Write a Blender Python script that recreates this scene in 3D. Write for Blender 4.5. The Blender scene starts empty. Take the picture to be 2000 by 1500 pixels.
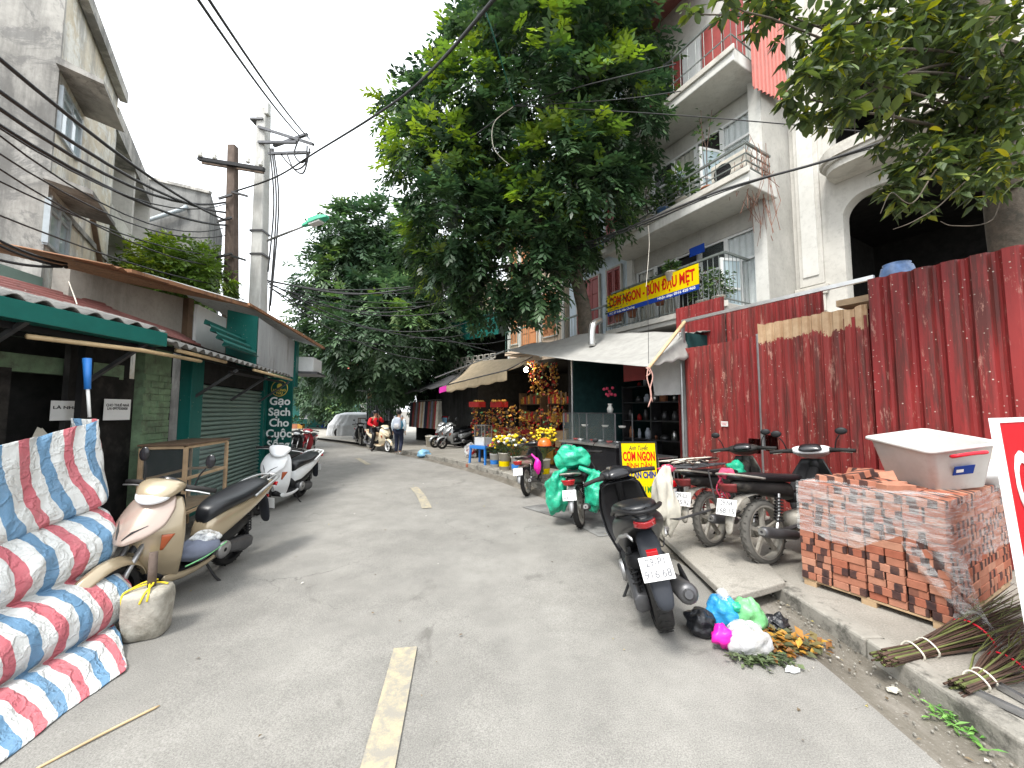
import bpy, bmesh, math, random
import numpy as np
from mathutils import Vector, Matrix, noise
PI = math.pi; R = math.radians
scene = bpy.context.scene; col = scene.collection
# ---------------------------------------------------------------- camera
CAMZ = 1.6; PITCH = math.atan(53 / 750)
cam = bpy.data.cameras.new('camera'); cam.sensor_width = 36; cam.lens = 13.5
cam.clip_start = 0.05; cam.clip_end = 3000
camo = bpy.data.objects.new('camera', cam); col.objects.link(camo)
camo.location = (0, 0, CAMZ); camo.rotation_euler = (PI / 2 + PITCH, 0, 0)
scene.camera = camo
# ---------------------------------------------------------------- overcast sky
SUN_EL, SUN_AZ = R(58), R(215)          # azimuth clockwise from +Y
world = bpy.data.worlds.new('World'); scene.world = world; world.use_nodes = True
wn = world.node_tree; wn.nodes.clear()
_o = wn.nodes.new('ShaderNodeOutputWorld'); _b = wn.nodes.new('ShaderNodeBackground')
_s = wn.nodes.new('ShaderNodeTexSky'); _s.sky_type = 'NISHITA'; _s.sun_disc = False
_s.sun_elevation = SUN_EL; _s.sun_rotation = SUN_AZ; _s.dust_density = 4; _s.air_density = 1
_h = wn.nodes.new('ShaderNodeHueSaturation'); _h.inputs['Saturation'].default_value = 0.2
_m = wn.nodes.new('ShaderNodeMix'); _m.data_type = 'RGBA'; _m.inputs[0].default_value = 0.75
_m.inputs[7].default_value = (8.2, 8.6, 9.0, 1)      # even cloud layer over the clear sky
wn.links.new(_s.outputs[0], _h.inputs['Color']); wn.links.new(_h.outputs[0], _m.inputs[6])
wn.links.new(_m.outputs[2], _b.inputs['Color']); _b.inputs['Strength'].default_value = 0.105
wn.links.new(_b.outputs[0], _o.inputs[0])
sun = bpy.data.lights.new('sun', 'SUN'); sun.energy = 1.4; sun.angle = R(14); sun.color = (1, .96, .9)
suno = bpy.data.objects.new('sun', sun); col.objects.link(suno)
suno.rotation_euler = Vector((-math.sin(SUN_AZ) * math.cos(SUN_EL), -math.cos(SUN_AZ) * math.cos(SUN_EL), -math.sin(SUN_EL))).to_track_quat('-Z', 'Y').to_euler()
vs = scene.view_settings; vs.view_transform = 'Standard'; vs.look = 'None'; vs.exposure = 1.7; vs.gamma = 1
vs.use_curve_mapping = False
scene.cycles.use_denoising = True
scene.cycles.max_bounces = 5; scene.cycles.diffuse_bounces = 2; scene.cycles.glossy_bounces = 2
scene.cycles.transmission_bounces = 4; scene.cycles.transparent_max_bounces = 8
scene.cycles.caustics_reflective = False; scene.cycles.caustics_refractive = False
rnd = random.Random(7)
# ---------------------------------------------------------------- picture measuring helpers (photo pixels, 2000x1500)
def ray(px, py):
    r, u = (px - 1000) / 750, -(py - 750) / 750
    c, s = math.cos(PITCH), math.sin(PITCH)
    return Vector((r, c - u * s, s + u * c))
def at(px, py, Y):
    d = ray(px, py); t = Y / d.y
    return Vector((d.x * t, Y, CAMZ + d.z * t))
def gnd(px, py, z=0.0):
    d = ray(px, py); t = (z - CAMZ) / d.z
    return Vector((d.x * t, d.y * t, z))
class Frame:
    """vertical wall frame: u along, n outward, z up"""
    def __init__(s, ox, oy, dx, dy, flip=False):
        l = math.hypot(dx, dy); s.o = Vector((ox, oy, 0)); s.d = Vector((dx / l, dy / l, 0))
        s.n = Vector((s.d.y, -s.d.x, 0)) * (-1 if flip else 1)
    def p(s, u, n, z): q = s.o + s.d * u + s.n * n; return Vector((q.x, q.y, z))
    def hit(s, px, py, n=0.0):
        d = ray(px, py); o = Vector((0, 0, CAMZ))
        t = (s.o + s.n * n - o).dot(s.n) / d.dot(s.n); q = o + d * t
        return (q - s.o).dot(s.d), q.z
    def ang(s): return math.atan2(s.d.y, s.d.x)
# ---------------------------------------------------------------- mesh builder
class MB:
    def __init__(s): s.v = []; s.f = []; s.m = []; s.uv = {}
    def add(s, vs_, fs, mi=0):
        b = len(s.v); s.v.extend([tuple(v) for v in vs_])
        for f in fs: s.f.append(tuple(i + b for i in f)); s.m.append(mi)
        return b
    def obox(s, c, a, b_, c_, mi=0):
        c = Vector(c); a = Vector(a); b_ = Vector(b_); c_ = Vector(c_)
        vs_ = [c + a * i + b_ * j + c_ * k for i in (-1, 1) for j in (-1, 1) for k in (-1, 1)]
        fs = [(0, 1, 3, 2), (4, 6, 7, 5), (0, 4, 5, 1), (2, 3, 7, 6), (0, 2, 6, 4), (1, 5, 7, 3)]
        if a.cross(b_).dot(c_) < 0: fs = [f[::-1] for f in fs]
        s.add(vs_, fs, mi); return s
    def box(s, c, sz, rz=0, mi=0):
        cs, sn = math.cos(rz), math.sin(rz)
        return s.obox(c, Vector((cs, sn, 0)) * sz[0] / 2, Vector((-sn, cs, 0)) * sz[1] / 2, Vector((0, 0, sz[2] / 2)), mi)
    def fbox(s, F, u0, u1, n0, n1, z0, z1, mi=0):
        return s.obox(F.p((u0 + u1) / 2, (n0 + n1) / 2, (z0 + z1) / 2), F.d * ((u1 - u0) / 2), F.n * ((n1 - n0) / 2), Vector((0, 0, (z1 - z0) / 2)), mi)
    def bar(s, p, q, w, h=None, up=(0, 0, 1), mi=0):
        p = Vector(p); q = Vector(q); h = h or w; d = (q - p); L = d.length
        if L < 1e-6: return s
        d /= L; up = Vector(up)
        if abs(d.dot(up)) > .98: up = Vector((1, 0, 0))
        sd = d.cross(up).normalized(); u2 = sd.cross(d)
        return s.obox((p + q) / 2, d * L / 2, sd * w / 2, u2 * h / 2, mi)
    def tube(s, pts, r, n=8, caps=True, mi=0, flat=1.0):
        pts = [Vector(p) for p in pts]; N = len(pts)
        rs = r if isinstance(r, (list, tuple)) else [r] * N
        rings = []; pu = None
        for i in range(N):
            d = (pts[min(i + 1, N - 1)] - pts[max(i - 1, 0)])
            if d.length < 1e-9: d = Vector((0, 0, 1))
            d.normalize()
            if pu is None:
                a = Vector((0, 0, 1)) if abs(d.z) < .95 else Vector((1, 0, 0))
                pu = d.cross(a).normalized()
            pu = (pu - d * pu.dot(d)).normalized(); w = d.cross(pu)
            rings.append([pts[i] + (pu * math.cos(2 * PI * k / n) + w * math.sin(2 * PI * k / n) * flat) * rs[i] for k in range(n)])
        return s.loft(rings, caps, mi)
    def loft(s, rings, caps=True, mi=0, closed=True):
        n = len(rings[0]); b = s.add([v for r in rings for v in r], [], mi)
        for i in range(len(rings) - 1):
            for k in range(n if closed else n - 1):
                k2 = (k + 1) % n
                s.f.append((b + i * n + k, b + i * n + k2, b + (i + 1) * n + k2, b + (i + 1) * n + k)); s.m.append(mi)
        if caps:
            s.f.append(tuple(b + k for k in range(n))[::-1]); s.m.append(mi)
            s.f.append(tuple(b + (len(rings) - 1) * n + k for k in range(n))); s.m.append(mi)
        return s
    def lathe(s, prof, n=20, c=(0, 0, 0), axis='z', mi=0, a0=0, a1=2 * PI):
        """prof: list of (radius, height)"""
        c = Vector(c); full = abs(a1 - a0 - 2 * PI) < 1e-6; m = n if full else n + 1
        cols = []
        for k in range(m):
            a = a0 + (a1 - a0) * k / n; ca, sa = math.cos(a), math.sin(a)
            ring = []
            for r_, h_ in prof:
                v = {'z': (r_ * ca, r_ * sa, h_), 'y': (r_ * ca, h_, r_ * sa), 'x': (h_, r_ * ca, r_ * sa)}[axis]
                ring.append(c + Vector(v))
            cols.append(ring)
        P_ = len(prof); b = s.add([v for r in cols for v in r], [], mi)
        for k in range(n):
            k2 = (k + 1) % m
            for i in range(P_ - 1):
                f = (b + k * P_ + i, b + k2 * P_ + i, b + k2 * P_ + i + 1, b + k * P_ + i + 1)
                s.f.append(f[::-1] if axis == 'y' else f); s.m.append(mi)
        return s
    def grid(s, fn, nu, nv, mi=0, uvf=None, skip=None):
        b = s.add([fn(i / nu, j / nv) for j in range(nv + 1) for i in range(nu + 1)], [], mi)
        for j in range(nv):
            for i in range(nu):
                if skip and skip(i / nu, j / nv): continue
                f = (b + j * (nu + 1) + i, b + j * (nu + 1) + i + 1, b + (j + 1) * (nu + 1) + i + 1, b + (j + 1) * (nu + 1) + i)
                s.f.append(f); s.m.append(mi)
        if uvf:
            for j in range(nv + 1):
                for i in range(nu + 1): s.uv[b + j * (nu + 1) + i] = uvf(i / nu, j / nv)
        return s
    def ball(s, c, r, n=12, m=8, mi=0, jit=0, seed=0):
        rr = r if isinstance(r, (tuple, list)) else (r, r, r); c = Vector(c); g = random.Random(seed)
        rings = []
        for j in range(1, m):
            t = PI * j / m
            rings.append([c + Vector((rr[0] * math.sin(t) * math.cos(2 * PI * k / n), rr[1] * math.sin(t) * math.sin(2 * PI * k / n), rr[2] * math.cos(t))) * 1.0 + Vector((g.uniform(-1, 1), g.uniform(-1, 1), g.uniform(-1, 1))) * jit for k in range(n)])
        b = s.add([v for r_ in rings for v in r_] + [c + Vector((0, 0, rr[2])), c - Vector((0, 0, rr[2]))], [], mi)
        for i in range(m - 2):
            for k in range(n):
                k2 = (k + 1) % n
                s.f.append((b + i * n + k, b + (i + 1) * n + k, b + (i + 1) * n + k2, b + i * n + k2)); s.m.append(mi)
        T = b + (m - 1) * n
        for k in range(n):
            k2 = (k + 1) % n
            s.f.append((T, b + k, b + k2)); s.m.append(mi)
            s.f.append((T + 1, b + (m - 2) * n + k2, b + (m - 2) * n + k)); s.m.append(mi)
        return s
    def prism(s, pts, off, mi=0):
        """polygon (world points) extruded by off"""
        off = Vector(off); n = len(pts); pts = [Vector(p) for p in pts]
        nrm = sum((pts[i].cross(pts[(i + 1) % n]) for i in range(n)), Vector())
        if nrm.dot(off) > 0: pts = pts[::-1]
        b = s.add(pts + [p + off for p in pts], [], mi)
        s.f.append(tuple(range(b, b + n))); s.m.append(mi)
        s.f.append(tuple(range(b + 2 * n - 1, b + n - 1, -1))); s.m.append(mi)
        for i in range(n):
            j = (i + 1) % n; s.f.append((b + j, b + i, b + n + i, b + n + j)); s.m.append(mi)
        return s
    def mesh(s, name, mats, smooth=False):
        me = bpy.data.meshes.new(name); me.from_pydata(s.v, [], s.f)
        for m in (mats if isinstance(mats, (list, tuple)) else [mats]): me.materials.append(MAT(m))
        if any(s.m): me.polygons.foreach_set('material_index', s.m)
        if s.uv:
            uvl = me.uv_layers.new(name='UVMap')
            for l in me.loops:
                if l.vertex_index in s.uv: uvl.data[l.index].uv = s.uv[l.vertex_index]
        if smooth: me.polygons.foreach_set('use_smooth', [True] * len(me.polygons))
        me.update(); return me
    def build(s, name, mats, parent=None, smooth=False, bevel=0, sub=0, solid=0, local=False, ang=None, bseg=2):
        o = bpy.data.objects.new(name, s.mesh(name, mats, smooth)); col.objects.link(o)
        if parent is not None: adopt(o, parent, local)
        if solid:
            m = o.modifiers.new('solid', 'SOLIDIFY'); m.thickness = solid; m.offset = 0
        if bevel:
            m = o.modifiers.new('bevel', 'BEVEL'); m.width = bevel; m.segments = bseg; m.limit_method = 'ANGLE'; m.angle_limit = R(40)
        if sub:
            m = o.modifiers.new('sub', 'SUBSURF'); m.levels = sub; m.render_levels = sub
        return o
def wmat(o):
    m = o.matrix_basis.copy()
    return m if o.parent is None else wmat(o.parent) @ o.matrix_parent_inverse @ m
def adopt(o, parent, local=False):
    o.parent = parent
    if not local: o.matrix_parent_inverse = wmat(parent).inverted()
def tag(o, label, cat, group=None, kind=None):
    o['label'] = label; o['category'] = cat
    if group: o['group'] = group
    if kind: o['kind'] = kind
    return o
def struct(o, label=None):
    o['kind'] = 'structure'
    if label: o['label'] = label
    return o
def thing(name, label, cat, loc=(0, 0, 0), rz=0, group=None, rot=None):
    o = bpy.data.objects.new(name, None); col.objects.link(o); o.empty_display_size = .1
    o.location = loc; o.rotation_euler = rot if rot else (0, 0, rz)
    return tag(o, label, cat, group)
def kids(o): return [c for c in bpy.data.objects if c.parent == o]
def copy_tree(o, label=None, group=None, parent=None, index=None):
    if index is None:
        index = {}
        for c in bpy.data.objects:
            if c.parent: index.setdefault(c.parent.name, []).append(c)
    c = o.copy(); col.objects.link(c)
    if parent is not None: c.parent = parent
    for ch in index.get(o.name, []): copy_tree(ch, None, None, c, index)
    if label: c['label'] = label
    if group: c['group'] = group
    return c
# ---------------------------------------------------------------- materials
_M = {}
def MAT(m): return _M[m] if isinstance(m, str) else m
class NT:
    def __init__(s, name):
        s.m = bpy.data.materials.new(name); s.m.use_nodes = True; s.t = s.m.node_tree
        s.b = s.t.nodes['Principled BSDF']; s.out = s.t.nodes['Material Output']; _M[name] = s.m; s.tc = None
    def n(s, ty, **kw):
        nd = s.t.nodes.new(ty)
        for k, v in kw.items(): setattr(nd, k, v)
        return nd
    def L(s, a, b): s.t.links.new(a, b)
    def coord(s, which='Object'):
        if not s.tc: s.tc = s.n('ShaderNodeTexCoord')
        return s.tc.outputs[which]
    def noise(s, scale, detail=4, rough=.6, vec=None, stretch=None, dist=0):
        nd = s.n('ShaderNodeTexNoise'); nd.inputs['Scale'].default_value = scale; nd.inputs['Detail'].default_value = detail
        nd.inputs['Roughness'].default_value = rough; nd.inputs['Distortion'].default_value = dist
        v = vec or s.coord()
        if stretch:
            mp = s.n('ShaderNodeMapping'); mp.inputs['Scale'].default_value = stretch; s.L(v, mp.inputs[0]); v = mp.outputs[0]
        s.L(v, nd.inputs['Vector']); return nd.outputs['Fac']
    def ramp(s, fac, stops):
        nd = s.n('ShaderNodeValToRGB'); e = nd.color_ramp.elements
        while len(e) < len(stops): e.new(.5)
        for el, (p, c) in zip(e, stops):
            el.position = p; el.color = (*c, 1) if isinstance(c, (tuple, list)) else (c, c, c, 1)
        s.L(fac, nd.inputs[0]); return nd.outputs[0]
    def mix(s, fac, a, b, mode='MIX'):
        nd = s.n('ShaderNodeMix'); nd.data_type = 'RGBA'; nd.blend_type = mode
        for sock, v in ((nd.inputs[0], fac), (nd.inputs[6], a), (nd.inputs[7], b)):
            if isinstance(v, (int, float)): sock.default_value = v if sock == nd.inputs[0] else (v, v, v, 1)
            elif isinstance(v, tuple): sock.default_value = (*v, 1)
            else: s.L(v, sock)
        return nd.outputs[2]
    def math(s, op, a, b=0, c=None):
        nd = s.n('ShaderNodeMath', operation=op)
        for i, v in enumerate((a, b) if c is None else (a, b, c)):
            if isinstance(v, (int, float)): nd.inputs[i].default_value = v
            else: s.L(v, nd.inputs[i])
        return nd.outputs[0]
    def bump(s, h, strength=.3, dist=.01):
        nd = s.n('ShaderNodeBump'); nd.inputs['Strength'].default_value = strength; nd.inputs['Distance'].default_value = dist
        s.L(h, nd.inputs['Height']); s.L(nd.outputs[0], s.b.inputs['Normal'])
    def base(s, c):
        if isinstance(c, tuple): s.b.inputs['Base Color'].default_value = (*c, 1)
        else: s.L(c, s.b.inputs['Base Color'])
    def set(s, **kw):
        for k, v in kw.items(): s.b.inputs[{'rough': 'Roughness', 'metal': 'Metallic', 'alpha': 'Alpha', 'coat': 'Coat Weight', 'trans': 'Transmission Weight', 'ior': 'IOR', 'spec': 'Specular IOR Level'}[k]].default_value = v
        return s
def mat(name, c, rough=.55, metal=0, var=.18, vs_=5, dirt=None, damt=.5, dsc=3, bump=0, bsc=80, coat=0, streak=0, spec=.5):
    t = NT(name); t.set(rough=rough, metal=metal, coat=coat, spec=spec)
    f = t.noise(vs_, 5, .65)
    lo = tuple(x * (1 - var) for x in c); hi = tuple(min(1, x * (1 + var)) for x in c)
    cc = t.ramp(f, [(.3, lo), (.7, hi)])
    if dirt:
        d = t.noise(dsc, 8, .7, stretch=(1, 1, .18) if streak else None)
        a = t.ramp(d, [(.62 - .3 * damt, 0.0), (.78 - .2 * damt, 1.0)])
        cc = t.mix(a, cc, dirt)
    t.base(cc)
    if bump:
        t.bump(t.noise(bsc, 4, .6), bump, .01)
    return t.m
# ---------------------------------------------------------------- the materials
def special_mats():
    t = NT('asphalt'); t.set(rough=.85, spec=.3)
    big = t.noise(.45, 6, .62); mid = t.noise(3.2, 6, .65); fine = t.noise(140, 3, .7)
    c = t.ramp(big, [(.32, (.198, .191, .175)), (.7, (.31, .30, .276))])
    c = t.mix(t.ramp(mid, [(.3, .35), (.62, 0.0)]), c, (.115, .112, .105))
    c = t.mix(.75, c, t.ramp(fine, [(.28, .45), (.5, .98), (.72, 1.5)]), 'MULTIPLY')
    v = t.n('ShaderNodeTexVoronoi'); v.inputs['Scale'].default_value = 26; t.L(t.coord(), v.inputs['Vector'])
    c = t.mix(t.ramp(v.outputs['Distance'], [(.03, 1.0), (.07, 0.0)]), c, (.09, .085, .08))
    st = t.noise(1.1, 9, .72, dist=1.2)
    c = t.mix(t.ramp(st, [(.60, 0.0), (.70, .55)]), c, (.085, .08, .072))
    v2 = t.n('ShaderNodeTexVoronoi', feature='DISTANCE_TO_EDGE'); v2.inputs['Scale'].default_value = .55
    wv = t.n('ShaderNodeVectorMath', operation='ADD'); nz = t.n('ShaderNodeTexNoise'); nz.inputs['Scale'].default_value = 2.5; nz.inputs['Detail'].default_value = 6
    t.L(t.coord(), nz.inputs['Vector']); t.L(t.coord(), wv.inputs[0]); t.L(nz.outputs['Color'], wv.inputs[1]); t.L(wv.outputs[0], v2.inputs['Vector'])
    crack = t.math('MULTIPLY', t.ramp(v2.outputs['Distance'], [(.0, 1.0), (.006, 0.0)]), t.ramp(t.noise(.7, 2), [(.5, 0.0), (.6, .6)]))
    c = t.mix(crack, c, (.05, .048, .045))
    t.base(c); t.bump(t.math('SUBTRACT', fine, crack), .55, .006)
    t = NT('road_paint'); t.set(rough=.8, spec=.3)
    w = t.noise(9, 8, .75)
    t.base(t.mix(t.ramp(w, [(.40, 0.05), (.56, .85)]), t.mix(t.noise(120, 2), (.36, .31, .20), (.47, .41, .28)), (.24, .23, .21))); t.bump(t.noise(140, 3), .4, .005)
    t = NT('ground_dirt'); t.set(rough=.95, spec=.2)
    t.base(t.ramp(t.noise(1.3, 8, .7), [(.3, (.12, .11, .095)), (.7, (.23, .215, .19))])); t.bump(t.noise(40, 6), .5, .02)
    t = NT('pavement'); t.set(rough=.9, spec=.25)
    c = t.ramp(t.noise(.9, 7, .65), [(.3, (.24, .225, .195)), (.68, (.37, .35, .31))])
    c = t.mix(t.ramp(t.noise(3, 8, .75, dist=.8), [(.55, 0.0), (.7, .7)]), c, (.13, .12, .105))
    c = t.mix(.6, c, t.ramp(t.noise(90, 3), [(.3, .6), (.7, 1.3)]), 'MULTIPLY')
    t.base(c); t.bump(t.noise(60, 5), .45, .008)
    t = NT('gutter'); t.set(rough=.8, spec=.35)
    c = t.ramp(t.noise(1.6, 8, .7, stretch=(2.5, .6, 1)), [(.3, (.085, .075, .06)), (.5, (.15, .135, .11)), (.7, (.25, .23, .2))])
    c = t.mix(t.ramp(t.noise(70, 3), [(.62, 0.0), (.7, .8)]), c, (.33, .31, .28)); t.base(c); t.bump(t.noise(45, 6), .6, .012)
    t = NT('kerb_stone'); t.set(rough=.9, spec=.25)
    c = t.ramp(t.noise(2.2, 8, .7), [(.3, (.2, .19, .165)), (.7, (.36, .34, .3))])
    c = t.mix(t.ramp(t.noise(5, 8, .75), [(.5, 0.0), (.62, .8)]), c, (.06, .058, .05)); t.base(c); t.bump(t.noise(70, 5), .5, .01)
    # weathered rendered walls: rain streaks and mould are on the wall itself
    def wall(nm, base, base2, stain, s_lo=.5, s_hi=.68, sc=1.0, bmp=.25, patch=None):
        t = NT(nm); t.set(rough=.9, spec=.2)
        c = t.ramp(t.noise(1.4 * sc, 8, .68), [(.32, base2), (.68, base)])
        if patch: c = t.mix(t.ramp(t.noise(1.1 * sc, 10, .78, dist=.6), [(.50, 0.0), (.55, .9)]), c, patch)
        st = t.noise(1.5 * sc, 9, .72, stretch=(1.6, 1.6, .22)); bl = t.noise(.55 * sc, 6, .65)
        f = t.math('ADD', t.math('MULTIPLY', st, .55), t.math('MULTIPLY', bl, .45))
        c = t.mix(t.ramp(f, [(s_lo, 0.0), (s_hi, 1.0)]), c, stain)
        c = t.mix(t.ramp(t.noise(11 * sc, 8, .75), [(.5, 0.0), (.72, .45)]), c, tuple(x * .6 for x in base2))
        t.base(c); t.bump(t.noise(30 * sc, 6, .7), bmp, .012)
    wall('wall_mould', (.55, .53, .49), (.38, .365, .335), (.17, .165, .155), .45, .60, 1.0, .25, (.24, .235, .225))
    wall('wall_cream', (.72, .68, .59), (.60, .51, .36), (.30, .29, .275), .50, .62, 1.1, .25, (.78, .77, .72))
    t = NT('verge_dirt'); t.set(rough=.95, spec=.2)
    c = t.ramp(t.noise(.8, 8, .7), [(.3, (.12, .11, .098)), (.7, (.22, .21, .19))]); c = t.mix(t.ramp(t.noise(2.6, 8, .75, dist=1), [(.52, 0.0), (.68, .8)]), c, (.075, .068, .058)); t.base(t.mix(.6, c, t.ramp(t.noise(90, 3), [(.3, .6), (.7, 1.35)]), 'MULTIPLY')); t.bump(t.noise(60, 5), .5, .01)
    wall('wall_dark', (.26, .26, .25), (.17, .17, .165), (.07, .07, .068), .46, .6, .8)
    wall('wall_pale', (.60, .585, .54), (.47, .455, .415), (.29, .28, .25), .53, .70, .9, .15)
    wall('wall_white', (.64, .635, .60), (.53, .525, .49), (.33, .31, .275), .54, .72, .9, .1)
    wall('wall_cement', (.47, .455, .42), (.36, .35, .32), (.25, .24, .22), .52, .7, 1.2, .2)
    wall('wall_blue', (.60, .68, .74), (.5, .58, .64), (.4, .42, .43), .6, .8)
    wall('wall_stall', (.40, .375, .33), (.30, .28, .245), (.19, .175, .15), .5, .68, 1.4)
    wall('wall_peach', (.72, .58, .44), (.6, .47, .35), (.45, .37, .3), .58, .8)
    # corrugated steel: faded paint, bare and rusty places
    def steel(nm, base, base2, rust, metal_c, r_lo=.56, m_lo=.63, rough=.45, tan=False):
        t = NT(nm); t.set(rough=rough, spec=.5)
        c = t.ramp(t.noise(2.2, 7, .7, stretch=(1.2, 1.2, .25)), [(.3, base2), (.7, base)])
        c = t.mix(t.ramp(t.noise(3.4, 9, .75, stretch=(2.2, 2.2, .16)), [(r_lo, 0.0), (r_lo + .12, .85)]), c, rust)
        c = t.mix(t.ramp(t.noise(8, 9, .8, stretch=(1.6, 1.6, .3)), [(m_lo, 0.0), (m_lo + .06, .9)]), c, metal_c)
        sp = t.n('ShaderNodeTexVoronoi'); sp.inputs['Scale'].default_value = 19; t.L(t.coord(), sp.inputs['Vector'])
        c = t.mix(t.math('MULTIPLY', t.ramp(sp.outputs['Distance'], [(.09, .9), (.15, 0.0)]), t.ramp(t.noise(2.6, 3), [(.45, 0.0), (.58, 1.0)])), c, (.5, .44, .38))
        if tan:
            zz = t.n('ShaderNodeSeparateXYZ'); t.L(t.coord(), zz.inputs[0]); f = t.math('ADD', zz.outputs[2], t.math('MULTIPLY', t.math('SUBTRACT', t.noise(5, 8, .75, stretch=(1, 1, .4)), .5), .55))
            c = t.mix(t.ramp(f, [(.0, 0.0), (1.0, 1.0)]) if False else t.math('MULTIPLY', t.math('GREATER_THAN', f, 2.62), .92), c, t.ramp(t.noise(6, 6, .7), [(.3, (.34, .22, .12)), (.7, (.52, .38, .24))]))
        t.base(c); t.bump(t.noise(25, 5), .12, .01)
    steel('sheet_red', (.27, .034, .032), (.175, .021, .022), (.075, .026, .022), (.36, .18, .145), .475, .585)
    steel('sheet_red_faded', (.27, .042, .036), (.17, .024, .024), (.085, .032, .027), (.38, .2, .155), .47, .565)
    steel('sheet_bleached', (.27, .042, .036), (.17, .024, .024), (.085, .032, .027), (.38, .2, .155), .47, .565, tan=True)
    steel('sheet_tan', (.50, .36, .22), (.38, .25, .15), (.25, .12, .07), (.5, .42, .33), .55, .6)
    steel('sheet_green', (.012, .14, .115), (.008, .10, .085), (.01, .06, .05), (.05, .2, .17), .66, .7, .35)
    steel('sheet_roof_red', (.30, .13, .115), (.23, .09, .08), (.13, .07, .06), (.4, .3, .27), .55, .64)
    steel('sheet_zinc', (.40, .41, .41), (.28, .29, .29), (.17, .15, .13), (.5, .5, .5), .55, .65)
    steel('sheet_rust', (.34, .17, .08), (.22, .10, .05), (.12, .06, .035), (.4, .28, .2), .5, .62, .8)
    steel('fibre_cement', (.24, .235, .22), (.15, .147, .138), (.08, .078, .072), (.34, .33, .31), .5, .6, .9)
    steel('shutter_green', (.21, .29, .25), (.16, .235, .2), (.12, .15, .13), (.3, .36, .33), .62, .7, .5)
    # woven stripe tarp
    t = NT('stripe_tarp'); t.set(rough=.55, spec=.35)
    uv = t.n('ShaderNodeUVMap'); sx = t.n('ShaderNodeSeparateXYZ'); t.L(uv.outputs[0], sx.inputs[0])
    wob = t.noise(7, 3, .5, vec=uv.outputs[0]); u = t.math('ADD', sx.outputs[0], t.math('MULTIPLY', t.math('SUBTRACT', wob, .5), .05))
    fr = t.math('FRACT', t.math('DIVIDE', u, .345))
    W_, B_, R_ = (.60, .61, .59), (.105, .235, .38), (.50, .11, .135)
    rp = t.n('ShaderNodeValToRGB'); rp.color_ramp.interpolation = 'CONSTANT'; e = rp.color_ramp.elements
    for _ in range(2): e.new(.5)
    for el, (p, c) in zip(e, [(0, B_), (.25, W_), (.5, R_), (.75, W_)]): el.position = p; el.color = (*c, 1)
    t.L(fr, rp.inputs[0])
    weave = t.n('ShaderNodeTexWave'); weave.inputs['Scale'].default_value = 60; t.L(uv.outputs[0], weave.inputs['Vector'])
    weave2 = t.n('ShaderNodeTexWave', bands_direction='Y'); weave2.inputs['Scale'].default_value = 60; t.L(uv.outputs[0], weave2.inputs['Vector'])
    wv = t.math('MULTIPLY', weave.outputs['Fac'], weave2.outputs['Fac'])
    c = t.mix(t.math('MULTIPLY', wv, .22), rp.outputs[0], (.78, .78, .76))
    c = t.mix(t.ramp(t.noise(2.2, 8, .7, vec=uv.outputs[0]), [(.5, 0.0), (.78, .3)]), c, (.38, .36, .32))
    t.base(c)
    vr = t.n('ShaderNodeTexVoronoi', feature='DISTANCE_TO_EDGE'); vr.inputs['Scale'].default_value = 7
    dv = t.n('ShaderNodeVectorMath', operation='ADD'); nz = t.n('ShaderNodeTexNoise'); nz.inputs['Scale'].default_value = 6; nz.inputs['Detail'].default_value = 4
    t.L(uv.outputs[0], nz.inputs['Vector']); sc_ = t.n('ShaderNodeVectorMath', operation='SCALE'); sc_.inputs['Scale'].default_value = .35
    t.L(nz.outputs['Color'], sc_.inputs[0]); t.L(uv.outputs[0], dv.inputs[0]); t.L(sc_.outputs[0], dv.inputs[1]); t.L(dv.outputs[0], vr.inputs['Vector'])
    hgt = t.math('ADD', t.math('MULTIPLY', t.ramp(vr.outputs['Distance'], [(0, 1.0), (.16, 0.0)]), .8), t.math('ADD', t.noise(9, 6, .7, vec=uv.outputs[0]), t.math('MULTIPLY', wv, .03)))
    t.bump(hgt, .55, .02)
    # foliage: leaf colour per leaf from the mesh, light passes through the blade
    for nm, rgh in (('leaf', .36), ('leaf_dull', .58)):
        t = NT(nm); t.set(rough=rgh, spec=.55)
        a = t.n('ShaderNodeAttribute'); a.attribute_name = 'leafcol'
        t.base(a.outputs['Color'])
        tr = t.n('ShaderNodeBsdfTranslucent'); mx = t.n('ShaderNodeMixShader'); mx.inputs[0].default_value = .22
        hs = t.n('ShaderNodeHueSaturation'); hs.inputs['Value'].default_value = 1.7; hs.inputs['Saturation'].default_value = 1.15; hs.inputs['Hue'].default_value = .485
        t.L(a.outputs['Color'], hs.inputs['Color']); t.L(hs.outputs[0], tr.inputs[0])
        t.L(t.b.outputs[0], mx.inputs[1]); t.L(tr.outputs[0], mx.inputs[2]); t.L(mx.outputs[0], t.out.inputs[0])
    # fired bricks with dark kiln marks, a different one per brick
    t = NT('brick_clay'); t.set(rough=.9, spec=.2)
    oi = t.n('ShaderNodeObjectInfo'); co = t.coord('Object')
    c = t.ramp(oi.outputs['Random'], [(0, (.31, .10, .06)), (.35, (.36, .15, .095)), (.7, (.42, .21, .14)), (1, (.33, .11, .07))])
    add = t.n('ShaderNodeVectorMath', operation='ADD'); cmb = t.n('ShaderNodeCombineXYZ')
    t.L(t.math('MULTIPLY', oi.outputs['Random'], 31), cmb.inputs[0]); t.L(co, add.inputs[0]); t.L(cmb.outputs[0], add.inputs[1])
    nz = t.noise(16, 6, .7, vec=add.outputs[0])
    c = t.mix(.55, c, t.ramp(nz, [(.3, .7), (.7, 1.3)]), 'MULTIPLY')
    sp = t.n('ShaderNodeSeparateXYZ'); t.L(co, sp.inputs[0])
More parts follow.
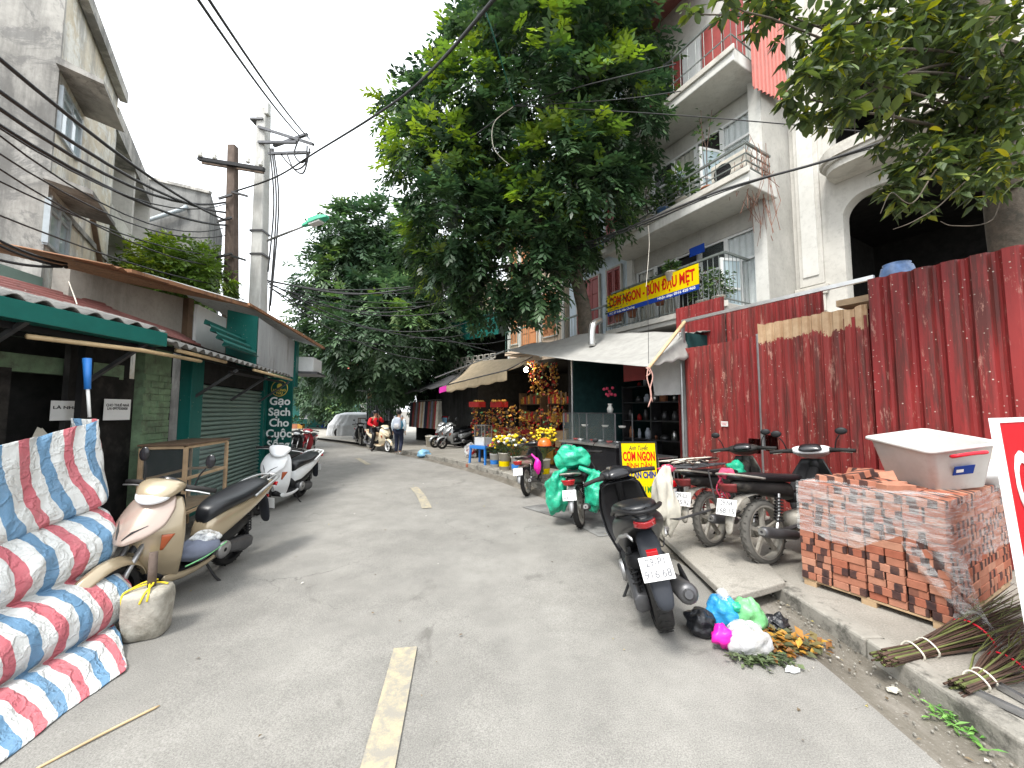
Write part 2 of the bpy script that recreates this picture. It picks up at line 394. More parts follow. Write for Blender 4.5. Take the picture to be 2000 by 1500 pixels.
    xx = t.math('ADD', t.math('DIVIDE', t.math('ADD', sp.outputs[0], sp.outputs[1]), .106), t.math('MULTIPLY', t.math('SUBTRACT', nz, .5), .22))
    m = t.math('FRACT', t.math('ADD', xx, t.math('MULTIPLY', oi.outputs['Random'], 3.7)))
    dark = t.math('MULTIPLY', t.ramp(m, [(.46, 0.0), (.5, 1.0), (.94, 1.0), (.98, 0.0)]), t.ramp(t.math('FRACT', t.math('MULTIPLY', oi.outputs['Random'], 17.3)), [(.44, 0.0), (.46, 1.0)]))
    ring = t.ramp(nz, [(.38, 1.0), (.7, .8)])
    c = t.mix(t.math('MULTIPLY', dark, ring), c, (.045, .028, .028)); t.base(c); t.bump(nz, .3, .006)
    # clear things
    for nm, c, rgh, al in (('film', (.86, .88, .88), .15, .23), ('glass_pane', (.22, .27, .27), .05, .09), ('bag_clear', (.82, .84, .84), .22, .55)):
        t = NT(nm); t.base(c); t.set(rough=rgh, spec=.7)
        if nm != 'glass_pane':
            vz = t.noise(6 if nm == 'film' else 14, 6, .7, stretch=(1, 1, 7) if nm == 'film' else None)
            t.L(t.ramp(vz, [(.38, al * .25), (.62, min(1, al * 1.9))]), t.b.inputs['Alpha']); t.bump(t.noise(22, 6, .65, stretch=(1, 1, 5) if nm == 'film' else None), .9, .03)
        else: t.set(alpha=al)
    t = NT('window_glass'); t.base((.16, .20, .20)); t.set(rough=.05, spec=.9)
    t = NT('headlamp_glass'); t.base((.75, .77, .78)); t.set(rough=.08, spec=.9, coat=1); t.bump(t.noise(60, 2), .3, .01)
    t = NT('tub_plastic'); t.set(rough=.35, spec=.5)
    c = t.ramp(t.noise(3, 7, .7), [(.3, (.52, .515, .49)), (.7, (.66, .66, .64))])
    c = t.mix(t.ramp(t.noise(7, 8, .75), [(.56, 0.0), (.75, .5)]), c, (.42, .39, .34)); t.base(c)
    t.b.inputs['Subsurface Weight'].default_value = .15; t.b.inputs['Subsurface Radius'].default_value = (.02, .02, .02)
    t = NT('bulb'); t.b.inputs['Emission Color'].default_value = (1, .95, .85, 1); t.b.inputs['Emission Strength'].default_value = 14
    t = NT('tail_lamp'); t.base((.38, .006, .01)); t.set(rough=.15, coat=.5)
    t = NT('chrome_gold'); t.set(rough=.35, metal=.6)
    t.base(t.ramp(t.noise(25, 4), [(.35, (.36, .15, .03)), (.62, (.72, .44, .10))]))
special_mats()
for a in [
    ('black_gloss', (.012, .012, .014), .22, 0, .1), ('black_matt', (.012, .012, .013), .48, 0, .25), ('rubber', (.028, .027, .026), .8, 0, .3),
    ('dusty_rubber', (.10, .095, .085), .9, 0, .4), ('seat_vinyl', (.010, .011, .013), .36, 0, .15),
    ('steel_grey', (.38, .38, .38), .35, .7, .2), ('steel_dark', (.10, .10, .105), .45, .6, .3), ('alu', (.55, .55, .54), .3, .85, .15),
    ('plate_white', (.78, .78, .77), .4, 0, .04), ('ink_grey', (.16, .16, .17), .5, 0, .05), ('ink_black', (.02, .02, .02), .5, 0, .05),
    ('paint_white', (.76, .77, .77), .3, 0, .05), ('paint_cream', (.70, .60, .43), .25, 0, .06), ('paint_silver', (.36, .37, .37), .3, .5, .1),
    ('paint_redbike', (.35, .02, .03), .25, 0, .1), ('orange_lens', (.40, .09, .03), .15, 0, .2), ('ochre', (.62, .30, .04), .5, 0, .2),
    ('skin', (.45, .26, .17), .55, 0, .05), ('hair', (.012, .011, .010), .5, 0, .2), ('trousers', (.012, .018, .045), .75, 0, .3),
    ('shirt_red', (.62, .015, .025), .6, 0, .12), ('jacket_blue', (.05, .42, .66), .55, 0, .08), ('jacket_white', (.68, .76, .82), .6, 0, .06),
    ('pack_grey', (.52, .57, .66), .7, 0, .12), ('pack_dark', (.16, .18, .24), .7, 0, .15),
    ('sign_yellow', (.74, .54, .0), .65, 0, .04), ('sign_blue', (.015, .055, .32), .4, 0, .05), ('sign_red', (.46, .004, .010), .65, 0, .05),
    ('ink_red', (.52, .01, .008), .65, 0, .03), ('ink_blue', (.01, .035, .22), .4, 0, .03), ('ink_green', (.02, .20, .03), .4, 0, .03), ('ink_white', (.82, .82, .80), .4, 0, .03),
    ('ink_gold', (.62, .46, .08), .4, 0, .05), ('sign_green', (.008, .075, .062), .35, 0, .05),
    ('lamp_green', (.05, .42, .24), .35, 0, .1), ('bag_green', (.02, .40, .24), .3, 0, .18), ('bag_black', (.014, .015, .018), .25, 0, .2),
    ('bag_blue', (.03, .30, .62), .25, 0, .25), ('bag_lime', (.22, .60, .25), .25, 0, .3), ('bag_pink', (.75, .02, .36), .35, 0, .15), ('cloth_pink', (.55, .05, .11), .8, 0, .25),
    ('helmet_orange', (.75, .14, .02), .2, 0, .04), ('stool_blue', (.03, .20, .60), .4, 0, .08), ('handle_red', (.70, .02, .04), .35, 0, .05),
    ('rope_yellow', (.78, .60, .03), .6, 0, .1), ('rope_white', (.62, .58, .5), .8, 0, .15), ('bamboo', (.55, .40, .22), .5, 0, .25),
    ('wood_dark', (.12, .075, .045), .65, 0, .3), ('wood_light', (.42, .29, .17), .6, 0, .25), ('wood_twig', (.085, .05, .035), .8, 0, .4), ('twig_green', (.13, .15, .045), .7, 0, .4),
    ('shutter_red', (.30, .055, .05), .55, 0, .15), ('shutter_orange', (.52, .23, .10), .55, 0, .12), ('frame_white', (.70, .71, .70), .4, 0, .06), ('rail_grey', (.16, .18, .17), .45, .3, .25),
    ('curtain', (.60, .58, .50), .85, 0, .1), ('curtain_pale', (.70, .74, .74), .85, 0, .08), ('interior_shade', (.035, .034, .033), .9, 0, .3), ('interior_teal', (.02, .055, .055), .8, 0, .25),  # interior colours darkened to stand in for the shade indoors
    ('pot_white', (.62, .58, .50), .6, 0, .15), ('terracotta', (.42, .17, .09), .8, 0, .2), ('pot_blue', (.10, .20, .42), .35, 0, .3),
    ('glaze_teal', (.012, .12, .10), .3, 0, .1), ('paper', (.66, .66, .64), .8, 0, .06), ('cover_silver', (.50, .51, .52), .55, .1, .12), ('pvc_grey', (.42, .47, .50), .5, 0, .12),
    ('awning_grey', (.31, .305, .285), .7, 0, .15), ('awning_tan', (.50, .39, .25), .8, 0, .15), ('awning_dark', (.05, .05, .052), .7, 0, .3), ('magenta', (.62, .02, .34), .5, 0, .1),
    ('goods_red', (.30, .02, .018), .4, 0, .3), ('goods_gold', (.42, .23, .035), .4, .3, .35), ('petal_yellow', (.80, .56, .01), .6, 0, .15), ('petal_white', (.8, .8, .74), .6, 0, .08),
    ('sack_white', (.55, .52, .44), .85, 0, .18), ('red_tile', (.40, .10, .06), .8, 0, .2), ('net_white', (.6, .6, .6), .7, 0, .1), ('cable', (.02, .02, .021), .6, 0, .2), ('cable_green', (.01, .10, .07), .6, 0, .2),
    ('porcelain', (.72, .70, .65), .2, 0, .08), ('crock_blue', (.16, .26, .48), .3, 0, .5), ('silver_tray', (.5, .5, .5), .3, .6, .15), ('book_red', (.25, .02, .02), .6, 0, .2),
]:
    mat(a[0], a[1], a[2], a[3], a[4], 6)
mat('paint_gold', (.40, .325, .215), .24, .35, .05, 4, coat=.6)
mat('paint_gold_rose', (.43, .335, .28), .22, .35, .07, 4, coat=.6)
mat('paint_black', (.013, .0135, .015), .34, .1, .15, 6, dirt=(.03, .03, .03), damt=.12)
mat('dusty_lens', (.16, .02, .02), .5, 0, .3, 8, dirt=(.15, .12, .10), damt=.4)
mat('fender_slate', (.024, .027, .034), .5, 0, .2, 6)
mat('dusty_black', (.022, .021, .02), .5, 0, .35, 8, dirt=(.11, .10, .085), damt=.3, dsc=6)
mat('dusty_alu', (.36, .34, .30), .6, .3, .25, 8, dirt=(.17, .15, .12), damt=.5, dsc=8)
mat('concrete_block', (.40, .375, .32), .95, 0, .22, 6, dirt=(.17, .155, .12), damt=.6, dsc=4, bump=.7, bsc=40)
mat('concrete_pole', (.50, .50, .475), .85, 0, .12, 4, dirt=(.33, .32, .3), damt=.4, dsc=3, bump=.25, streak=1)
mat('wood_pole', (.135, .10, .08), .9, 0, .3, 5, dirt=(.07, .05, .04), damt=.6, dsc=6, bump=.5, bsc=50, streak=1)
mat('bark', (.105, .085, .065), .95, 0, .35, 7, dirt=(.05, .045, .035), damt=.6, dsc=8, bump=.9, bsc=30)
mat('brick_green', (.17, .26, .15), .8, 0, .25, 5, dirt=(.10, .12, .08), damt=.5, dsc=6, bump=.3)
mat('plinth_stone', (.52, .50, .45), .8, 0, .12, 4, dirt=(.33, .31, .27), damt=.4, dsc=3, bump=.15)
mat('door_shaded', (.02, .019, .018), .7, 0, .4, 6, dirt=(.05, .045, .04), damt=.4)  # door colour darkened to hold the shade under the stall roof
# ---------------------------------------------------------------- lettering
def text_part(body, name, m, parent, M4, size, width=None, bold=0.0, ext=.002, shear=0, sx=1.0, align='CENTER', sp=1.0):
    """flat lettering; M4 maps text x right, y up, z out of the board"""
    cu = bpy.data.curves.new(name, 'FONT'); cu.body = body; cu.size = size; cu.align_x = align; cu.align_y = 'CENTER'
    cu.offset = bold; cu.extrude = ext; cu.shear = shear; cu.resolution_u = 3; cu.space_character = sp; cu.space_line = .9
    ob = bpy.data.objects.new(name, cu); col.objects.link(ob)
    dg = bpy.context.evaluated_depsgraph_get(); ev = ob.evaluated_get(dg)
    me = bpy.data.meshes.new_from_object(ev, depsgraph=dg)
    bpy.data.objects.remove(ob); bpy.data.curves.remove(cu)
    if width and len(me.vertices):
        xs = [v.co.x for v in me.vertices]; w = max(xs) - min(xs); sx = width / w; cx = (max(xs) + min(xs)) / 2 if align == 'CENTER' else 0
        for v in me.vertices: v.co.x = (v.co.x - cx) * sx
    elif sx != 1:
        for v in me.vertices: v.co.x *= sx
    me.transform(M4); me.materials.clear(); me.materials.append(MAT(m)); me.name = name
    o = bpy.data.objects.new(name, me); col.objects.link(o); adopt(o, parent, False) if parent is not None else None
    return o
def basis(o, x, y, z=None):
    x = Vector(x).normalized(); y = Vector(y); y = (y - x * y.dot(x)).normalized(); z = x.cross(y)
    return Matrix(((x.x, y.x, z.x, o[0]), (x.y, y.y, z.y, o[1]), (x.z, y.z, z.z, o[2]), (0, 0, 0, 1)))
def smooth_path(pts, n=8):
    pts = [Vector(p) for p in pts]; out = []
    P4 = [pts[0]] + pts + [pts[-1]]
    for i in range(len(pts) - 1):
        a, b, c, d = P4[i:i + 4]
        for k in range(n):
            t = k / n
            out.append(.5 * ((2 * b) + (c - a) * t + (2 * a - 5 * b + 4 * c - d) * t * t + (3 * b - a - 3 * c + d) * t ** 3))
    out.append(pts[-1]); return out
mat('sheet_roof_pink', (.55, .16, .13), .6, 0, .2, 3, dirt=(.35, .12, .10), damt=.5)
mat('dry_stem', (.22, .10, .065), .9, 0, .3, 8)
mat('lamp_green_dull', (.10, .22, .19), .6, 0, .2, 5)
mat('cloth_tie', (.52, .30, .25), .8, 0, .2, 8)
mat('bag_blue_pale', (.22, .46, .66), .3, 0, .25, 6)
mat('bag_white', (.40, .40, .41), .3, 0, .2, 9, dirt=(.36, .34, .30), damt=.5, bump=1.0, bsc=28)
for nm_, c_ in (('bag_green', (.02, .36, .21)), ('bag_black', (.014, .015, .018)), ('bag_blue', (.03, .26, .54)), ('bag_lime', (.18, .50, .21))): mat(nm_, c_, .28, 0, .3, 8, bump=1.0, bsc=26)
for nm_, s_ in {'sign_red': .08, 'sign_yellow': .12, 'sign_blue': .12, 'sign_green': .2, 'ink_red': .08, 'ink_blue': .1, 'ink_green': .1, 'black_matt': .28, 'interior_shade': .04, 'interior_teal': .1, 'door_shaded': .1, 'rubber': .2, 'sheet_red': .22, 'sheet_red_faded': .2, 'sheet_bleached': .2, 'sheet_roof_red': .2, 'sheet_green': .3, 'stripe_tarp': .2, 'shirt_red': .2, 'goods_red': .25, 'fender_slate': .3, 'handle_red': .3, 'bag_pink': .3, 'glaze_teal': .3, 'dusty_black': .25, 'paint_black': .4}.items():
    _M[nm_].node_tree.nodes['Principled BSDF'].inputs['Specular IOR Level'].default_value = s_
# ================================================================ GROUND, ROAD, PAVEMENT
b = MB(); b.add([(-900, -300, -.03), (900, -300, -.03), (900, 1500, -.03), (-900, 1500, -.03)], [(0, 1, 2, 3)])
struct(b.build('ground', 'ground_dirt'))
LEFT = [(-3.25, -4), (-3.25, 1), (-3.35, 3), (-3.8, 5), (-4.55, 7), (-5.8, 9.2), (-7.9, 12), (-10.9, 15.5), (-15, 19.5), (-22, 25), (-40, 36)]
RIGHT = [(1.92, -4), (1.92, 1), (1.95, 3), (1.62, 4.8), (.95, 6.4), (-.2, 8.7), (-1.35, 10.6), (-3.2, 13.1), (-6.2, 16.6), (-11, 21.4), (-30, 38)]
def sheet_strip(A, B, z, nw=10, n=9):
    A = smooth_path([(x, y, 0) for x, y in A], n); B = smooth_path([(x, y, 0) for x, y in B], n)
    m = MB(); N = len(A) - 1
    def fn(u, v):
        i = round(v * N); p = A[i].lerp(B[i], u)
        return (p.x, p.y, z + .012 * noise.noise((p.x * .5, p.y * .5, 3)) * min(u, 1 - u) * 4)
    return m.grid(fn, nw, N)
struct(sheet_strip(LEFT, RIGHT, .0).build('road', 'asphalt', smooth=True), 'grey worn asphalt street bending away between the shops')
# shoulder strips either side
LW = [(-9, -4), (-9, 1), (-9, 3), (-9.5, 5), (-10, 7), (-11, 9.2), (-12, 12), (-16, 17), (-20, 21.5), (-28, 27), (-50, 38)]
struct(sheet_strip(LW, LEFT, .004, 3).build('left_verge', 'verge_dirt', smooth=True))
KERB = [(2.30, -4), (2.30, 1), (2.30, 3.3), (2.0, 4.9), (1.35, 6.5), (.2, 8.8), (-.95, 10.7), (-2.85, 13.2), (-5.9, 16.7), (-10.7, 21.5), (-29.7, 38.2)]
struct(sheet_strip(RIGHT, KERB, -.012, 2).build('gutter', 'gutter', smooth=True))
KZ = .10
PB = [(30, -4), (30, 1), (30, 3.3), (30, 4.9), (30, 8), (30, 12), (30, 16), (30, 20), (28, 30), (20, 36), (0, 48)]
K2 = [(x + .14, y) for x, y in KERB]
struct(sheet_strip(K2, PB, KZ, 14).build('pavement', 'pavement', smooth=True), 'pale dirty concrete pavement in front of the shops')
kp = smooth_path([(x, y, 0) for x, y in KERB], 9)
kerb = thing('kerb', 'low stained concrete kerb running along the gutter', 'kerb', (2.3, 2, 0)); kerb['kind'] = 'structure'
# stones of about 0.9 m cut along the kerb line
acc = [0]
for i in range(1, len(kp)): acc.append(acc[-1] + (kp[i] - kp[i - 1]).length)
def on_kerb(s):
    for i in range(1, len(kp)):
        if acc[i] >= s: return kp[i - 1].lerp(kp[i], (s - acc[i - 1]) / (acc[i] - acc[i - 1]))
    return kp[-1]
g = random.Random(3); s_ = 3.2
while s_ < 24:
    L = g.uniform(.8, 1.0); a, c = on_kerb(s_), on_kerb(s_ + L - .012); d = (c - a).normalized(); nn = Vector((d.y, -d.x, 0))
    m = MB(); m.obox((a + c) / 2 + nn * .075 + Vector((0, 0, .028 + g.uniform(-.006, .006))), d * (c - a).length / 2, nn * .078, Vector((0, 0, .082)))
    m.build('kerb_stone', 'kerb_stone', kerb, bevel=.018, bseg=2); s_ += L
# broken slab bridging the gutter
m = MB(); top = [gnd(1425, 1168, .13), gnd(1534, 1136, .15), gnd(1500, 1098, .13), gnd(1330, 1010, .12), gnd(1268, 1022, .10), gnd(1330, 1080, .10)]
m.prism(top, (0, 0, -.065)); o = m.build('concrete_slab', 'pavement', bevel=.012)
tag(o, 'thick broken concrete slab bridging the gutter beside the bags of rubbish', 'slab')
# flat dark patch on the road by the parked motorbikes
m = MB(); m.add([gnd(x, y, .008) for x, y in ((1020, 990), (1075, 982), (1118, 978), (1190, 1010), (1235, 1040), (1170, 1048), (1110, 1017))], [tuple(range(7))[::-1]])
struct(m.build('road_patch', 'wall_dark'))
# painted dashes
def dash(pts, w, lbl):
    P_ = smooth_path([(p[0], p[1], 0) for p in pts], 8); m = MB()
    def fn(u, v):
        i = round(v * (len(P_) - 1)); d = (P_[min(i + 1, len(P_) - 1)] - P_[max(0, i - 1)]).normalized()
        q = P_[i] + Vector((d.y, -d.x, 0)) * (u - .5) * w; return (q.x, q.y, .0045 + .012 * noise.noise((q.x * .5, q.y * .5, 3)) * 1.0 + .004)
    m.grid(fn, 2, len(P_) - 1); o = m.build('road_marking', 'road_paint'); struct(o, lbl); return o
a, c = gnd(733, 1520), gnd(792, 1265); dash([a + (a - c) * .8, a, c], .155, 'faded cream centre dash nearest the bottom of the picture')
dash([gnd(834, 993), gnd(822, 968), gnd(808, 952)], .16, 'short curved cream dash in the middle of the street')
dash([gnd(720, 908), gnd(705, 899), gnd(697, 895)], .15, 'small cream dash before the bend')
# ================================================================ LEFT SIDE
UP = Vector((0, 0, 1))
def corr(m, A, B, D, waves, amp, prof='sin', nv=4, mi=0, skip=None, seg=None, wob=0, topcut=None):
    """corrugated sheet: A->B across the ribs, A->D along them"""
    A, B, D = Vector(A), Vector(B), Vector(D); nrm = (B - A).cross(D - A).normalized(); seg = seg or (8 if prof == 'sin' else 6); N = int(waves * seg)
    def h(s):
        f = (s * waves) % 1.0
        if prof == 'sin': return math.sin(2 * PI * f) * amp
        return amp * (min(1, f / .16) if f < .16 else 1 if f < .36 else max(0, 1 - (f - .36) / .16) if f < .52 else 0) * 2 - amp
    def fn(u, v):
        w = noise.noise((u * 3.1 + A.x, v * 2.3 + A.y, 1.7)) * wob
        D2 = D - A
        if topcut: D2 = D2 * (1 + topcut * noise.noise((u * 9 + A.x, 5, 5)))
        return A + (B - A) * u + D2 * v + nrm * (h(u) + w)
    return m.grid(fn, N, nv, mi, skip=skip)
F1 = Frame(-4.5, 0, 0, 1); F2 = Frame(-4.5, 4.2, -1.25, 5)
def wall_thing(name, label, cat, F, u0, u1, n0, n1, z0, z1, m):
    t = thing(name, label, cat, F.p((u0 + u1) / 2, n0, 0)); b = MB(); b.fbox(F, u0, u1, n0, n1, z0, z1); b.build('wall', m, t); return t
# --- the dark open stall beside the tarp
st = thing('open_stall', 'dark open-fronted street stall under a green gutter and patched tin roof', 'stall', (-4.6, 2.4, 0))
b = MB(); b.box((-5.25, 1.4, 1.3), (.12, 6.4, 2.6)); b.build('wall', 'interior_shade', st)  # stall walls painted near-black in place of the shade inside
b = MB(); b.fbox(F2, -.2, .66, -.2, -.15, 0, 2.6); b.build('wall', 'interior_shade', st)
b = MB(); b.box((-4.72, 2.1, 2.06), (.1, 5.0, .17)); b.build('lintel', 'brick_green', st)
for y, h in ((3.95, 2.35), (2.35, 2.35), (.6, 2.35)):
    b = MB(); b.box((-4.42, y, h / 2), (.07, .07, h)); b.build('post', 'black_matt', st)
b = MB(); b.fbox(F2, -.1, .64, -.14, -.08, 0, 2.0); b.build('door', 'door_shaded', st)
b = MB(); b.box((-4.64, 3.0, 1.0), (.05, 1.05, 2.0)); b.build('door', 'door_shaded', st)
g = random.Random(5)
# painted brick pier, each course
pier_u0, pier_u1 = .66, 1.2
for r_ in range(18):
    for k in range(2):
        off = (r_ % 2) * .13
        u0 = pier_u0 + k * .265 - off + .132; u1 = min(pier_u1, u0 + .255); u0 = max(pier_u0, u0)
        if u1 - u0 < .04: continue
        b = MB(); b.fbox(F2, u0, u1, -.06, .02 + g.uniform(-.006, .006), .55 + r_ * .085, .55 + r_ * .085 + .076); b.build('brick', 'brick_green', st)
b = MB(); b.fbox(F2, pier_u0, pier_u1, -.1, .004, 0, 2.6); b.build('pier', 'brick_green', st)
b = MB(); b.fbox(F2, 1.2, 1.62, -.3, -.2, 0, 2.6); b.build('wall', 'interior_shade', st)
# roof: cement sheets, green gutter, red strip
b = MB(); corr(b, (-3.78, 4.15, 2.47), (-3.78, -.6, 2.47), (-4.75, 4.15, 2.74), 25, .024, nv=3); b.build('roof_sheet', 'fibre_cement', st, smooth=True, solid=.008)
b = MB()
for (x, z, hh, w) in ((-3.775, 2.375, .15, .012), (-3.85, 2.305, .012, .15), (-3.925, 2.36, .11, .012)): b.box((x, 1.78, z), (w if w > .1 else w, 4.75, hh))
b.build('gutter', 'glaze_teal', st, bevel=.004)
b = MB(); corr(b, F1.p(-.6, .10, 2.62), F1.p(-.6, -.42, 2.9), F1.p(4.5, .10, 2.62), 6.5, .016, nv=6); b.build('roof_strip', 'sheet_roof_red', st, smooth=True, solid=.004)
b = MB(); corr(b, F2.p(.26, .06, 2.63), F2.p(.26, -.32, 2.86), F2.p(1.75, .12, 2.6), 5.5, .016, nv=4); b.build('roof_strip', 'sheet_roof_red', st, smooth=True, solid=.004)
for y in (.7, 1.9, 3.0, 4.0):
    b = MB(); b.bar((-4.45, y, 1.9), (-3.82, y, 2.33), .035); b.build('bracket', 'steel_dark', st)
b = MB(); b.bar((-3.95, -.5, 2.26), (-3.95, 4.2, 2.28), .04, .06); b.bar((-4.42, -.5, 2.3), (-4.42, 4.1, 2.3), .05, .07); b.build('beam', 'black_matt', st)
b = MB(); b.tube([(-3.9, 3.05, 2.2), (-3.78, 3.9, 2.22), (-4.0, 4.9, 2.24)], .022, 8); b.build('batten', 'bamboo', st, smooth=True)
b = MB(); b.tube(smooth_path([at(149, 622, 3.95), at(151, 598, 3.95), at(138, 560, 4.05), at(124, 522, 4.15)]), .006, 6); tag(b.build('rope', 'rope_white', smooth=True), 'short pale rope hanging over the red roof strip', 'rope')
# upper wall of the stall with its rusty roof edge
up = thing('upper_shed', 'grey rendered upper storey shed with a rust-edged sheet roof', 'shed', F2.p(1, -.3, 0))
b = MB(); b.prism([F2.p(-.05, -.32, 2.6), F2.p(2.02, -.32, 2.6), F2.p(2.02, -.32, 3.42), F2.p(-.05, -.32, 3.14)], F2.n * -.15); b.build('wall', 'wall_stall', up)
b = MB(); b.prism([F1.p(-1, -.62, 2.6), F1.p(4.1, -.62, 2.6), F1.p(4.1, -.62, 3.05), F1.p(-1, -.62, 3.35)], F1.n * -.1); b.build('side_panel', 'shutter_green', up)
b = MB(); b.bar(F2.p(2.06, -.27, 2.6), F2.p(2.06, -.27, 3.42), .1); b.build('post', 'wood_dark', up)
b = MB(); corr(b, F2.p(-.1, .06, 3.2), F2.p(3.2, .25, 3.62), F2.p(-.1, -2.2, 3.55), 26, .012, nv=5); b.build('roof_sheet', 'sheet_rust', up, smooth=True, solid=.005)
b = MB()
for i in range(1, 6):
    a, c = F2.p(-.5 + i * .62, .07 + i * .032, 3.145 + i * .077), F2.p(-.5 + (i + 1) * .62, .07 + (i + 1) * .032, 3.145 + (i + 1) * .077); b.bar(a, c, .05, .035 + g.uniform(0, .02))
b.build('roof_edge', 'sheet_rust', up)
# --- green shuttered shop
sh = thing('shuttered_shop', 'closed shop with pale green roller shutter and dark green frame', 'shop', F2.p(3.2, 0, 0))
b = MB(); b.fbox(F2, 1.9, 4.5, -.12, -.05, 0, 2.1); b.build('shutter_back', 'interior_shade', sh)
slat = None
for i in range(26):
    if slat is None:
        b = MB(); z0 = .04; b.loft([[F2.p(u, n_, z0 + dz) for n_, dz in ((-.045, 0), (-.012, .012), (.006, .03), (.006, .05), (-.012, .068), (-.045, .074))] for u in (1.95, 4.5)], True)
        slat = b.build('slat', 'shutter_green', sh, smooth=False)
    else:
        o = slat.copy(); col.objects.link(o); o.location.z += i * .077
for u0, u1 in ((1.62, 1.95), (4.5, 4.68)):
    b = MB(); b.fbox(F2, u0, u1, -.1, .06, 0, 2.5); b.build('pillar', 'sheet_green', sh, bevel=.006)
b = MB(); b.fbox(F2, 1.62, 4.68, -.1, .03, 2.05, 2.62); b.build('lintel', 'interior_shade', sh)
b = MB(); corr(b, F2.p(-.12, .70, 2.36), F2.p(4.15, .68, 2.36), F2.p(-.12, .0, 2.58), 22, .026, nv=3); b.build('awning_sheet', 'fibre_cement', sh, smooth=True, solid=.008)
b = MB(); b.tube([F2.p(.1, .62, 2.31), F2.p(1.3, .62, 2.32)], .024, 8); b.build('batten', 'bamboo', sh, smooth=True)
b = MB(); b.tube([F2.p(2.2, .66, 2.30), F2.p(4.25, .66, 2.29)], .024, 8); b.build('batten', 'bamboo', sh, smooth=True)
b = MB(); b.bar(F2.p(.2, .32, 2.38), F2.p(4.2, .32, 2.36), .04, .06); b.bar(F2.p(1.6, .55, 2.2), F2.p(4.1, .55, 2.22), .03, .04); b.build('beam', 'black_matt', sh)
for u in (1.75, 3.0, 4.3):
    b = MB(); b.bar(F2.p(u, .02, 1.8), F2.p(u, .6, 2.25), .035); b.build('bracket', 'steel_dark', sh)
b = MB(); b.prism([F2.p(2.1, -.2, 2.55), F2.p(3.1, -.2, 2.55), F2.p(3.1, -.2, 3.35), F2.p(2.1, -.2, 3.35)], F2.n * .04); b.build('white_panel', 'frame_white', sh)
b = MB(); corr(b, F2.p(1.75, .42, 2.62), F2.p(1.75, .10, 3.02), F2.p(3.02, .42, 2.62), 3.6, .03, 'trap', nv=2); b.build('hood_sheet', 'sheet_green', sh, solid=.004)
b = MB(); b.prism([F2.p(3.1, -.15, 2.42), F2.p(3.1, .36, 2.42), F2.p(3.1, .36, 3.42), F2.p(3.1, -.15, 3.52)], F2.d * .05); b.build('end_panel', 'sheet_green', sh)
b = MB(); corr(b, F2.p(3.13, .37, 2.5), F2.p(5.4, .37, 2.44), F2.p(3.13, .37, 3.4), 34, .008, nv=2); b.build('side_panel', 'sheet_zinc', sh, smooth=True)
b = MB(); b.fbox(F2, 5.4, 5.62, .2, .42, 2.2, 3.35); b.build('post', 'sheet_green', sh)
b = MB(); corr(b, F2.p(2.9, .25, 3.62), F2.p(5.75, .95, 3.26), F2.p(3.2, -1.6, 4.15), 16, .02, nv=5); b.build('roof_sheet', 'sheet_zinc', sh, smooth=True, solid=.006)
b = MB(); b.bar(F2.p(2.9, .27, 3.6), F2.p(4.4, .62, 3.44), .05, .05); b.bar(F2.p(4.4, .62, 3.44), F2.p(5.75, .97, 3.25), .05, .06); b.build('roof_edge', 'sheet_rust', sh)
b = MB(); b.fbox(F2, 5.7, 6.6, .25, .75, 2.62, 3.0); b.build('sign_box', 'frame_white', sh, bevel=.01)
b = MB(); b.fbox(F2, 5.65, 6.65, .2, .85, 2.56, 2.62); b.build('shelf', 'steel_dark', sh)
# --- vertical board with the rice slogan
bd = thing('shop_sign', 'tall dark green board with white rice slogan and round gold emblem', 'sign', F2.p(4.62, .35, 0))
A_ = F2.p(4.72, .03, 0); B_ = F2.p(4.62, .60, 0); xd = (B_ - A_).normalized(); nd = Vector((xd.y, -xd.x, 0))
W_ = (B_ - A_).length; mid = (A_ + B_) / 2
b = MB(); b.obox(mid + UP * 1.42, xd * W_ / 2, nd * .02, UP * .95); b.build('board', 'sign_green', bd, bevel=.004)
def on_board(x, z): return basis(mid + xd * x + UP * z + nd * .024, xd, UP)
for i, w in enumerate(('Gạo', 'Sạch', 'Cho', 'Cuộc', 'Sống')):
    text_part(w, 'lettering', 'ink_white', bd, on_board(.02, 1.82 - i * .245), .25, bold=.006)
b = MB(); b.lathe([(.17, 0), (.185, 0), (.185, .004), (.17, .004), (.17, 0)], 32); b.lathe([(.0, .0), (.06, 0), (.06, .004), (0, .004)], 20, (0, .05, 0)); b.lathe([(.025, .004), (.025, .008), (0, .008)], 14, (0, .08, 0))
me = b.mesh('emblem', 'ink_gold'); me.transform(on_board(0, 2.12)); o = bpy.data.objects.new('emblem', me); col.objects.link(o); adopt(o, bd)
text_part('HƯƠNG', 'lettering', 'ink_gold', bd, on_board(0, 2.075), .075, bold=.002); text_part('THỤ', 'lettering', 'ink_gold', bd, on_board(0, 2.005), .075, bold=.002)
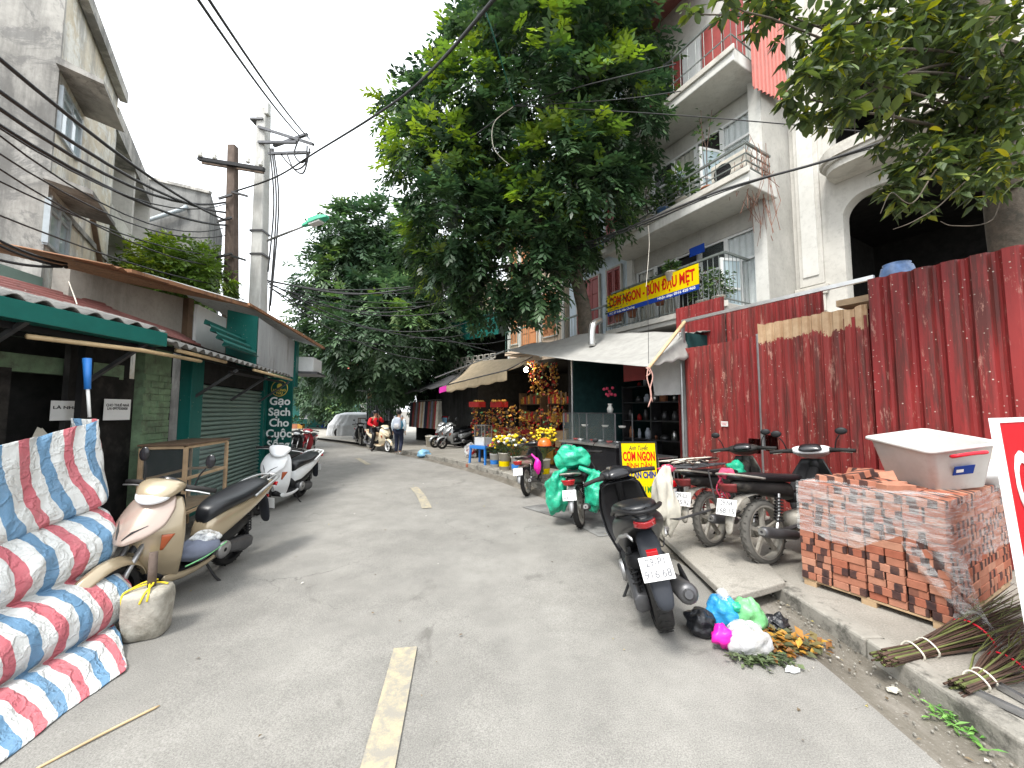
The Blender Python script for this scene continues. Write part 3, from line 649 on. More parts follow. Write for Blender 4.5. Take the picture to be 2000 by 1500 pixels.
# --- paper notices
for (px, py, w, h, lines, lbl) in ((231, 800, .30, .24, 'CHO THUÊ NHÀ\nLH: 0977020000', 'white paper rental notice taped to the dark stall door'), (130, 802, .26, .2, 'LÀ NHÀ', 'torn white paper notice deeper in the dark stall')):
    Yp = 3.83 if px > 200 else 3.2
    c = at(px, py, Yp); c.x = -4.59 if px < 200 else -4.56; c.y = -c.x / ((1000 - px) / 750); c.z = at(px, py, c.y).z
    t = thing('paper_notice', lbl, 'notice', c); b = MB(); b.box(c, (.004, w, h)); b.build('sheet', 'paper', t)
    text_part(lines, 'lettering', 'ink_black', t, basis(c + Vector((.004, 0, .03)), (0, 1, 0), UP), .042, width=w * .86, bold=.001, ext=.0005)
for (px, py) in ((211, 872), (258, 862)):
    c = at(px, py, 3.75); c.x = -4.58; b = MB(); g2 = random.Random(px)
    b.add([c + Vector((g2.uniform(0, .02), math.cos(a) * g2.uniform(.03, .09), math.sin(a) * g2.uniform(.1, .2))) for a in [k * PI / 4 for k in range(8)]], [tuple(range(8))])
    tag(b.build('paper_scrap', 'sack_white', solid=.002), 'torn pale paper scrap left on the dark door, ' + ('the wider one' if px < 230 else 'the narrow one'), 'paper')
# umbrella hanging from the gutter
u = thing('folded_umbrella', 'folded blue umbrella hanging from the stall beam by its handle', 'umbrella', at(170, 800, 3.35))
b = MB(); b.tube([at(170, 700, 3.35), at(171, 760, 3.35)], [.03, .022], 8); b.build('canopy', 'stool_blue', u, smooth=True)
b = MB(); b.tube([at(171, 755, 3.35), at(175, 815, 3.35)], .012, 8); b.build('shaft', 'ink_white', u, smooth=True)
# --- glass display cabinet
cb = thing('display_cabinet', 'empty wooden display cabinet with glass panes, standing behind the gold scooter', 'cabinet', F2.p(.9, .45, 0))
U0, U1, N0, N1, Z0, Z1 = .36, 1.4, .2, .65, .36, 1.18
for u in (U0, U1):
    for n_ in (N0, N1): b = MB(); b.fbox(F2, u - .02, u + .02, n_ - .02, n_ + .02, 0, Z1 - .02); b.build('post', 'wood_light', cb, bevel=.003)
for z in (Z0, .78, Z1 - .02):
    b = MB()
    for n_ in (N0, N1): b.fbox(F2, U0 + .02, U1 - .02, n_ - .018, n_ + .018, z - .017, z + .017)
    for u in (U0, U1): b.fbox(F2, u - .018, u + .018, N0 + .02, N1 - .02, z - .017, z + .017)
    b.build('rail', 'wood_light', cb, bevel=.003)
b = MB(); b.fbox(F2, U0 - .03, U1 + .03, N0 - .03, N1 + .03, Z1, Z1 + .025); b.build('top', 'wood_dark', cb, bevel=.004)
b = MB(); b.fbox(F2, U0 + .03, U1 - .03, N0 + .03, N1 - .03, Z0 + .02, Z0 + .035); b.build('shelf', 'wood_light', cb)
b = MB(); b.fbox(F2, U0 + .03, U1 - .03, N0 + .03, N1 - .03, .77, .776); b.build('glass_shelf', 'glass_pane', cb)
for z0, z1 in ((Z0 + .02, .76), (.80, Z1 - .04)):
    b = MB(); b.fbox(F2, U0 + .02, U1 - .02, N1 - .004, N1, z0, z1); b.build('glass', 'glass_pane', cb)
    b = MB(); b.fbox(F2, U0 - .002, U0 + .002, N0 + .02, N1 - .02, z0, z1); b.build('glass', 'glass_pane', cb)
b = MB(); b.fbox(F2, U0 + .02, U1 - .02, N0 - .01, N0, .05, Z1 - .04); b.build('back', 'interior_shade', cb)
# ================================================================ STRIPED TARP
PROF = [(-3.32, 1.50, 0), (-3.30, 1.42, .08), (-3.24, 1.1, .4), (-3.17, .9, .6), (-3.215, .845, .70), (-3.14, .80, .83), (-3.03, .69, 1.0), (-2.99, .58, 1.11), (-3.02, .48, 1.25), (-3.05, .43, 1.33), (-2.95, .41, 1.47), (-2.83, .33, 1.64), (-2.77, .22, 1.78), (-2.79, .13, 1.9), (-2.82, .085, 1.97), (-2.72, .10, 2.1), (-2.58, .06, 2.25), (-2.46, .012, 2.4), (-2.36, .008, 2.52)]
PP = smooth_path([(p[0], p[1], p[2]) for p in PROF], 5)
tarp_len = 2.5
def tarp_uv(s, a): return (s - a * (.60 - .19 * s) + .06 * math.sin(a * 4.3) + .10 * noise.noise((s * .9, a * 1.7, 6)), a)
def tarp_fn(u, v):
    """u 0..1 along the street toward the far end then round the corner; v down the profile"""
    p = PP[min(len(PP) - 1, round(v * (len(PP) - 1)))]
    x, z, arc = p.x, p.y, p.z
    s = u * tarp_len                                     # 0 near camera .. corner at 2.2
    Yc = 3.16 - .26 * v - (.35 * max(0, v - .75) / .25)   # far end of the bundle
    y = Yc - 2.2 + s; turn = max(0, s - 2.2 + .12)
    if turn > 0:
        k = min(1, turn / .24); y = Yc - .12 + .12 * math.sin(k * PI / 2) ; x -= .12 * (1 - math.cos(k * PI / 2)) + max(0, turn - .24) * 1.0
    slope = max(0, 1 - v * 1.6); z += (y - 3.0) * .26 * slope * (1 if z > .85 else .3)
    q_ = s + arc * .35; roll = noise.noise((s * 1.1, arc * .8, 4.2)) * .075 + (.5 - abs(noise.noise((q_ * 3.1, arc * 1.3, 1.2)))) * .06 - .02 + (.5 - abs(noise.noise((q_ * 7, arc * 4.1, 8)))) * .036 + noise.noise((s * 17, arc * 12, 3)) * .006
    hang = math.sin(s * 9 + arc * 2.0) * .012 * (1 if v < .35 else .5)
    x += (roll + hang) * (1 if v < .9 else .5); z = max(.008 + .02 * max(0, noise.noise((s * 3, arc * 4, 9))), z + roll * .45)
    if v > .86: x += .07 * noise.noise((s * 2.3, 1, 1)) * (v - .86) * 8; 
    return (x, y, z)
b = MB(); b.grid(tarp_fn, 150, len(PP) - 1, uvf=lambda u, v: tarp_uv(u * tarp_len, PP[round(v * (len(PP) - 1))].z))
o = b.build('striped_tarp', 'stripe_tarp', smooth=True, solid=.003)
tag(o, 'red white and blue striped tarpaulin draped in heavy folds over stacked goods', 'tarpaulin')
b = MB(); b.box((-3.85, 1.5, .62), (.75, 2.6, 1.24)); b.box((-3.55, 1.5, .2), (.6, 2.3, .3)); tag(b.build('stacked_goods', 'interior_shade', bevel=.03), 'dark stack of stored goods hidden under the striped tarpaulin', 'goods')
# ================================================================ CONCRETE FOOT WITH A STEEL POST STUB
cbp = gnd(286, 1238); cb = thing('post_foot', 'rough concrete block with a rusty post stub, tied with yellow cord', 'concrete block', (cbp.x, cbp.y, 0), R(20))
b = MB()
def ringat(z, rx, ry, n=28, e=3.2, cx=0):
    out = []
    for k in range(n):
        a = 2 * PI * k / n; ca, sa = math.cos(a), math.sin(a)
        out.append(Vector((cx + rx * abs(ca) ** (2 / e) * (1 if ca >= 0 else -1), ry * abs(sa) ** (2 / e) * (1 if sa >= 0 else -1), z)))
    return out
rg = [ringat(z, rx, ry) for z, rx, ry in ((.0, .108, .098), (.012, .125, .115), (.06, .128, .118), (.15, .13, .12), (.24, .135, .122), (.29, .135, .122), (.315, .124, .112), (.32, .08, .07))]
rg = [[v + Vector((noise.noise(v * 9), noise.noise(v * 9 + Vector((5, 0, 0))), .6 * noise.noise(v * 8 + Vector((0, 9, 0))))) * .012 for v in r_] for r_ in rg]
b.loft(rg); b.build('block', 'concrete_block', cb, smooth=True, local=True)
b = MB(); b.tube([(.0, .03, .30), (.0, .03, .56)], .026, 10); b.build('post_stub', 'wood_pole', cb, smooth=True, local=True)
for pts in ([(-.115, -.08, .25), (-.115, -.07, .325), (-.05, .0, .34), (.03, .05, .335), (.10, .02, .33)], [(-.115, -.07, .325), (-.07, .07, .335), (.02, .07, .35)], [(.0, -.125, .26), (.02, -.105, .325), (.02, .0, .345), (-.01, .06, .36)], [(.04, -.12, .27), (.04, -.10, .325), (.0, .0, .345)]):
    b = MB(); b.tube(smooth_path(pts, 5), .0065, 6); b.build('cord', 'rope_yellow', cb, smooth=True, local=True)
# ================================================================ OLD HOUSES BEHIND THE STALLS
FB = Frame(-7.5, 6.0, -.57, .82)
hb = thing('old_apartment_block', 'weathered old apartment block with mould stains and hooded windows', 'building', FB.p(1.5, 0, 0))
b = MB(); b.obox(FB.p(1.55, -3, 4.55), FB.d * 1.55, FB.n * 3, UP * 4.55); b.build('wall', ['wall_cream'], hb)
b = MB(); b.obox(FB.p(-.03, -3.0, 4.6), FB.d * .03, FB.n * 3.0, UP * 4.6); b.build('end_wall', 'wall_mould', hb)
def win(F, parent, px0, py0, px1, py1, n=0, frame='pvc_grey', hood=True, cols=2, trans=.22):
    u0, za = F.hit(px0, py0, n); u1, zb = F.hit(px1, py0, n); _, z0 = F.hit(px0, py1, n); z1 = za
    u0, u1 = min(u0, u1), max(u0, u1)
    b = MB(); w = b
    wn_ = MB()
    for uu in [u0, u1]: wn_.fbox(F, uu - .03, uu + .03, n - .02, n + .05, z0, z1)
    for k in range(1, cols): uu = u0 + (u1 - u0) * k / cols; wn_.fbox(F, uu - .022, uu + .022, n - .02, n + .045, z0, z1)
    for zz in (z0, z1, z1 - (z1 - z0) * trans): wn_.fbox(F, u0, u1, n - .02, n + .04, zz - .025, zz + .025)
    wd = wn_.build('window', frame, parent)
    b.fbox(F, u0, u1, n - .01, n + .012, z0, z1); b.build('pane', 'window_glass_pale', wd)
    if hood:
        b = MB(); b.prism([F.p(u0 - .25, n, z1 + .34), F.p(u0 - .25, n + .55, z1 + .2), F.p(u0 - .25, n + .55, z1 + .13), F.p(u0 - .25, n, z1 + .22)], F.d * (u1 - u0 + .5)); b.build('hood', 'wall_mould', parent)
    return u0, u1, z0, z1
t_ = NT('window_glass_pale'); t_.base((.42, .52, .56)); t_.set(rough=.06, spec=.8)
win(FB, hb, 118, 168, 160, 268); win(FB, hb, 93, 388, 135, 480)
b = MB(); b.prism([FB.p(0, .02, 8.9), FB.p(3.12, .02, 8.9), FB.p(3.12, .02, 9.15), FB.p(0, .02, 9.15)], FB.n * .14); b.build('cornice', 'wall_mould', hb)
b = MB(); b.fbox(FB, 0, 3.1, .0, .035, 5.0, 5.1); b.build('string_course', 'wall_mould', hb)
for (u, z) in ((1.9, 5.5),):
    b = MB(); b.bar(FB.p(u, .03, z), FB.p(u + .7, .03, z - .75), .05, .1, up=FB.n); b.build('board', 'wood_dark', hb)
h2 = thing('balcony_house', 'stained house with deep balconies beyond the old apartment block', 'building', FB.p(5.2, 0, 0))
b = MB(); b.obox(FB.p(5.2, -3.6, 4.3), FB.d * 2.07, FB.n * 2.6, UP * 4.3); b.build('wall', 'wall_pale', h2)
for z0, z1, m_ in ((0, 3.3, 'wall_cream'), (3.95, 4.75, 'wall_mould'), (6.0, 6.4, 'wall_pale'), (8.2, 8.75, 'wall_mould')):
    b = MB(); b.fbox(FB, 3.13, 7.3, -.95, .02, z0, z1); b.build('parapet', m_, h2)
for u in (3.18, 5.2, 7.2):
    b = MB(); b.fbox(FB, u - .09, u + .09, -.95, -.02, 0, 8.5); b.build('wall_fin', 'wall_pale', h2)
b = MB()
for i in range(14):
    for j in range(7): b.fbox(FB, 3.3 + i * .13, 3.3 + i * .13 + .10, -.1, .03, 3.34 + j * .085, 3.34 + j * .085 + .06)
o = b.build('brick_screen', 'red_tile', h2); o['kind'] = 'stuff'
h3 = thing('dark_gable_house', 'dark mouldy gable wall with a bent grey drainpipe', 'building', (-11.3, 13.4, 0))
a, c = at(272, 345, 13.2), at(412, 378, 13.0); z0 = 0
b = MB(); b.prism([(a.x, a.y, 0), (c.x, c.y, 0), (c.x, c.y, c.z), ((a.x + c.x) / 2, (a.y + c.y) / 2, (a.z + c.z) / 2 + .1), (a.x, a.y, a.z)], (-2.0, 3.2, 0)); b.build('wall', 'wall_dark', h3)
b = MB(); b.bar((a.x, a.y - .02, a.z + .02), (c.x, c.y - .02, c.z + .02), .12, .1); b.build('coping', 'wall_mould', h3)
b = MB(); b.tube([at(276, 480, 12.95), at(284, 432, 12.95), at(358, 408, 12.9), at(364, 404, 13.0)], .07, 10); b.build('drainpipe', 'pvc_grey', h3, smooth=True)
# ================================================================ RIGHT SIDE: tin fence
FF = Frame(4.2, 4.8, -.49, .87, flip=True)
def rail_bars(F, name, parent, u0, u1, n, z0, z1, step, r=.008, m='rail_grey'):
    """upright bars, each its own part"""
    k = max(2, int(abs(u1 - u0) / step)); first = None
    for i in range(k + 1):
        u = u0 + (u1 - u0) * i / k
        if first is None:
            b = MB(); b.tube([F.p(u, n, z0), F.p(u, n, z1)], r, 6); first = (b.build(name, m, parent), u)
        else:
            o = first[0].copy(); col.objects.link(o); o.location = Vector(o.location) + F.d * (u - first[1])
fence = thing('tin_fence', 'tall patched fence of dented dark red corrugated sheets on steel posts', 'fence', FF.p(.8, 0, 0))
def fsheet(u0, u1, z0, z1, waves, amp, m, n=.04, prof='trap', skip=None, nv=8, wob=.02, tc=0, tilt=0, dz=0, seg=None):
    b = MB(); corr(b, FF.p(u0, n, z0), FF.p(u1, n, z0 + dz), FF.p(u0 + tilt, n, z1), waves, amp, prof, nv=nv, skip=skip, wob=wob, topcut=tc, seg=seg)
    return b.build('sheet', m, fence, solid=.003)
fsheet(-2.3, -.29, .12, 3.17, 10, .026, 'sheet_red', .09, seg=8)
fsheet(-.30, -.02, .1, 2.76, 2.6, .02, 'sheet_red', .035, seg=8)
def hole2(u, v): return u > .90 and .318 < v + .031 < .42
def hole1(u, v): return u < .14 and .33 < v + .031 < .44
fsheet(-.26, 1.0, .1, 2.88, 11, .015, 'sheet_bleached', .05, skip=lambda u, v: u > .84 and .33 < v < .41, nv=24, wob=.03, tc=.02)
fsheet(1.03, 1.32, .1, 2.72, 3, .015, 'sheet_red', .045, nv=24, skip=lambda u, v: .05 < u < .6 and .33 < v < .41)
fsheet(1.27, 2.22, .1, 2.70, 9, .015, 'sheet_red_faded', .055, nv=8, wob=.025)
fsheet(2.0, 2.3, .1, 2.6, 3, .012, 'sheet_red', .02, nv=4)
for u, z in ((2.28, 3.18), (1.015, 2.75), (-.31, 3.2), (-2.35, 3.2)):
    b = MB(); b.obox(FF.p(u, .03, z / 2), FF.d * .022, FF.n * .022, UP * z / 2); b.build('post', 'steel_grey', fence)
b = MB(); b.obox(FF.p(.98, .03, 3.2), FF.d * 1.31, FF.n * .025, UP * .025); b.build('rail', 'alu', fence)
for z in (.9, 1.75):
    b = MB(); b.obox(FF.p(0, -.02, z), FF.d * 2.3, FF.n * .015, UP * .02); b.build('rail', 'steel_dark', fence)
b = MB(); u_, z_ = FF.hit(1415, 828, .08); b.fbox(FF, u_ - .055, u_ + .055, .078, .081, z_ - .04, z_ + .04); o = b.build('sticker', 'paper', fence)
text_part('KHOAN CẮT\nBÊ TÔNG', 'lettering', 'ink_red', fence, basis(FF.p(u_, .083, z_), -FF.d, UP), .03, width=.09, ext=.0004)
# back run of sheets
bf = thing('back_tin_sheets', 'second row of dark red tin sheets rising behind the fence', 'tin sheets', FF.p(2, -.8, 0))
for (u0, u1, z1, m_, n) in ((1.9, 2.9, 3.66, 'sheet_red', -.62), (1.15, 1.9, 3.4, 'sheet_red_faded', -.63), (.42, 1.18, 3.36, 'sheet_red', -.60), (-.2, .44, 3.0, 'sheet_red', -.62)):
    b = MB(); corr(b, FF.p(u0, n, .1), FF.p(u1, n, .1), FF.p(u0, n, z1), (u1 - u0) * 11, .012, 'trap', nv=4, wob=.02, seg=6); b.build('sheet', m_, bf, solid=.003)
# ================================================================ BALCONY HOUSE
FA = Frame(5.6, 8.1, -.49, .87, flip=True)
ha = thing('balcony_row_house', 'white narrow row house with three stacked balconies and curtained windows', 'building', FA.p(2, 0, 0))
WA = 4.0
b = MB()
b.fbox(FA, 0, WA, -6, -.12, 3.4, 13.5); b.build('wall', 'wall_white', ha)
b = MB(); b.fbox(FA, -.02, .0, -5.9, .12, 3.4, 12.5); b.build('side_wall', 'wall_cement', ha)
for u0, u1 in ((0, .26), (WA - .2, WA)):
    b = MB(); b.fbox(FA, u0, u1, -.12, .12, 0, 12.8); b.build('pier', 'wall_white', ha)
def glazing(z0, z1, transom, u0=.28, u1=3.75, cols=5, open_leaf=None):
    """a run of framed panes with curtains behind"""
    b = MB(); b.fbox(FA, u0, u1, -.11, -.1, z0, z1); rm = b.build('room_shade', 'interior_shade', ha)  # flat dark panel painted as the unlit room behind the panes
    w = (u1 - u0) / cols
    for k in range(cols):
        a, c = u0 + k * w, u0 + (k + 1) * w
        fr = MB()
        for uu in (a, c - .05): fr.fbox(FA, uu, uu + .05, -.06, .0, z0, z1)
        for zz in (z0, transom, z1 - .05): fr.fbox(FA, a + .05, c - .05, -.055, -.005, zz, zz + .05)
        fo = fr.build('window', 'frame_white', ha)
        if k != open_leaf:
            cu = MB(); cu.grid(lambda u, v: FA.p(a + .05 + (c - a - .1) * u, -.08 + .012 * math.sin(u * 26 + k), z0 + .04 + (transom - z0 - .04) * v if k % 2 else z0 + .04 + (z1 - z0 - .08) * v), 26, 2)
            cu.build('curtain', 'curtain_pale' if k < 2 else 'curtain', fo, smooth=True)
        gl = MB(); gl.fbox(FA, a + .05, c - .05, -.04, -.036, z0 + .05, z1 - .05)
        if k != open_leaf: gl.build('pane', 'glass_pane', fo)
def leaf(u, z0, z1, ang, w=.62):
    d = FA.d * math.cos(ang) + FA.n * math.sin(ang); p = FA.p(u, 0, 0); b = MB()
    for t0 in (0, w - .06): b.obox(p + d * (t0 + .03) + UP * (z0 + z1) / 2, d * .03, d.cross(UP) * .02, UP * (z1 - z0) / 2)
    for z in (z0 + .03, z1 - .03, z0 + (z1 - z0) * .38): b.obox(p + d * w / 2 + UP * z, d * (w / 2 - .06), d.cross(UP) * .018, UP * .03)
    o = b.build('casement', 'frame_white', ha); b = MB(); b.obox(p + d * w / 2 + UP * (z0 + z1) / 2, d * (w / 2 - .06), d.cross(UP) * .002, UP * ((z1 - z0) / 2 - .04)); b.build('pane', 'window_glass_pale', o)
glazing(3.95, 5.75, 5.05, open_leaf=2); glazing(6.75, 8.55, 7.95, open_leaf=1)
leaf(.62, 3.95, 5.1, R(70), .55); leaf(1.0, 6.75, 7.95, R(75)); leaf(1.95, 6.75, 7.9, R(100))
BAL = []
def balcony(z, th, u0, u1, depth, m='wall_white'):
    b = MB(); b.fbox(FA, u0, u1, -.1, depth, z, z + th); b.build('balcony_slab', m, ha, bevel=.02)
    b = MB(); b.fbox(FA, u0 - .04, u1, depth - .0, depth + .05, z + th - .1, z + th + .03); b.build('cornice', 'plinth_stone', ha, bevel=.01)
balcony(3.68, .22, .40, WA, 1.0, 'wall_cement'); balcony(6.2, .34, -.15, WA, 1.0); balcony(9.05, .30, .05, WA, 1.0)
def railing(z0, z1, u0, u1, depth, bars, hz=()):
    for z in (z0 + .06, z1):
        b = MB(); b.bar(FA.p(u0, depth, z), FA.p(u1, depth, z), .045 if z == z1 else .025); b.build('handrail', 'rail_grey', ha)
        b = MB(); b.bar(FA.p(u0, depth - .02, z), FA.p(u0, .05, z), .045 if z == z1 else .025); b.build('handrail', 'rail_grey', ha)
    for z in hz:
        b = MB(); b.bar(FA.p(u0, depth, z), FA.p(u1, depth, z), .022); b.build('handrail', 'rail_grey', ha)
        b = MB(); b.bar(FA.p(u0, depth - .02, z), FA.p(u0, .05, z), .022); b.build('handrail', 'rail_grey', ha)
    rail_bars(FA, 'bar', ha, u0, u1, depth, z0, z1, bars)
    FS = Frame(*FA.p(u0, depth, 0)[:2], -FA.n.x, -FA.n.y)
    rail_bars(FS, 'bar', ha, 0, depth - .1, 0, z0, z1, bars)
railing(3.93, 5.0, .43, 3.8, .97, .125); railing(6.55, 7.12, -.1, 3.8, .97, .62, (6.74, 6.9)); railing(9.36, 10.35, .1, 3.8, .97, .2, (9.7,))
# top storey: red panels, rounded red roof hood
for k in range(6):
    b = MB(); b.fbox(FA, .3 + k * .58, .3 + k * .58 + .52, -.1, -.02, 9.4, 11.4); b.build('shutter_panel', 'shutter_red' if k != 2 else 'frame_white', ha)
b = MB()
rg = [[FA.p(u, n_, z) for n_, z in ((-.3, 13.2), (.6, 13.0), (1.15, 12.5), (1.35, 11.9), (1.27, 11.88), (1.07, 12.4), (.55, 12.85), (-.3, 13.05))] for u in (.9, WA + .2)]
b.loft(rg); b.build('roof_hood', 'sheet_roof_red', ha)
b = MB(); corr(b, FA.p(-.2, -.6, 8.55), FA.p(-.06, .55, 8.55), FA.p(-.2, -.6, 13), 9, .02, 'trap', nv=2); b.build('side_sheet', 'sheet_roof_pink', ha, solid=.004)
b = MB(); b.fbox(FA, .26, 3.8, -.03, .02, 5.75, 6.2); b.build('lintel', 'wall_cement', ha)
# things on the balconies
def ac_unit(F, u, n, z, lbl):
    t = thing('air_conditioner', lbl, 'air conditioner', F.p(u, n, z))
    b = MB(); b.fbox(F, u - .38, u + .38, n - .14, n + .14, z, z + .52); b.build('casing', 'pot_white', t, bevel=.015)
    for r_ in (.19, .13, .07):
        b = MB(); c = F.p(u + .12, n + .145, z + .26); b.tube([c + F.d * r_ * math.cos(a) + UP * r_ * math.sin(a) for a in [k * PI / 12 for k in range(25)]], .006, 4, False); b.build('grille', 'black_matt', t)
    b = MB(); c = F.p(u + .12, n + .141, z + .26); b.add([c + F.d * .2 * math.cos(k * PI / 10) + UP * .2 * math.sin(k * PI / 10) for k in range(20)], [tuple(range(20))[::-1]]); b.build('fan_mesh', 'ink_black', t)
ac_unit(FA, 3.3, .7, 6.56, 'white air conditioner at the dark end of the middle balcony')
ac_unit(FA, .35, .72, 6.56, 'white air conditioner near the corner of the middle balcony rail')
def leafmesh(name, N, spread, L, W, cols, m='leaf', seed=0, droop=.3, parent=None, base=None, up=.6, fold=.25):
    """one mesh of N separate leaves; spread() gives a point and an outward direction"""
    g = random.Random(seed); V = []; Fc = []; C = []
    for _ in range(N):
        p, d = spread(g); d = Vector(d) + Vector((g.uniform(-.7, .7), g.uniform(-.7, .7), g.uniform(-.5, .7) - droop)); d.normalize()
        s = d.cross(UP if abs(d.z) < .9 else Vector((1, 0, 0))).normalized(); s = Matrix.Rotation(g.uniform(-.8, .8), 3, d) @ s; nrm = s.cross(d)
        l = L * g.uniform(.6, 1.25); w = W * g.uniform(.7, 1.2); bi = len(V)
        V += [p, p + d * l * .45 + s * w * .5 + nrm * w * fold, p + d * l * .5 - UP * l * .04, p + d * l * .45 - s * w * .5 + nrm * w * fold, p + d * l - UP * l * droop * .4]
        Fc += [(bi, bi + 1, bi + 2), (bi, bi + 2, bi + 3), (bi + 1, bi + 4, bi + 2), (bi + 2, bi + 4, bi + 3)]
        c = cols[min(len(cols) - 1, int(g.random() ** 1.5 * len(cols)))]; k = g.uniform(.7, 1.25); C += [(c[0] * k, c[1] * k, c[2] * k, 1)] * 5
    me = bpy.data.meshes.new(name); me.from_pydata([tuple(v) for v in V], [], Fc); me.materials.append(MAT(m))
    ca = me.color_attributes.new('leafcol', 'FLOAT_COLOR', 'POINT'); ca.data.foreach_set('color', [x for c in C for x in c])
    o = bpy.data.objects.new(name, me); col.objects.link(o)
    if parent is not None: adopt(o, parent)
    return o
GREENS = [(.035, .075, .03), (.05, .11, .035), (.08, .15, .04), (.13, .22, .05)]
def potted(px_u, n, z, F, h, r, lbl, seed, pot='pot_white', cols=GREENS, N=90, L=.13, grp=None):
    c = F.p(px_u, n, z); t = thing('potted_plant', lbl, 'plant', c, group=grp)
    b = MB(); b.lathe([(0, 0), (.10, 0), (.14, .2), (.15, .2), (.15, .23), (.12, .23), (.11, .17), (0, .17)], 14, c); b.build('pot', pot, t, smooth=True)
    g = random.Random(seed)
    for k in range(3):
        b = MB(); b.tube([c + Vector((0, 0, .15)), c + Vector((g.uniform(-.1, .1), g.uniform(-.1, .1), .2 + h * .5)), c + Vector((g.uniform(-.2, .2), g.uniform(-.2, .2), .2 + h))], .008, 5); b.build('stem', 'wood_twig', t)
    def sp(g): 
        a, q, zz = g.uniform(0, 2 * PI), g.uniform(0, 1) ** .6 * r, g.uniform(.1, 1); d = Vector((math.cos(a), math.sin(a), .3)); return c + Vector((d.x * q, d.y * q, .2 + h * zz)), d
    leafmesh('foliage', N, sp, L, L * .45, cols, seed=seed, parent=t)
for i, (u, n, z, h, r, lbl, pot) in enumerate([(.75, .72, 3.92, .55, .28, 'leafy potted plant at the corner of the lower balcony', 'pot_white'), (1.15, .72, 3.92, .75, .25, 'tall leafy potted plant behind the lower balcony bars', 'pot_white'),
        (1.75, .99, 4.75, .25, .16, 'small white flower pot on the lower balcony handrail', 'pot_white'), (2.35, .7, 4.35, .55, .3, 'dark bushy plant above the yellow banner', 'terracotta'), (3.2, .8, 4.2, .55, .35, 'spiky grey-green plant at the far end above the banner', 'terracotta'),
        (3.7, .8, 4.2, .5, .3, 'feathery plant beyond the end of the yellow banner', 'terracotta'),
        (1.55, .8, 6.56, .75, .3, 'broad-leaved plant with pale blooms on the middle balcony', 'pot_white'), (2.1, .8, 6.56, .4, .25, 'low plant in a dark basin on the middle balcony', 'pot_blue'), (2.55, .8, 6.56, .95, .4, 'big dark shrub in a pot on the middle balcony', 'pot_white'),
        (1.0, .6, 6.6, 1.9, .28, 'tall thin sapling rising to the upper balcony', 'terracotta')]):
    potted(u, n, z, FA, h, r, lbl, 20 + i, pot, N=90 if i == 9 else 210, L=.13 if i != 6 else .2)
# dead creeper hanging down the house corner
cr = thing('dry_creeper', 'dry brown creeper hanging off the corner of the white house', 'creeper', FA.p(-.1, .2, 5)); b = MB(); g = random.Random(9)
for k in range(60):
    u = g.uniform(-.2, .2); n = g.uniform(.0, .95); z1 = g.uniform(6.6, 7.3); L = g.uniform(.4, 1.7) if n < .5 else g.uniform(.3, .9)
    b.tube([FA.p(u - .02, n, z1), FA.p(u + g.uniform(-.1, .1), n + g.uniform(-.1, .1), z1 - L * .5), FA.p(u + g.uniform(-.2, .2), n + g.uniform(-.15, .15), z1 - L)], .006, 3, False)
o = b.build('stems', 'dry_stem', cr); o['kind'] = 'stuff'
# ================================================================ YELLOW BANNER
bn = thing('restaurant_banner', 'long yellow and blue restaurant banner on the lower balcony rail', 'banner', FA.p(2.2, 1.08, 4))
u0, z0a = FA.hit(1187, 615, 1.06); u1, z1a = FA.hit(1364, 517, 1.06); zb = 3.88; zt = 4.62
print('banner', u0, u1, z0a, z1a, FA.hit(1187, 577, 1.06), FA.hit(1364, 570, 1.06))
zt = (FA.hit(1187, 577, 1.06)[1] + z1a) / 2; zb = (z0a + FA.hit(1364, 570, 1.06)[1]) / 2
U = lambda t: u0 + (u1 - u0) * t
b = MB(); b.fbox(FA, u1, u0, 1.05, 1.07, zb + (zt - zb) * .2, zt); b.build('panel', 'sign_yellow', bn)
b = MB(); b.fbox(FA, u1, u0, 1.05, 1.068, zb, zb + (zt - zb) * .2); b.build('footer', 'sign_blue', bn)
Lb = abs(u1 - u0); H = zt - zb
text_part('CƠM NGON - BÚN ĐẬU MẸT', 'lettering', 'ink_red', bn, basis(FA.p((u0 + u1) / 2, 1.073, zb + H * .60), -FA.d, UP), H * .62, width=Lb * .94, bold=.012)
text_part('Nhận ship: 0916 420 960', 'lettering', 'ink_white', bn, basis(FA.p(U(.79), 1.071, zb + H * .105), -FA.d, UP), H * .15, width=Lb * .36, bold=.002)
text_part('ĐC: 37 Trần Văn Chuông', 'lettering', 'ink_white', bn, basis(FA.p(U(.19), 1.071, zb + H * .085), -FA.d, UP), H * .13, width=Lb * .32, bold=.001)
bp = thing('address_plate', 'small dark blue address plate hung inside the lower balcony', 'plate', FA.p(1.9, .2, 4.9))
u_, z_ = FA.hit(1361, 489, .3); b = MB(); b.fbox(FA, u_ - .2, u_ + .2, .29, .31, z_ - .11, z_ + .11); b.build('panel', 'sign_blue', bp)
b = MB(); b.bar(FA.p(u_, .3, 3.9), FA.p(u_, .3, z_ - .11), .03); b.build('bracket', 'steel_dark', bp)
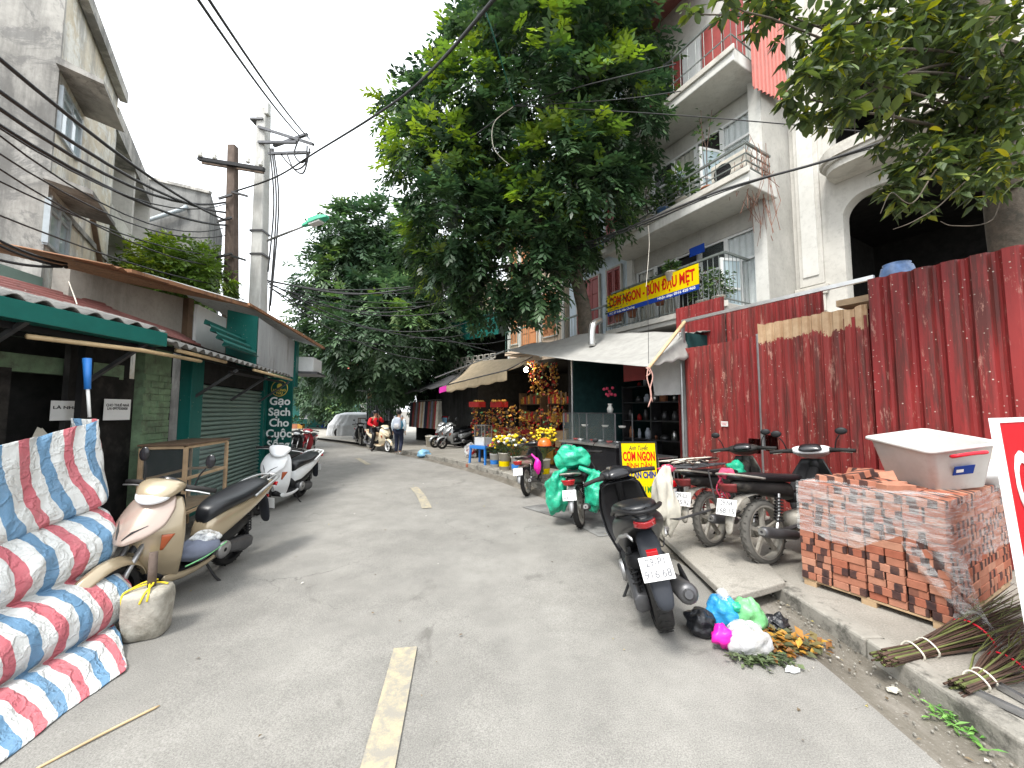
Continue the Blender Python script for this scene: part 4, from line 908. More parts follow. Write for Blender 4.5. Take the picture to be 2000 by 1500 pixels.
# ================================================================ UNFINISHED ARCHED HOUSE
FH = Frame(6.47, 8.6, .49, -.87)
FH.n = Vector((-.8713, -.4907, 0)).normalized()
hh = thing('arched_house', 'unfinished cement house with tall round-cornered openings and pilaster', 'building', FH.p(2, 0, 0))
def arch_wall(u0, u1, z0, z1, ou0, ou1, oz0, oz1, r, m):
    """wall panel with one opening whose upper corners are rounded"""
    b = MB(); th = -.3
    b.fbox(FH, u0, ou0, th, 0, z0, z1); b.fbox(FH, ou1, u1, th, 0, z0, z1)
    b.fbox(FH, ou0, ou1, th, 0, z0, oz0) if oz0 > z0 else None
    N = 10
    for side in (0, 1):
        cx = ou0 + r if side == 0 else ou1 - r
        for k in range(N):
            a0, a1 = PI / 2 * k / N, PI / 2 * (k + 1) / N
            x0, x1 = (cx - r * math.cos(a0), cx - r * math.cos(a1)) if side == 0 else (cx + r * math.cos(a1), cx + r * math.cos(a0))
            zl, zr = oz1 - r + r * math.sin(a0), oz1 - r + r * math.sin(a1)
            za, zb_ = (zl, zr) if side == 0 else (zr, zl)
            b.prism([FH.p(x0, 0, za), FH.p(x1, 0, zb_), FH.p(x1, 0, z1), FH.p(x0, 0, z1)], FH.n * th)
    b.fbox(FH, ou0 + r, ou1 - r, th, 0, oz1, z1)
    return b.build('wall', m, hh)
arch_wall(-.05, 5.5, .1, 6.25, .94, 3.0, 3.75, 6.05, .42, 'wall_pale')
arch_wall(-.05, 5.5, 6.25, 13, .80, 3.2, 6.95, 9.3, .5, 'wall_pale')
b = MB(); b.fbox(FH, -.05, 5.5, -4.6, -4.5, 0, 13); b.build('back_wall', 'interior_shade', hh)  # rooms behind the openings painted dark in place of their shade
b = MB(); b.fbox(FH, -.05, .05, -4.5, -.3, 0, 13); b.build('party_wall', 'interior_shade', hh)
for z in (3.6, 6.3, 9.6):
    b = MB(); b.fbox(FH, .05, 5.5, -4.5, -.3, z, z + .15); b.build('floor_slab', 'interior_shade', hh)
b = MB(); b.fbox(FH, 2.45, 2.6, -2.6, -2.4, 3.75, 6.3); b.build('column', 'interior_shade', hh)
b = MB(); b.fbox(FH, .12, .58, 0, .06, 4.35, 12); b.build('pilaster', 'wall_pale', hh, bevel=.012)
b = MB(); b.fbox(FH, .20, .50, .06, .085, 4.55, 11.8); b.build('pilaster_panel', 'wall_white', hh, bevel=.01)
for z0, z1, e, n in ((4.22, 4.32, .08, .12), (4.12, 4.22, .04, .09), (3.75, 4.12, 0, .06)):
    b = MB(); b.fbox(FH, .12 - e, .58 + e, 0, n, z0, z1); b.build('pilaster_base', 'plinth_stone', hh, bevel=.01)
b = MB(); b.fbox(FH, -.25, 1.6, 0, .3, 3.55, 3.66); b.fbox(FH, -.2, 1.6, 0, .22, 3.46, 3.55); b.build('ledge', 'plinth_stone', hh, bevel=.01)
# round-ended balcony with stepped mouldings
for (zz0, zz1, e) in ((6.42, 6.55, -.06), (6.55, 6.62, 0), (6.62, 6.78, .05), (6.78, 6.86, .0)):
    pts = [FH.p(3.6, 0, zz0)]; cx, d_ = .78, .75 + e
    pts = [FH.p(3.8, -.01, zz0), FH.p(3.8, d_, zz0)] + [FH.p(cx + .45 - (.45 + e) * math.sin(a), d_ - .45 - e + (.45 + e) * math.cos(a), zz0) for a in [PI / 2 * k / 8 for k in range(9)]] + [FH.p(cx - e, -.01, zz0)]
    b = MB(); b.prism(pts, (0, 0, zz1 - zz0)); b.build('balcony_moulding', 'plinth_stone', hh)
cr_ = thing('glazed_crock', 'blue and white glazed crock standing on the fence line top', 'crock', FF.p(-.42, -.35, 2.95))
c = at(1752, 528, 4.75); b = MB(); b.lathe([(0, -.34), (.1, -.34), (.155, -.2), (.17, -.05), (.15, .04), (.125, .06), (.135, .08), (.12, .085), (.1, .06), (0, .05)], 22, c); b.build('body', 'crock_blue', cr_, smooth=True)
b = MB(); b.fbox(FF, -1.2, .1, -.6, -.1, c.z - .42, c.z - .34); tag(b.build('plank', 'wood_light'), 'scaffold plank behind the fence carrying the blue crock', 'plank')
# ================================================================ HOUSES FURTHER ALONG (behind the big tree)
def facade_house(name, label, F, W, H, m, depth=5, z0=0):
    t = thing(name, label, 'building', F.p(W / 2, 0, 0)); b = MB(); b.fbox(F, 0, W, -depth, 0, z0, H); b.build('wall', m, t); return t
def shutters(F, t, u0, u1, z0, z1, m, leaves=2, solid=False, n=.02):
    fr = MB()
    for u in (u0 - .05, u1): fr.fbox(F, u, u + .05, 0, .05 + n, z0 - .05, z1 + .05)
    for z in (z0 - .05, z1): fr.fbox(F, u0, u1, 0, .05 + n, z, z + .05)
    fr.build('window_frame', 'plinth_stone', t)
    w = (u1 - u0) / leaves
    for k in range(leaves):
        b = MB(); a, c = u0 + k * w + .01, u0 + (k + 1) * w - .01
        b.fbox(F, a, a + .05, n, n + .04, z0, z1); b.fbox(F, c - .05, c, n, n + .04, z0, z1); b.fbox(F, a + .05, c - .05, n, n + .04, z0, z0 + .08); b.fbox(F, a + .05, c - .05, n, n + .04, z1 - .08, z1)
        sp = b.build('shutter', m, t)
        q = MB()
        if solid:
            for zz in range(4):
                za = z0 + .1 + (z1 - z0 - .2) * zz / 4; q.fbox(F, a + .07, c - .07, n + .005, n + .035, za + .02, za + (z1 - z0 - .2) / 4 - .02)
            q.fbox(F, a + .05, c - .05, n - .005, n + .01, z0 + .08, z1 - .08)
        else:
            nn = int((z1 - z0 - .2) / .055)
            for zz in range(nn): q.obox(F.p((a + c) / 2, n + .02, z0 + .1 + zz * .055 + .02), F.d * ((c - a) / 2 - .05), (F.n * .02 - UP * .02), UP * .004 + F.n * .004)
            q.fbox(F, a + .05, c - .05, n - .01, n - .004, z0 + .08, z1 - .08)
        o = q.build('louvres', m, sp); o['kind'] = 'stuff'
FC = Frame(3.64, 11.58, -.49, .87, flip=True)
hc = facade_house('blue_row_house', 'pale blue row house with red louvred shutters behind the big tree', FC, 3.0, 12.6, 'wall_blue')
shutters(FC, hc, .35, .95, 4.4, 6.2, 'shutter_red'); shutters(FC, hc, 1.35, 2.5, 4.0, 6.2, 'shutter_red', 3, True); shutters(FC, hc, .35, .95, 7.4, 9.0, 'shutter_red'); shutters(FC, hc, 1.4, 2.4, 7.2, 9.0, 'shutter_red')
for z in (3.7, 6.7, 6.95, 9.7):
    b = MB(); b.fbox(FC, 0, 3, 0, .35 if z != 6.95 else .42, z, z + .14); b.build('cornice', 'wall_white' if z != 6.95 else 'lamp_green_dull', hc)
rail_bars(FC, 'bar', hc, 0, 3, .7, 3.84, 4.8, .16); b = MB(); b.bar(FC.p(0, .7, 4.82), FC.p(3, .7, 4.82), .05); b.fbox(FC, 0, 3, 0, .75, 3.72, 3.84); b.build('balcony', 'rail_grey', hc)
FD = Frame(2.05, 14.5, -.6, .8, flip=True)
hd = facade_house('peach_row_house', 'peach row house with orange louvred shutters and a small iron balcony', FD, 3.7, 10.5, 'wall_peach')
for (u0, u1, s_) in ((.45, 1.25, 0), (1.65, 2.65, 1), (2.95, 3.45, 0)): shutters(FD, hd, u0, u1, 4.35 if s_ else 4.6, 6.4, 'shutter_orange', 2, bool(s_)); shutters(FD, hd, u0, u1, 7.5, 9.2, 'shutter_orange', 2, bool(s_))
for u in (.1, 1.42, 2.8, 3.6):
    b = MB(); b.fbox(FD, u - .07, u + .07, 0, .06, 3.8, 10.4); b.build('pilaster', 'wall_white', hd)
b = MB(); b.fbox(FD, 1.4, 3.0, 0, .7, 3.98, 4.12); b.build('balcony_slab', 'wall_peach', hd)
rail_bars(FD, 'bar', hd, 1.42, 2.98, .67, 4.12, 5.0, .12, m='lamp_green_dull'); b = MB(); b.bar(FD.p(1.42, .67, 5.0), FD.p(2.98, .67, 5.0), .05); b.build('handrail', 'lamp_green_dull', hd)
FE = Frame(-.35, 17.7, -.75, .66, flip=True)
he = facade_house('green_tin_house', 'dark two-storey house faced with green corrugated tin and lattice railing', FE, 5.6, 3.3, 'wall_dark', 5)
b = MB(); b.fbox(FE, 0, 5.6, -5, -1.4, 3.3, 7.0); b.build('upper_wall', 'interior_shade', he)
b = MB(); corr(b, FE.p(-.1, .5, 5.1), FE.p(5.6, .5, 5.1), FE.p(-.1, .5, 6.1), 60, .012, 'trap', nv=1, seg=6); b.build('tin_fascia', 'sheet_green', he)
b = MB(); corr(b, FE.p(-.2, .6, 6.1), FE.p(5.8, .6, 6.1), FE.p(-.2, -4, 7.1), 40, .015, 'trap', nv=1, seg=6); b.build('roof_sheet', 'sheet_green', he)
b = MB(); b.fbox(FE, 0, 5.6, -1.4, .55, 3.3, 3.45); b.build('balcony_slab', 'wall_cement', he)
k = 0
for i in range(14):
    for j in range(3):
        u, z = .1 + i * .39 + (j % 2) * .1, 3.5 + j * .26
        b = MB(); 
        for (a0, a1, c0, c1) in ((0, .3, 0, .03), (0, .3, .2, .23), (0, .03, .03, .2), (.27, .3, .03, .2)): b.fbox(FE, u + a0, u + a1, .48, .54, z + c0, z + c1)
        b.build('lattice_block', 'plinth_stone', he)
b = MB(); b.fbox(FE, 3.4, 5.2, -5.5, -1.8, 7.2, 9.4); b.build('roof_room', 'wall_peach', he)
# ================================================================ TREES
ORD = ['first', 'second', 'third', 'fourth', 'fifth', 'sixth', 'seventh', 'eighth', 'ninth', 'tenth']
def crown_mesh(name, lobes, N, parent, cols, young, seed=1, L=.42, nl=5, ll=.14, lw=.05, droop=.35, ythr=.2, mat_='leaf', inner=.25, ymin=.0, lscale=1.0):
    """pinnate sprays spread through the crown's lobes; lobes = (centre, radii)"""
    rg = np.random.default_rng(seed)
    C = np.array([list(c) for c, r in lobes]); Rr = np.array([list(r) for c, r in lobes])
    w = (Rr[:, 0] * Rr[:, 1] + Rr[:, 0] * Rr[:, 2]); idx = rg.choice(len(lobes), N, p=w / w.sum())
    d = rg.normal(size=(N, 3)); d /= np.linalg.norm(d, axis=1)[:, None]
    rad = np.where(rg.random(N) < inner, rg.uniform(.35, .8, N), rg.uniform(.8, 1.04, N))
    P0 = C[idx] + d * Rr[idx] * rad[:, None]
    # clumping: shift towards random attractors
    na = max(6, N // 22); at_ = P0[rg.choice(N, na)]; near = rg.integers(0, na, N)
    P0b = np.empty_like(P0)
    for s in range(0, N, 400):
        dd = ((P0[s:s + 400, None, :] - at_[None]) ** 2).sum(2); near[s:s + 400] = dd.argmin(1)
    P0b = P0 + (at_[near] - P0) * rg.uniform(.1, .5, (N, 1))
    out = (P0b - C[idx]) / Rr[idx]; out /= (np.linalg.norm(out, axis=1)[:, None] + 1e-6)
    D = out + rg.normal(size=(N, 3)) * .45; D[:, 2] += -.25 + rg.normal(size=N) * .25; D /= np.linalg.norm(D, axis=1)[:, None]
    S = np.cross(D, np.array([0, 0, 1.0])); S /= (np.linalg.norm(S, axis=1)[:, None] + 1e-6)
    Up = np.cross(S, D)
    Ls = L * rg.uniform(.6, 1.25, N) * lscale
    V = []; Cc = []
    ph = np.array([noise.noise(Vector(p) * 1.05) for p in at_]); yg = (ph[near] + .10 * out[:, 2] + rg.normal(size=N) * .05) > ythr
    yg &= (out[:, 2] > ymin) & (rad > .75)
    base = np.array(cols)[rg.integers(0, len(cols), N)] * rg.uniform(.7, 1.3, (N, 1)); yc = np.array(young)[rg.integers(0, len(young), N)] * rg.uniform(.8, 1.2, (N, 1))
    colr = np.where(yg[:, None], yc, base)
    kk = [(t, sd) for t in np.linspace(.25, .95, nl) for sd in (-1, 1)] + [(1.0, 0)]
    for (t, sd) in kk:
        o = P0b + D * (Ls * t)[:, None]; o[:, 2] -= droop * Ls * t * t
        ld = D * (.55 if sd else 1.0) + S * sd * .85 + rg.normal(size=(N, 3)) * .15; ld[:, 2] -= .45 * rg.uniform(.4, 1.3, N); ld /= np.linalg.norm(ld, axis=1)[:, None]
        l = ll * lscale * rg.uniform(.75, 1.2, N)[:, None]; sw = np.cross(ld, Up); sw /= (np.linalg.norm(sw, axis=1)[:, None] + 1e-6); wv = lw * lscale * .5
        V.append(np.stack([o, o + ld * l * .5 + sw * wv, o + ld * l, o + ld * l * .5 - sw * wv], 1)); Cc.append(colr * rg.uniform(.85, 1.15, (N, 1)))
    V = np.concatenate(V).reshape(-1, 3); Cc = np.repeat(np.concatenate(Cc), 4, 0); n = len(V) // 4
    me = bpy.data.meshes.new(name); me.vertices.add(len(V)); me.vertices.foreach_set('co', V.astype(np.float32).ravel())
    me.loops.add(n * 4); me.loops.foreach_set('vertex_index', np.arange(n * 4, dtype=np.int32)); me.polygons.add(n)
    me.polygons.foreach_set('loop_start', np.arange(0, n * 4, 4, dtype=np.int32)); me.polygons.foreach_set('loop_total', np.full(n, 4, dtype=np.int32))
    me.materials.append(MAT(mat_)); me.update(); me.validate()
    ca = me.color_attributes.new('leafcol', 'FLOAT_COLOR', 'POINT'); ca.data.foreach_set('color', np.concatenate([Cc, np.ones((len(Cc), 1))], 1).astype(np.float32).ravel())
    o = bpy.data.objects.new(name, me); col.objects.link(o); adopt(o, parent); return o
def px_lobes(lst, Y, dy=1.0, squash=1.0, seed=0):
    g = random.Random(seed); out = []
    for (px, py, r) in lst:
        y = Y + g.uniform(-dy, dy); c = at(px, py, y); rr = r * y / 750; out.append((c, (rr, rr * 1.15, rr * squash)))
    return out
def limb(t, pts, r0, r1, name='limb', n=9, m='bark'):
    P_ = smooth_path(pts, 6); k = len(P_) - 1
    P_ = [p + Vector((noise.noise(p * 2.1), noise.noise(p * 2.1 + Vector((7, 0, 0))), 0)) * .05 for p in P_]
    b = MB(); b.tube(P_, [r0 + (r1 - r0) * i / k for i in range(k + 1)], n); return b.build(name, m, t, smooth=True)
DEEP = [(.022, .048, .024), (.03, .064, .028), (.04, .085, .034), (.055, .105, .04)]
YOUNG = [(.17, .28, .045), (.21, .31, .05), (.12, .22, .045)]
bt = thing('street_tree', 'large dark green street tree with bright young shoots over the shops', 'tree', (1.98, 10.2, .1))
T0 = Vector((2.15, 10.2, 0))
limb(bt, [T0, (2.12, 10.2, 2.0), at(1148, 660, 10.2), at(1130, 560, 10.1), at(1112, 470, 10)], .24, .15, 'trunk', 14)
limb(bt, [at(1116, 500, 10.05), at(1060, 440, 9.9), at(1000, 390, 9.7), at(930, 300, 9.5)], .14, .05)
limb(bt, [at(1112, 470, 10), at(1115, 380, 10), at(1090, 250, 9.9), at(1050, 80, 9.8)], .13, .04)
limb(bt, [at(1112, 450, 10), at(1160, 330, 10.1), at(1200, 200, 10.2)], .10, .035)
limb(bt, [at(1125, 540, 10.1), at(1060, 520, 9.9), at(960, 520, 9.7), at(880, 500, 9.6)], .08, .03)
BIG = [(1085, 60, 145), (1180, 120, 105), (890, 215, 98), (795, 210, 46), (1030, 250, 190), (1195, 240, 92), (850, 320, 80), (960, 350, 120), (1110, 370, 120), (890, 440, 95), (830, 480, 45), (1010, 480, 110), (1112, 460, 48), (880, 540, 55), (960, 565, 60), (1060, 560, 52), (1040, -70, 125), (1150, -60, 120), (960, 55, 48), (1225, 60, 48), (1245, 170, 46), (1195, 325, 55), (800, 270, 40)]
crown_mesh('crown', px_lobes(BIG, 9.6, .9, 1.0, 3), 8200, bt, DEEP, YOUNG, 4, L=.46, nl=5, ll=.205, lw=.078, ythr=.13, ymin=-.1)
MIDG = [(.04, .085, .045), (.055, .11, .05), (.07, .135, .06), (.05, .095, .04)]
t2 = thing('street_tree', 'broad mid green tree rising over the bend beyond the power poles', 'tree', (-7.6, 21, .1))
limb(t2, [(-7.3, 21, 0), (-7.3, 21, 2.5), at(735, 660, 20.5), at(745, 540, 20)], .33, .16, 'trunk', 12)
limb(t2, [at(735, 660, 20.5), at(690, 590, 20), at(660, 540, 19.6)], .16, .06); limb(t2, [at(737, 640, 20.5), at(800, 590, 20), at(850, 560, 19.6)], .16, .06)
B2 = [(715, 480, 75), (775, 445, 52), (650, 545, 62), (740, 560, 100), (835, 560, 85), (640, 630, 60), (760, 650, 110), (880, 630, 65), (675, 690, 72), (780, 705, 66), (625, 680, 36), (690, 445, 35), (835, 470, 60), (850, 680, 40)]
crown_mesh('crown', px_lobes(B2, 20, 1.5, 1.0, 5), 6500, t2, MIDG, [(.10, .19, .06), (.12, .2, .05)], 7, L=.75, nl=5, ll=.34, lw=.12, ythr=.25, mat_='leaf_dull')
t3 = thing('small_tree', 'light green bushy tree growing behind the stall roof by the wooden pole', 'tree', (-8.0, 9.6, 0))
limb(t3, [(-8.0, 9.6, 0), (-8.0, 9.6, 2.5), at(345, 560, 9.6)], .10, .05, 'trunk'); limb(t3, [at(345, 570, 9.6), at(300, 520, 9.5)], .04, .02); limb(t3, [at(345, 570, 9.6), at(390, 525, 9.7)], .04, .02)
crown_mesh('crown', px_lobes([(340, 505, 38), (300, 520, 38), (385, 520, 42), (270, 545, 30), (340, 550, 50), (410, 555, 30), (300, 560, 40)], 9.5, .4, 1, 8), 1600, t3, [(.10, .18, .03), (.14, .24, .035), (.08, .14, .03)], [(.26, .36, .05), (.3, .4, .06)], 9, L=.28, nl=4, ll=.15, lw=.05, ythr=.0, droop=.2)
# far trees closing the end of the street
for i, (lst, Y, lbl) in enumerate([([(640, 770, 40), (600, 750, 30), (680, 790, 30)], 33, 'low dark tree beyond the covered car'), ([(560, 700, 60), (600, 730, 40), (530, 740, 40)], 38, 'tree top far behind the shuttered shop')]):
    t = thing('far_tree', lbl, 'tree', at(lst[0][0], 803, Y)); limb(t, [at(lst[0][0], 830, Y) * 1.0, at(lst[0][0], 760, Y)], .2, .1, 'trunk')
    crown_mesh('crown', px_lobes(lst, Y, 1, 1, i), 1100, t, MIDG, [(.12, .2, .05)], 30 + i, L=.9, nl=4, ll=.4, lw=.15, ythr=.3, mat_='leaf_dull')
# overhanging tree at the right edge: broad leaves on thin twigs
ft = thing('overhanging_tree', 'broad-leaved tree hanging its branches down in front of the arched house', 'tree', (5.4, 4.05, .1))
limb(ft, [(5.42, 4.05, 0), (5.4, 4.05, 3), (5.36, 4.02, 4.6), (5.15, 3.9, 6.5)], .2, .13, 'trunk', 12)
limb(ft, [at(1995, 290, 4.0), at(1972, 285, 3.95)], .07, .05, 'stub'); limb(ft, [at(2000, 365, 4.0), at(1978, 366, 3.9)], .05, .035, 'stub')
FL = [(1600, 50, 75), (1700, 50, 105), (1830, 50, 130), (1950, 80, 110), (1580, 150, 45), (1545, 190, 32), (1690, 160, 80), (1820, 190, 110), (1930, 220, 95), (1790, 320, 62), (1880, 350, 75), (1760, 380, 36), (1950, 330, 60), (1500, 15, 45), (1420, 10, 30), (1345, 25, 18), (1620, 110, 60), (1560, 230, 22), (1640, 210, 26), (1880, 270, 70)]
LOB = px_lobes(FL, 3.6, .45, 1, 12)
g = random.Random(31); twig_ends = []
for k, (c, r) in enumerate(LOB):
    root = at(2010 if k % 3 else 1990, 80 + 200 * g.random(), 4.0); midp = (root + c) / 2 + Vector((g.uniform(-.15, .15), 0, g.uniform(.0, .35)))
    limb(ft, [root, midp, c], .022, .006, 'branch', 6)
for pts in ([(1905, 330), (1850, 390), (1780, 435), (1745, 450)], [(1830, 330), (1780, 400), (1735, 380), (1718, 420)], [(1960, 350), (1940, 430), (1860, 440), (1832, 432)], [(1690, 200), (1668, 230), (1672, 262)], [(1740, 200), (1735, 260), (1700, 290)]):
    limb(ft, [at(x, y, 3.5) for x, y in pts], .007, .003, 'bare_twig', 5)
def whorl_pts(N, seed, rmin=.25):
    g = random.Random(seed); out = []
    ws = [r[0] ** 2 for c, r in LOB]
    for _ in range(N):
        c, r = g.choices(LOB, ws)[0]; d = Vector((g.gauss(0, 1), g.gauss(0, 1), g.gauss(0, 1))).normalized(); q = g.uniform(rmin, 1.02)
        out.append((c + Vector((d.x * r[0], d.y * r[1], d.z * r[2])) * q, d))
    return out
WH = whorl_pts(860, 5)
LC = [(.045, .075, .022), (.06, .10, .028), (.085, .125, .03), (.035, .06, .02), (.10, .14, .035), (.22, .25, .03)]
cnt = [0]
def wspread(g):
    p, d = WH[cnt[0] // 6 % len(WH)]; a = (cnt[0] % 6) * PI / 3 + g.uniform(-.3, .3); cnt[0] += 1
    return p, Vector((math.cos(a), math.sin(a), -.25)) + d * .4
leafmesh('foliage', 5160, wspread, .135, .062, LC, 'leaf_dull', 3, droop=.35, parent=ft, fold=.12)['kind'] = 'stuff'
# the largest leaves, nearest the street, one by one
lm = {}
for ci, c in enumerate([(.07, .11, .03), (.10, .15, .035), (.05, .08, .025), (.32, .30, .04), (.17, .22, .035)]):
    me = bpy.data.meshes.new('leaf'); V = []; Fc = []
    W_ = [0, .6, .95, 1, .75, 0]; n = 5
    for i in range(n + 1):
        t = i / n; V += [(t, W_[i] * .24, .05 * W_[i] - t * t * .16), (t, 0, -t * t * .18), (t, -W_[i] * .24, .05 * W_[i] - t * t * .16)]
    for i in range(n):
        for j in (0, 1): Fc.append((i * 3 + j, i * 3 + j + 1, i * 3 + j + 4, i * 3 + j + 3))
    me.from_pydata(V, [], Fc); me.materials.append(MAT('leaf_dull')); me.polygons.foreach_set('use_smooth', [True] * len(Fc))
    ca = me.color_attributes.new('leafcol', 'FLOAT_COLOR', 'POINT'); ca.data.foreach_set('color', list((*c, 1)) * len(V)); lm[ci] = me
g = random.Random(77); inv = wmat(ft).inverted()
for k in range(260):
    c, r = LOB[k % len(LOB)]; a = g.uniform(0, 2 * PI); d = Vector((math.cos(a) * .8, -.6 + g.uniform(-.3, .3), math.sin(a))).normalized()
    p = c + Vector((d.x * r[0], d.y * r[1] * .8, d.z * r[2])) * g.uniform(.7, 1.05)
    o = bpy.data.objects.new('leaf', lm[g.choices((0, 1, 2, 3, 4), (5, 4, 3, .35, 1))[0]]); col.objects.link(o); o.parent = ft; o.matrix_parent_inverse = inv
    s = g.uniform(.12, .17); o.matrix_basis = Matrix.Translation(p) @ Matrix.Rotation(g.uniform(0, 2 * PI), 4, 'Z') @ Matrix.Rotation(g.uniform(.0, 1.0), 4, 'Y') @ Matrix.Rotation(g.uniform(-.6, .6), 4, 'X') @ Matrix.Scale(s, 4)
# ================================================================ POLES, LAMP, CABLES
cp = thing('concrete_pole', 'tall pale concrete utility pole with steel crossarms at its top', 'utility pole', (-6.73, 10.3, 0))
b = MB(); zt = at(515, 215, 10.3).z; xb, xt = at(505, 580, 10.3).x, at(516, 215, 10.3).x
b.loft([[Vector((x + sx * w, 10.3 + sy * w, z)) for sx, sy in ((-1, -1), (1, -1), (1, 1), (-1, 1))] for x, w, z in ((xb - .12, .19, 0), (xb, .165, 4.4), (xt, .13, zt))]); b.build('shaft', 'concrete_pole', cp, bevel=.03)
b = MB(); b.box((xt + .15, 10.22, zt - .05), (.12, .14, .35)); b.build('shaft_tip', 'concrete_pole', cp, bevel=.02)
A1 = at(505, 248, 10.15); A2 = at(612, 282, 9.6)
for a, c in ((A1, A2), (at(505, 278, 10.15), at(580, 278, 9.7)), (at(535, 285, 10.1), at(600, 262, 9.62)), (at(525, 300, 10.1), at(600, 298, 9.7))):
    b = MB(); b.bar(a, c, .07, .06); b.build('crossarm', 'steel_dark', cp)
for py in (455, 500, 240):
    b = MB(); c = at(508, py, 10.3); b.box((c.x, 10.3, c.z), (.36, .36, .05)); b.build('band', 'steel_dark', cp)
for dx, l in ((18, 420), (26, 560), (34, 540)):
    b = MB(); b.tube(smooth_path([at(520 + dx * .4, 290, 10.05), at(524 + dx * .6, 400, 10.0), at(518 + dx * .3, 300 + l * .55, 10.05)]), .02, 6); b.build('down_lead', 'cable', cp, smooth=True)
wp = thing('wooden_pole', 'weathered brown wooden utility pole with a black crossarm and insulators', 'utility pole', (-7.25, 9.9, 0))
b = MB(); zt = at(455, 285, 9.9).z; xt = at(455, 285, 9.9).x; xb = at(452, 570, 9.9).x
b.loft([[Vector((x + sx * w, 9.9 + sy * w * .8, z)) for sx, sy in ((-1, -1), (1, -1), (1, 1), (-1, 1))] for x, w, z in ((xb - .1, .16, 0), (xb, .14, 4.5), (xt, .10, zt))]); b.build('shaft', 'wood_pole', wp, bevel=.02)
b = MB(); b.bar(at(388, 310, 9.8), at(516, 331, 9.7), .09, .09); b.build('crossarm', 'black_matt', wp)
b = MB(); b.bar(at(395, 318, 9.95), at(515, 337, 9.85), .05, .06); b.build('crossarm', 'wood_dark', wp)
for px, py in ((391, 300), (419, 305), (484, 312), (509, 318)):
    c = at(px, py + 5, 9.75); b = MB(); b.lathe([(0, -.02), (.035, -.02), (.06, .02), (.04, .05), (.055, .08), (.04, .12), (.03, .16), (0, .165)], 12, c); b.build('insulator', 'porcelain', wp, smooth=True)
for py, w in ((375, 30), (380, -26), (425, -30), (495, -30), (500, 26)):
    b = MB(); b.bar(at(453, py, 9.75), at(453 + w, py + 8, 9.7), .05, .05); b.build('bracket', 'steel_dark', wp)
sl = thing('street_lamp', 'green street lamp head on a thin arm fixed to the concrete pole', 'street lamp', at(520, 470, 10.2))
e0, e1, e2 = at(522, 470, 10.1), at(592, 442, 9.6), at(640, 424, 9.3)
b = MB(); b.tube([e0, e1], .03, 8); b.build('arm', 'steel_grey', sl, smooth=True)
dv = (e2 - e1).normalized(); sd = dv.cross(UP).normalized(); uu = sd.cross(dv)
def ring4(c, w, h): return [c + sd * w - uu * h * .3, c + sd * w * .8 + uu * h, c - sd * w * .8 + uu * h, c - sd * w - uu * h * .3]
b = MB(); b.loft([ring4(e1, .05, .05), ring4(e1 + dv * .22, .07, .08), ring4(e1 + dv * .26, .11, .11), ring4(e1 + dv * .6, .12, .10), ring4(e2, .06, .05)]); b.build('housing', 'lamp_green', sl, bevel=.012)
b = MB(); b.obox(e1 + dv * .45 - uu * .05, dv * .18, sd * .09, uu * .025); b.build('diffuser', 'paper', sl, bevel=.01)
def cable(pts, r=.011, lbl='', grp=None, m='cable', n=10, sag=None, ext=None):
    if len(pts) == 2:
        p, q = pts; pts = [p.lerp(q, k / n) - UP * (sag or .3) * 4 * (k / n) * (1 - k / n) for k in range(n + 1)]
    else: pts = smooth_path(pts, 8)
    if ext == 'start': pts = [pts[0] + (pts[0] - pts[1]) * k for k in (14, 7)] + pts      # runs on past the frame
    if ext == 'end': pts = pts + [pts[-1] + (pts[-1] - pts[-2]) * k for k in (7, 14)]
    b = MB(); b.tube(pts, r * (1.45 if m == 'cable' else .6), 5, False); o = b.build('cable', m, smooth=True); tag(o, lbl, 'cable', grp); return o
A = at
cable([A(588, 268, 9.7), A(360, -40, 3.2)], .012, 'outer of two parallel wires climbing from the concrete pole to the upper edge', sag=.1, ext='end')
cable([A(605, 272, 9.6), A(382, -40, 3.2)], .012, 'inner of two parallel wires climbing from the concrete pole to the upper edge', sag=.1, ext='end')
cable([A(455, 375, 9.8), A(540, 345, 9.6), A(612, 300, 9.3), A(790, 185, 6), A(985, -25, 3.4)], .015, 'thick cable sweeping from the poles over the big tree to the sky', ext='end')
# bundle of wires running along the left houses to the wooden pole
for i, (y0, yp, px1, s) in enumerate([(97, 430, 440, .2), (165, 415, 440, .3), (200, 395, 440, .45), (240, 398, 442, .5), (235, 440, 442, .3), (250, 445, 438, .55), (290, 460, 440, .45), (320, 520, 448, .35), (350, 500, 440, .25), (420, 560, 450, .15)]):
    cable([A(-40, y0 - 15, 3.6 + .12 * i), A(px1, yp, 9.75)], .018 if i in (0, 1, 2, 4) else .009, ORD[i] + ' wire, counted from the highest at the edge, strung along the old houses', 'wires strung along the old houses', sag=s, ext='start')
for i, (y0, y1) in enumerate([(455, 515), (465, 522), (500, 520)]):
    cable([A(-30, y0, 3.4), A(130, y1, 4.3)], .01, ('upper', 'middle', 'lower')[i] + ' black wire drooping on to the stall roof corner', 'wires drooping on to the stall roof', sag=.04, ext='start')
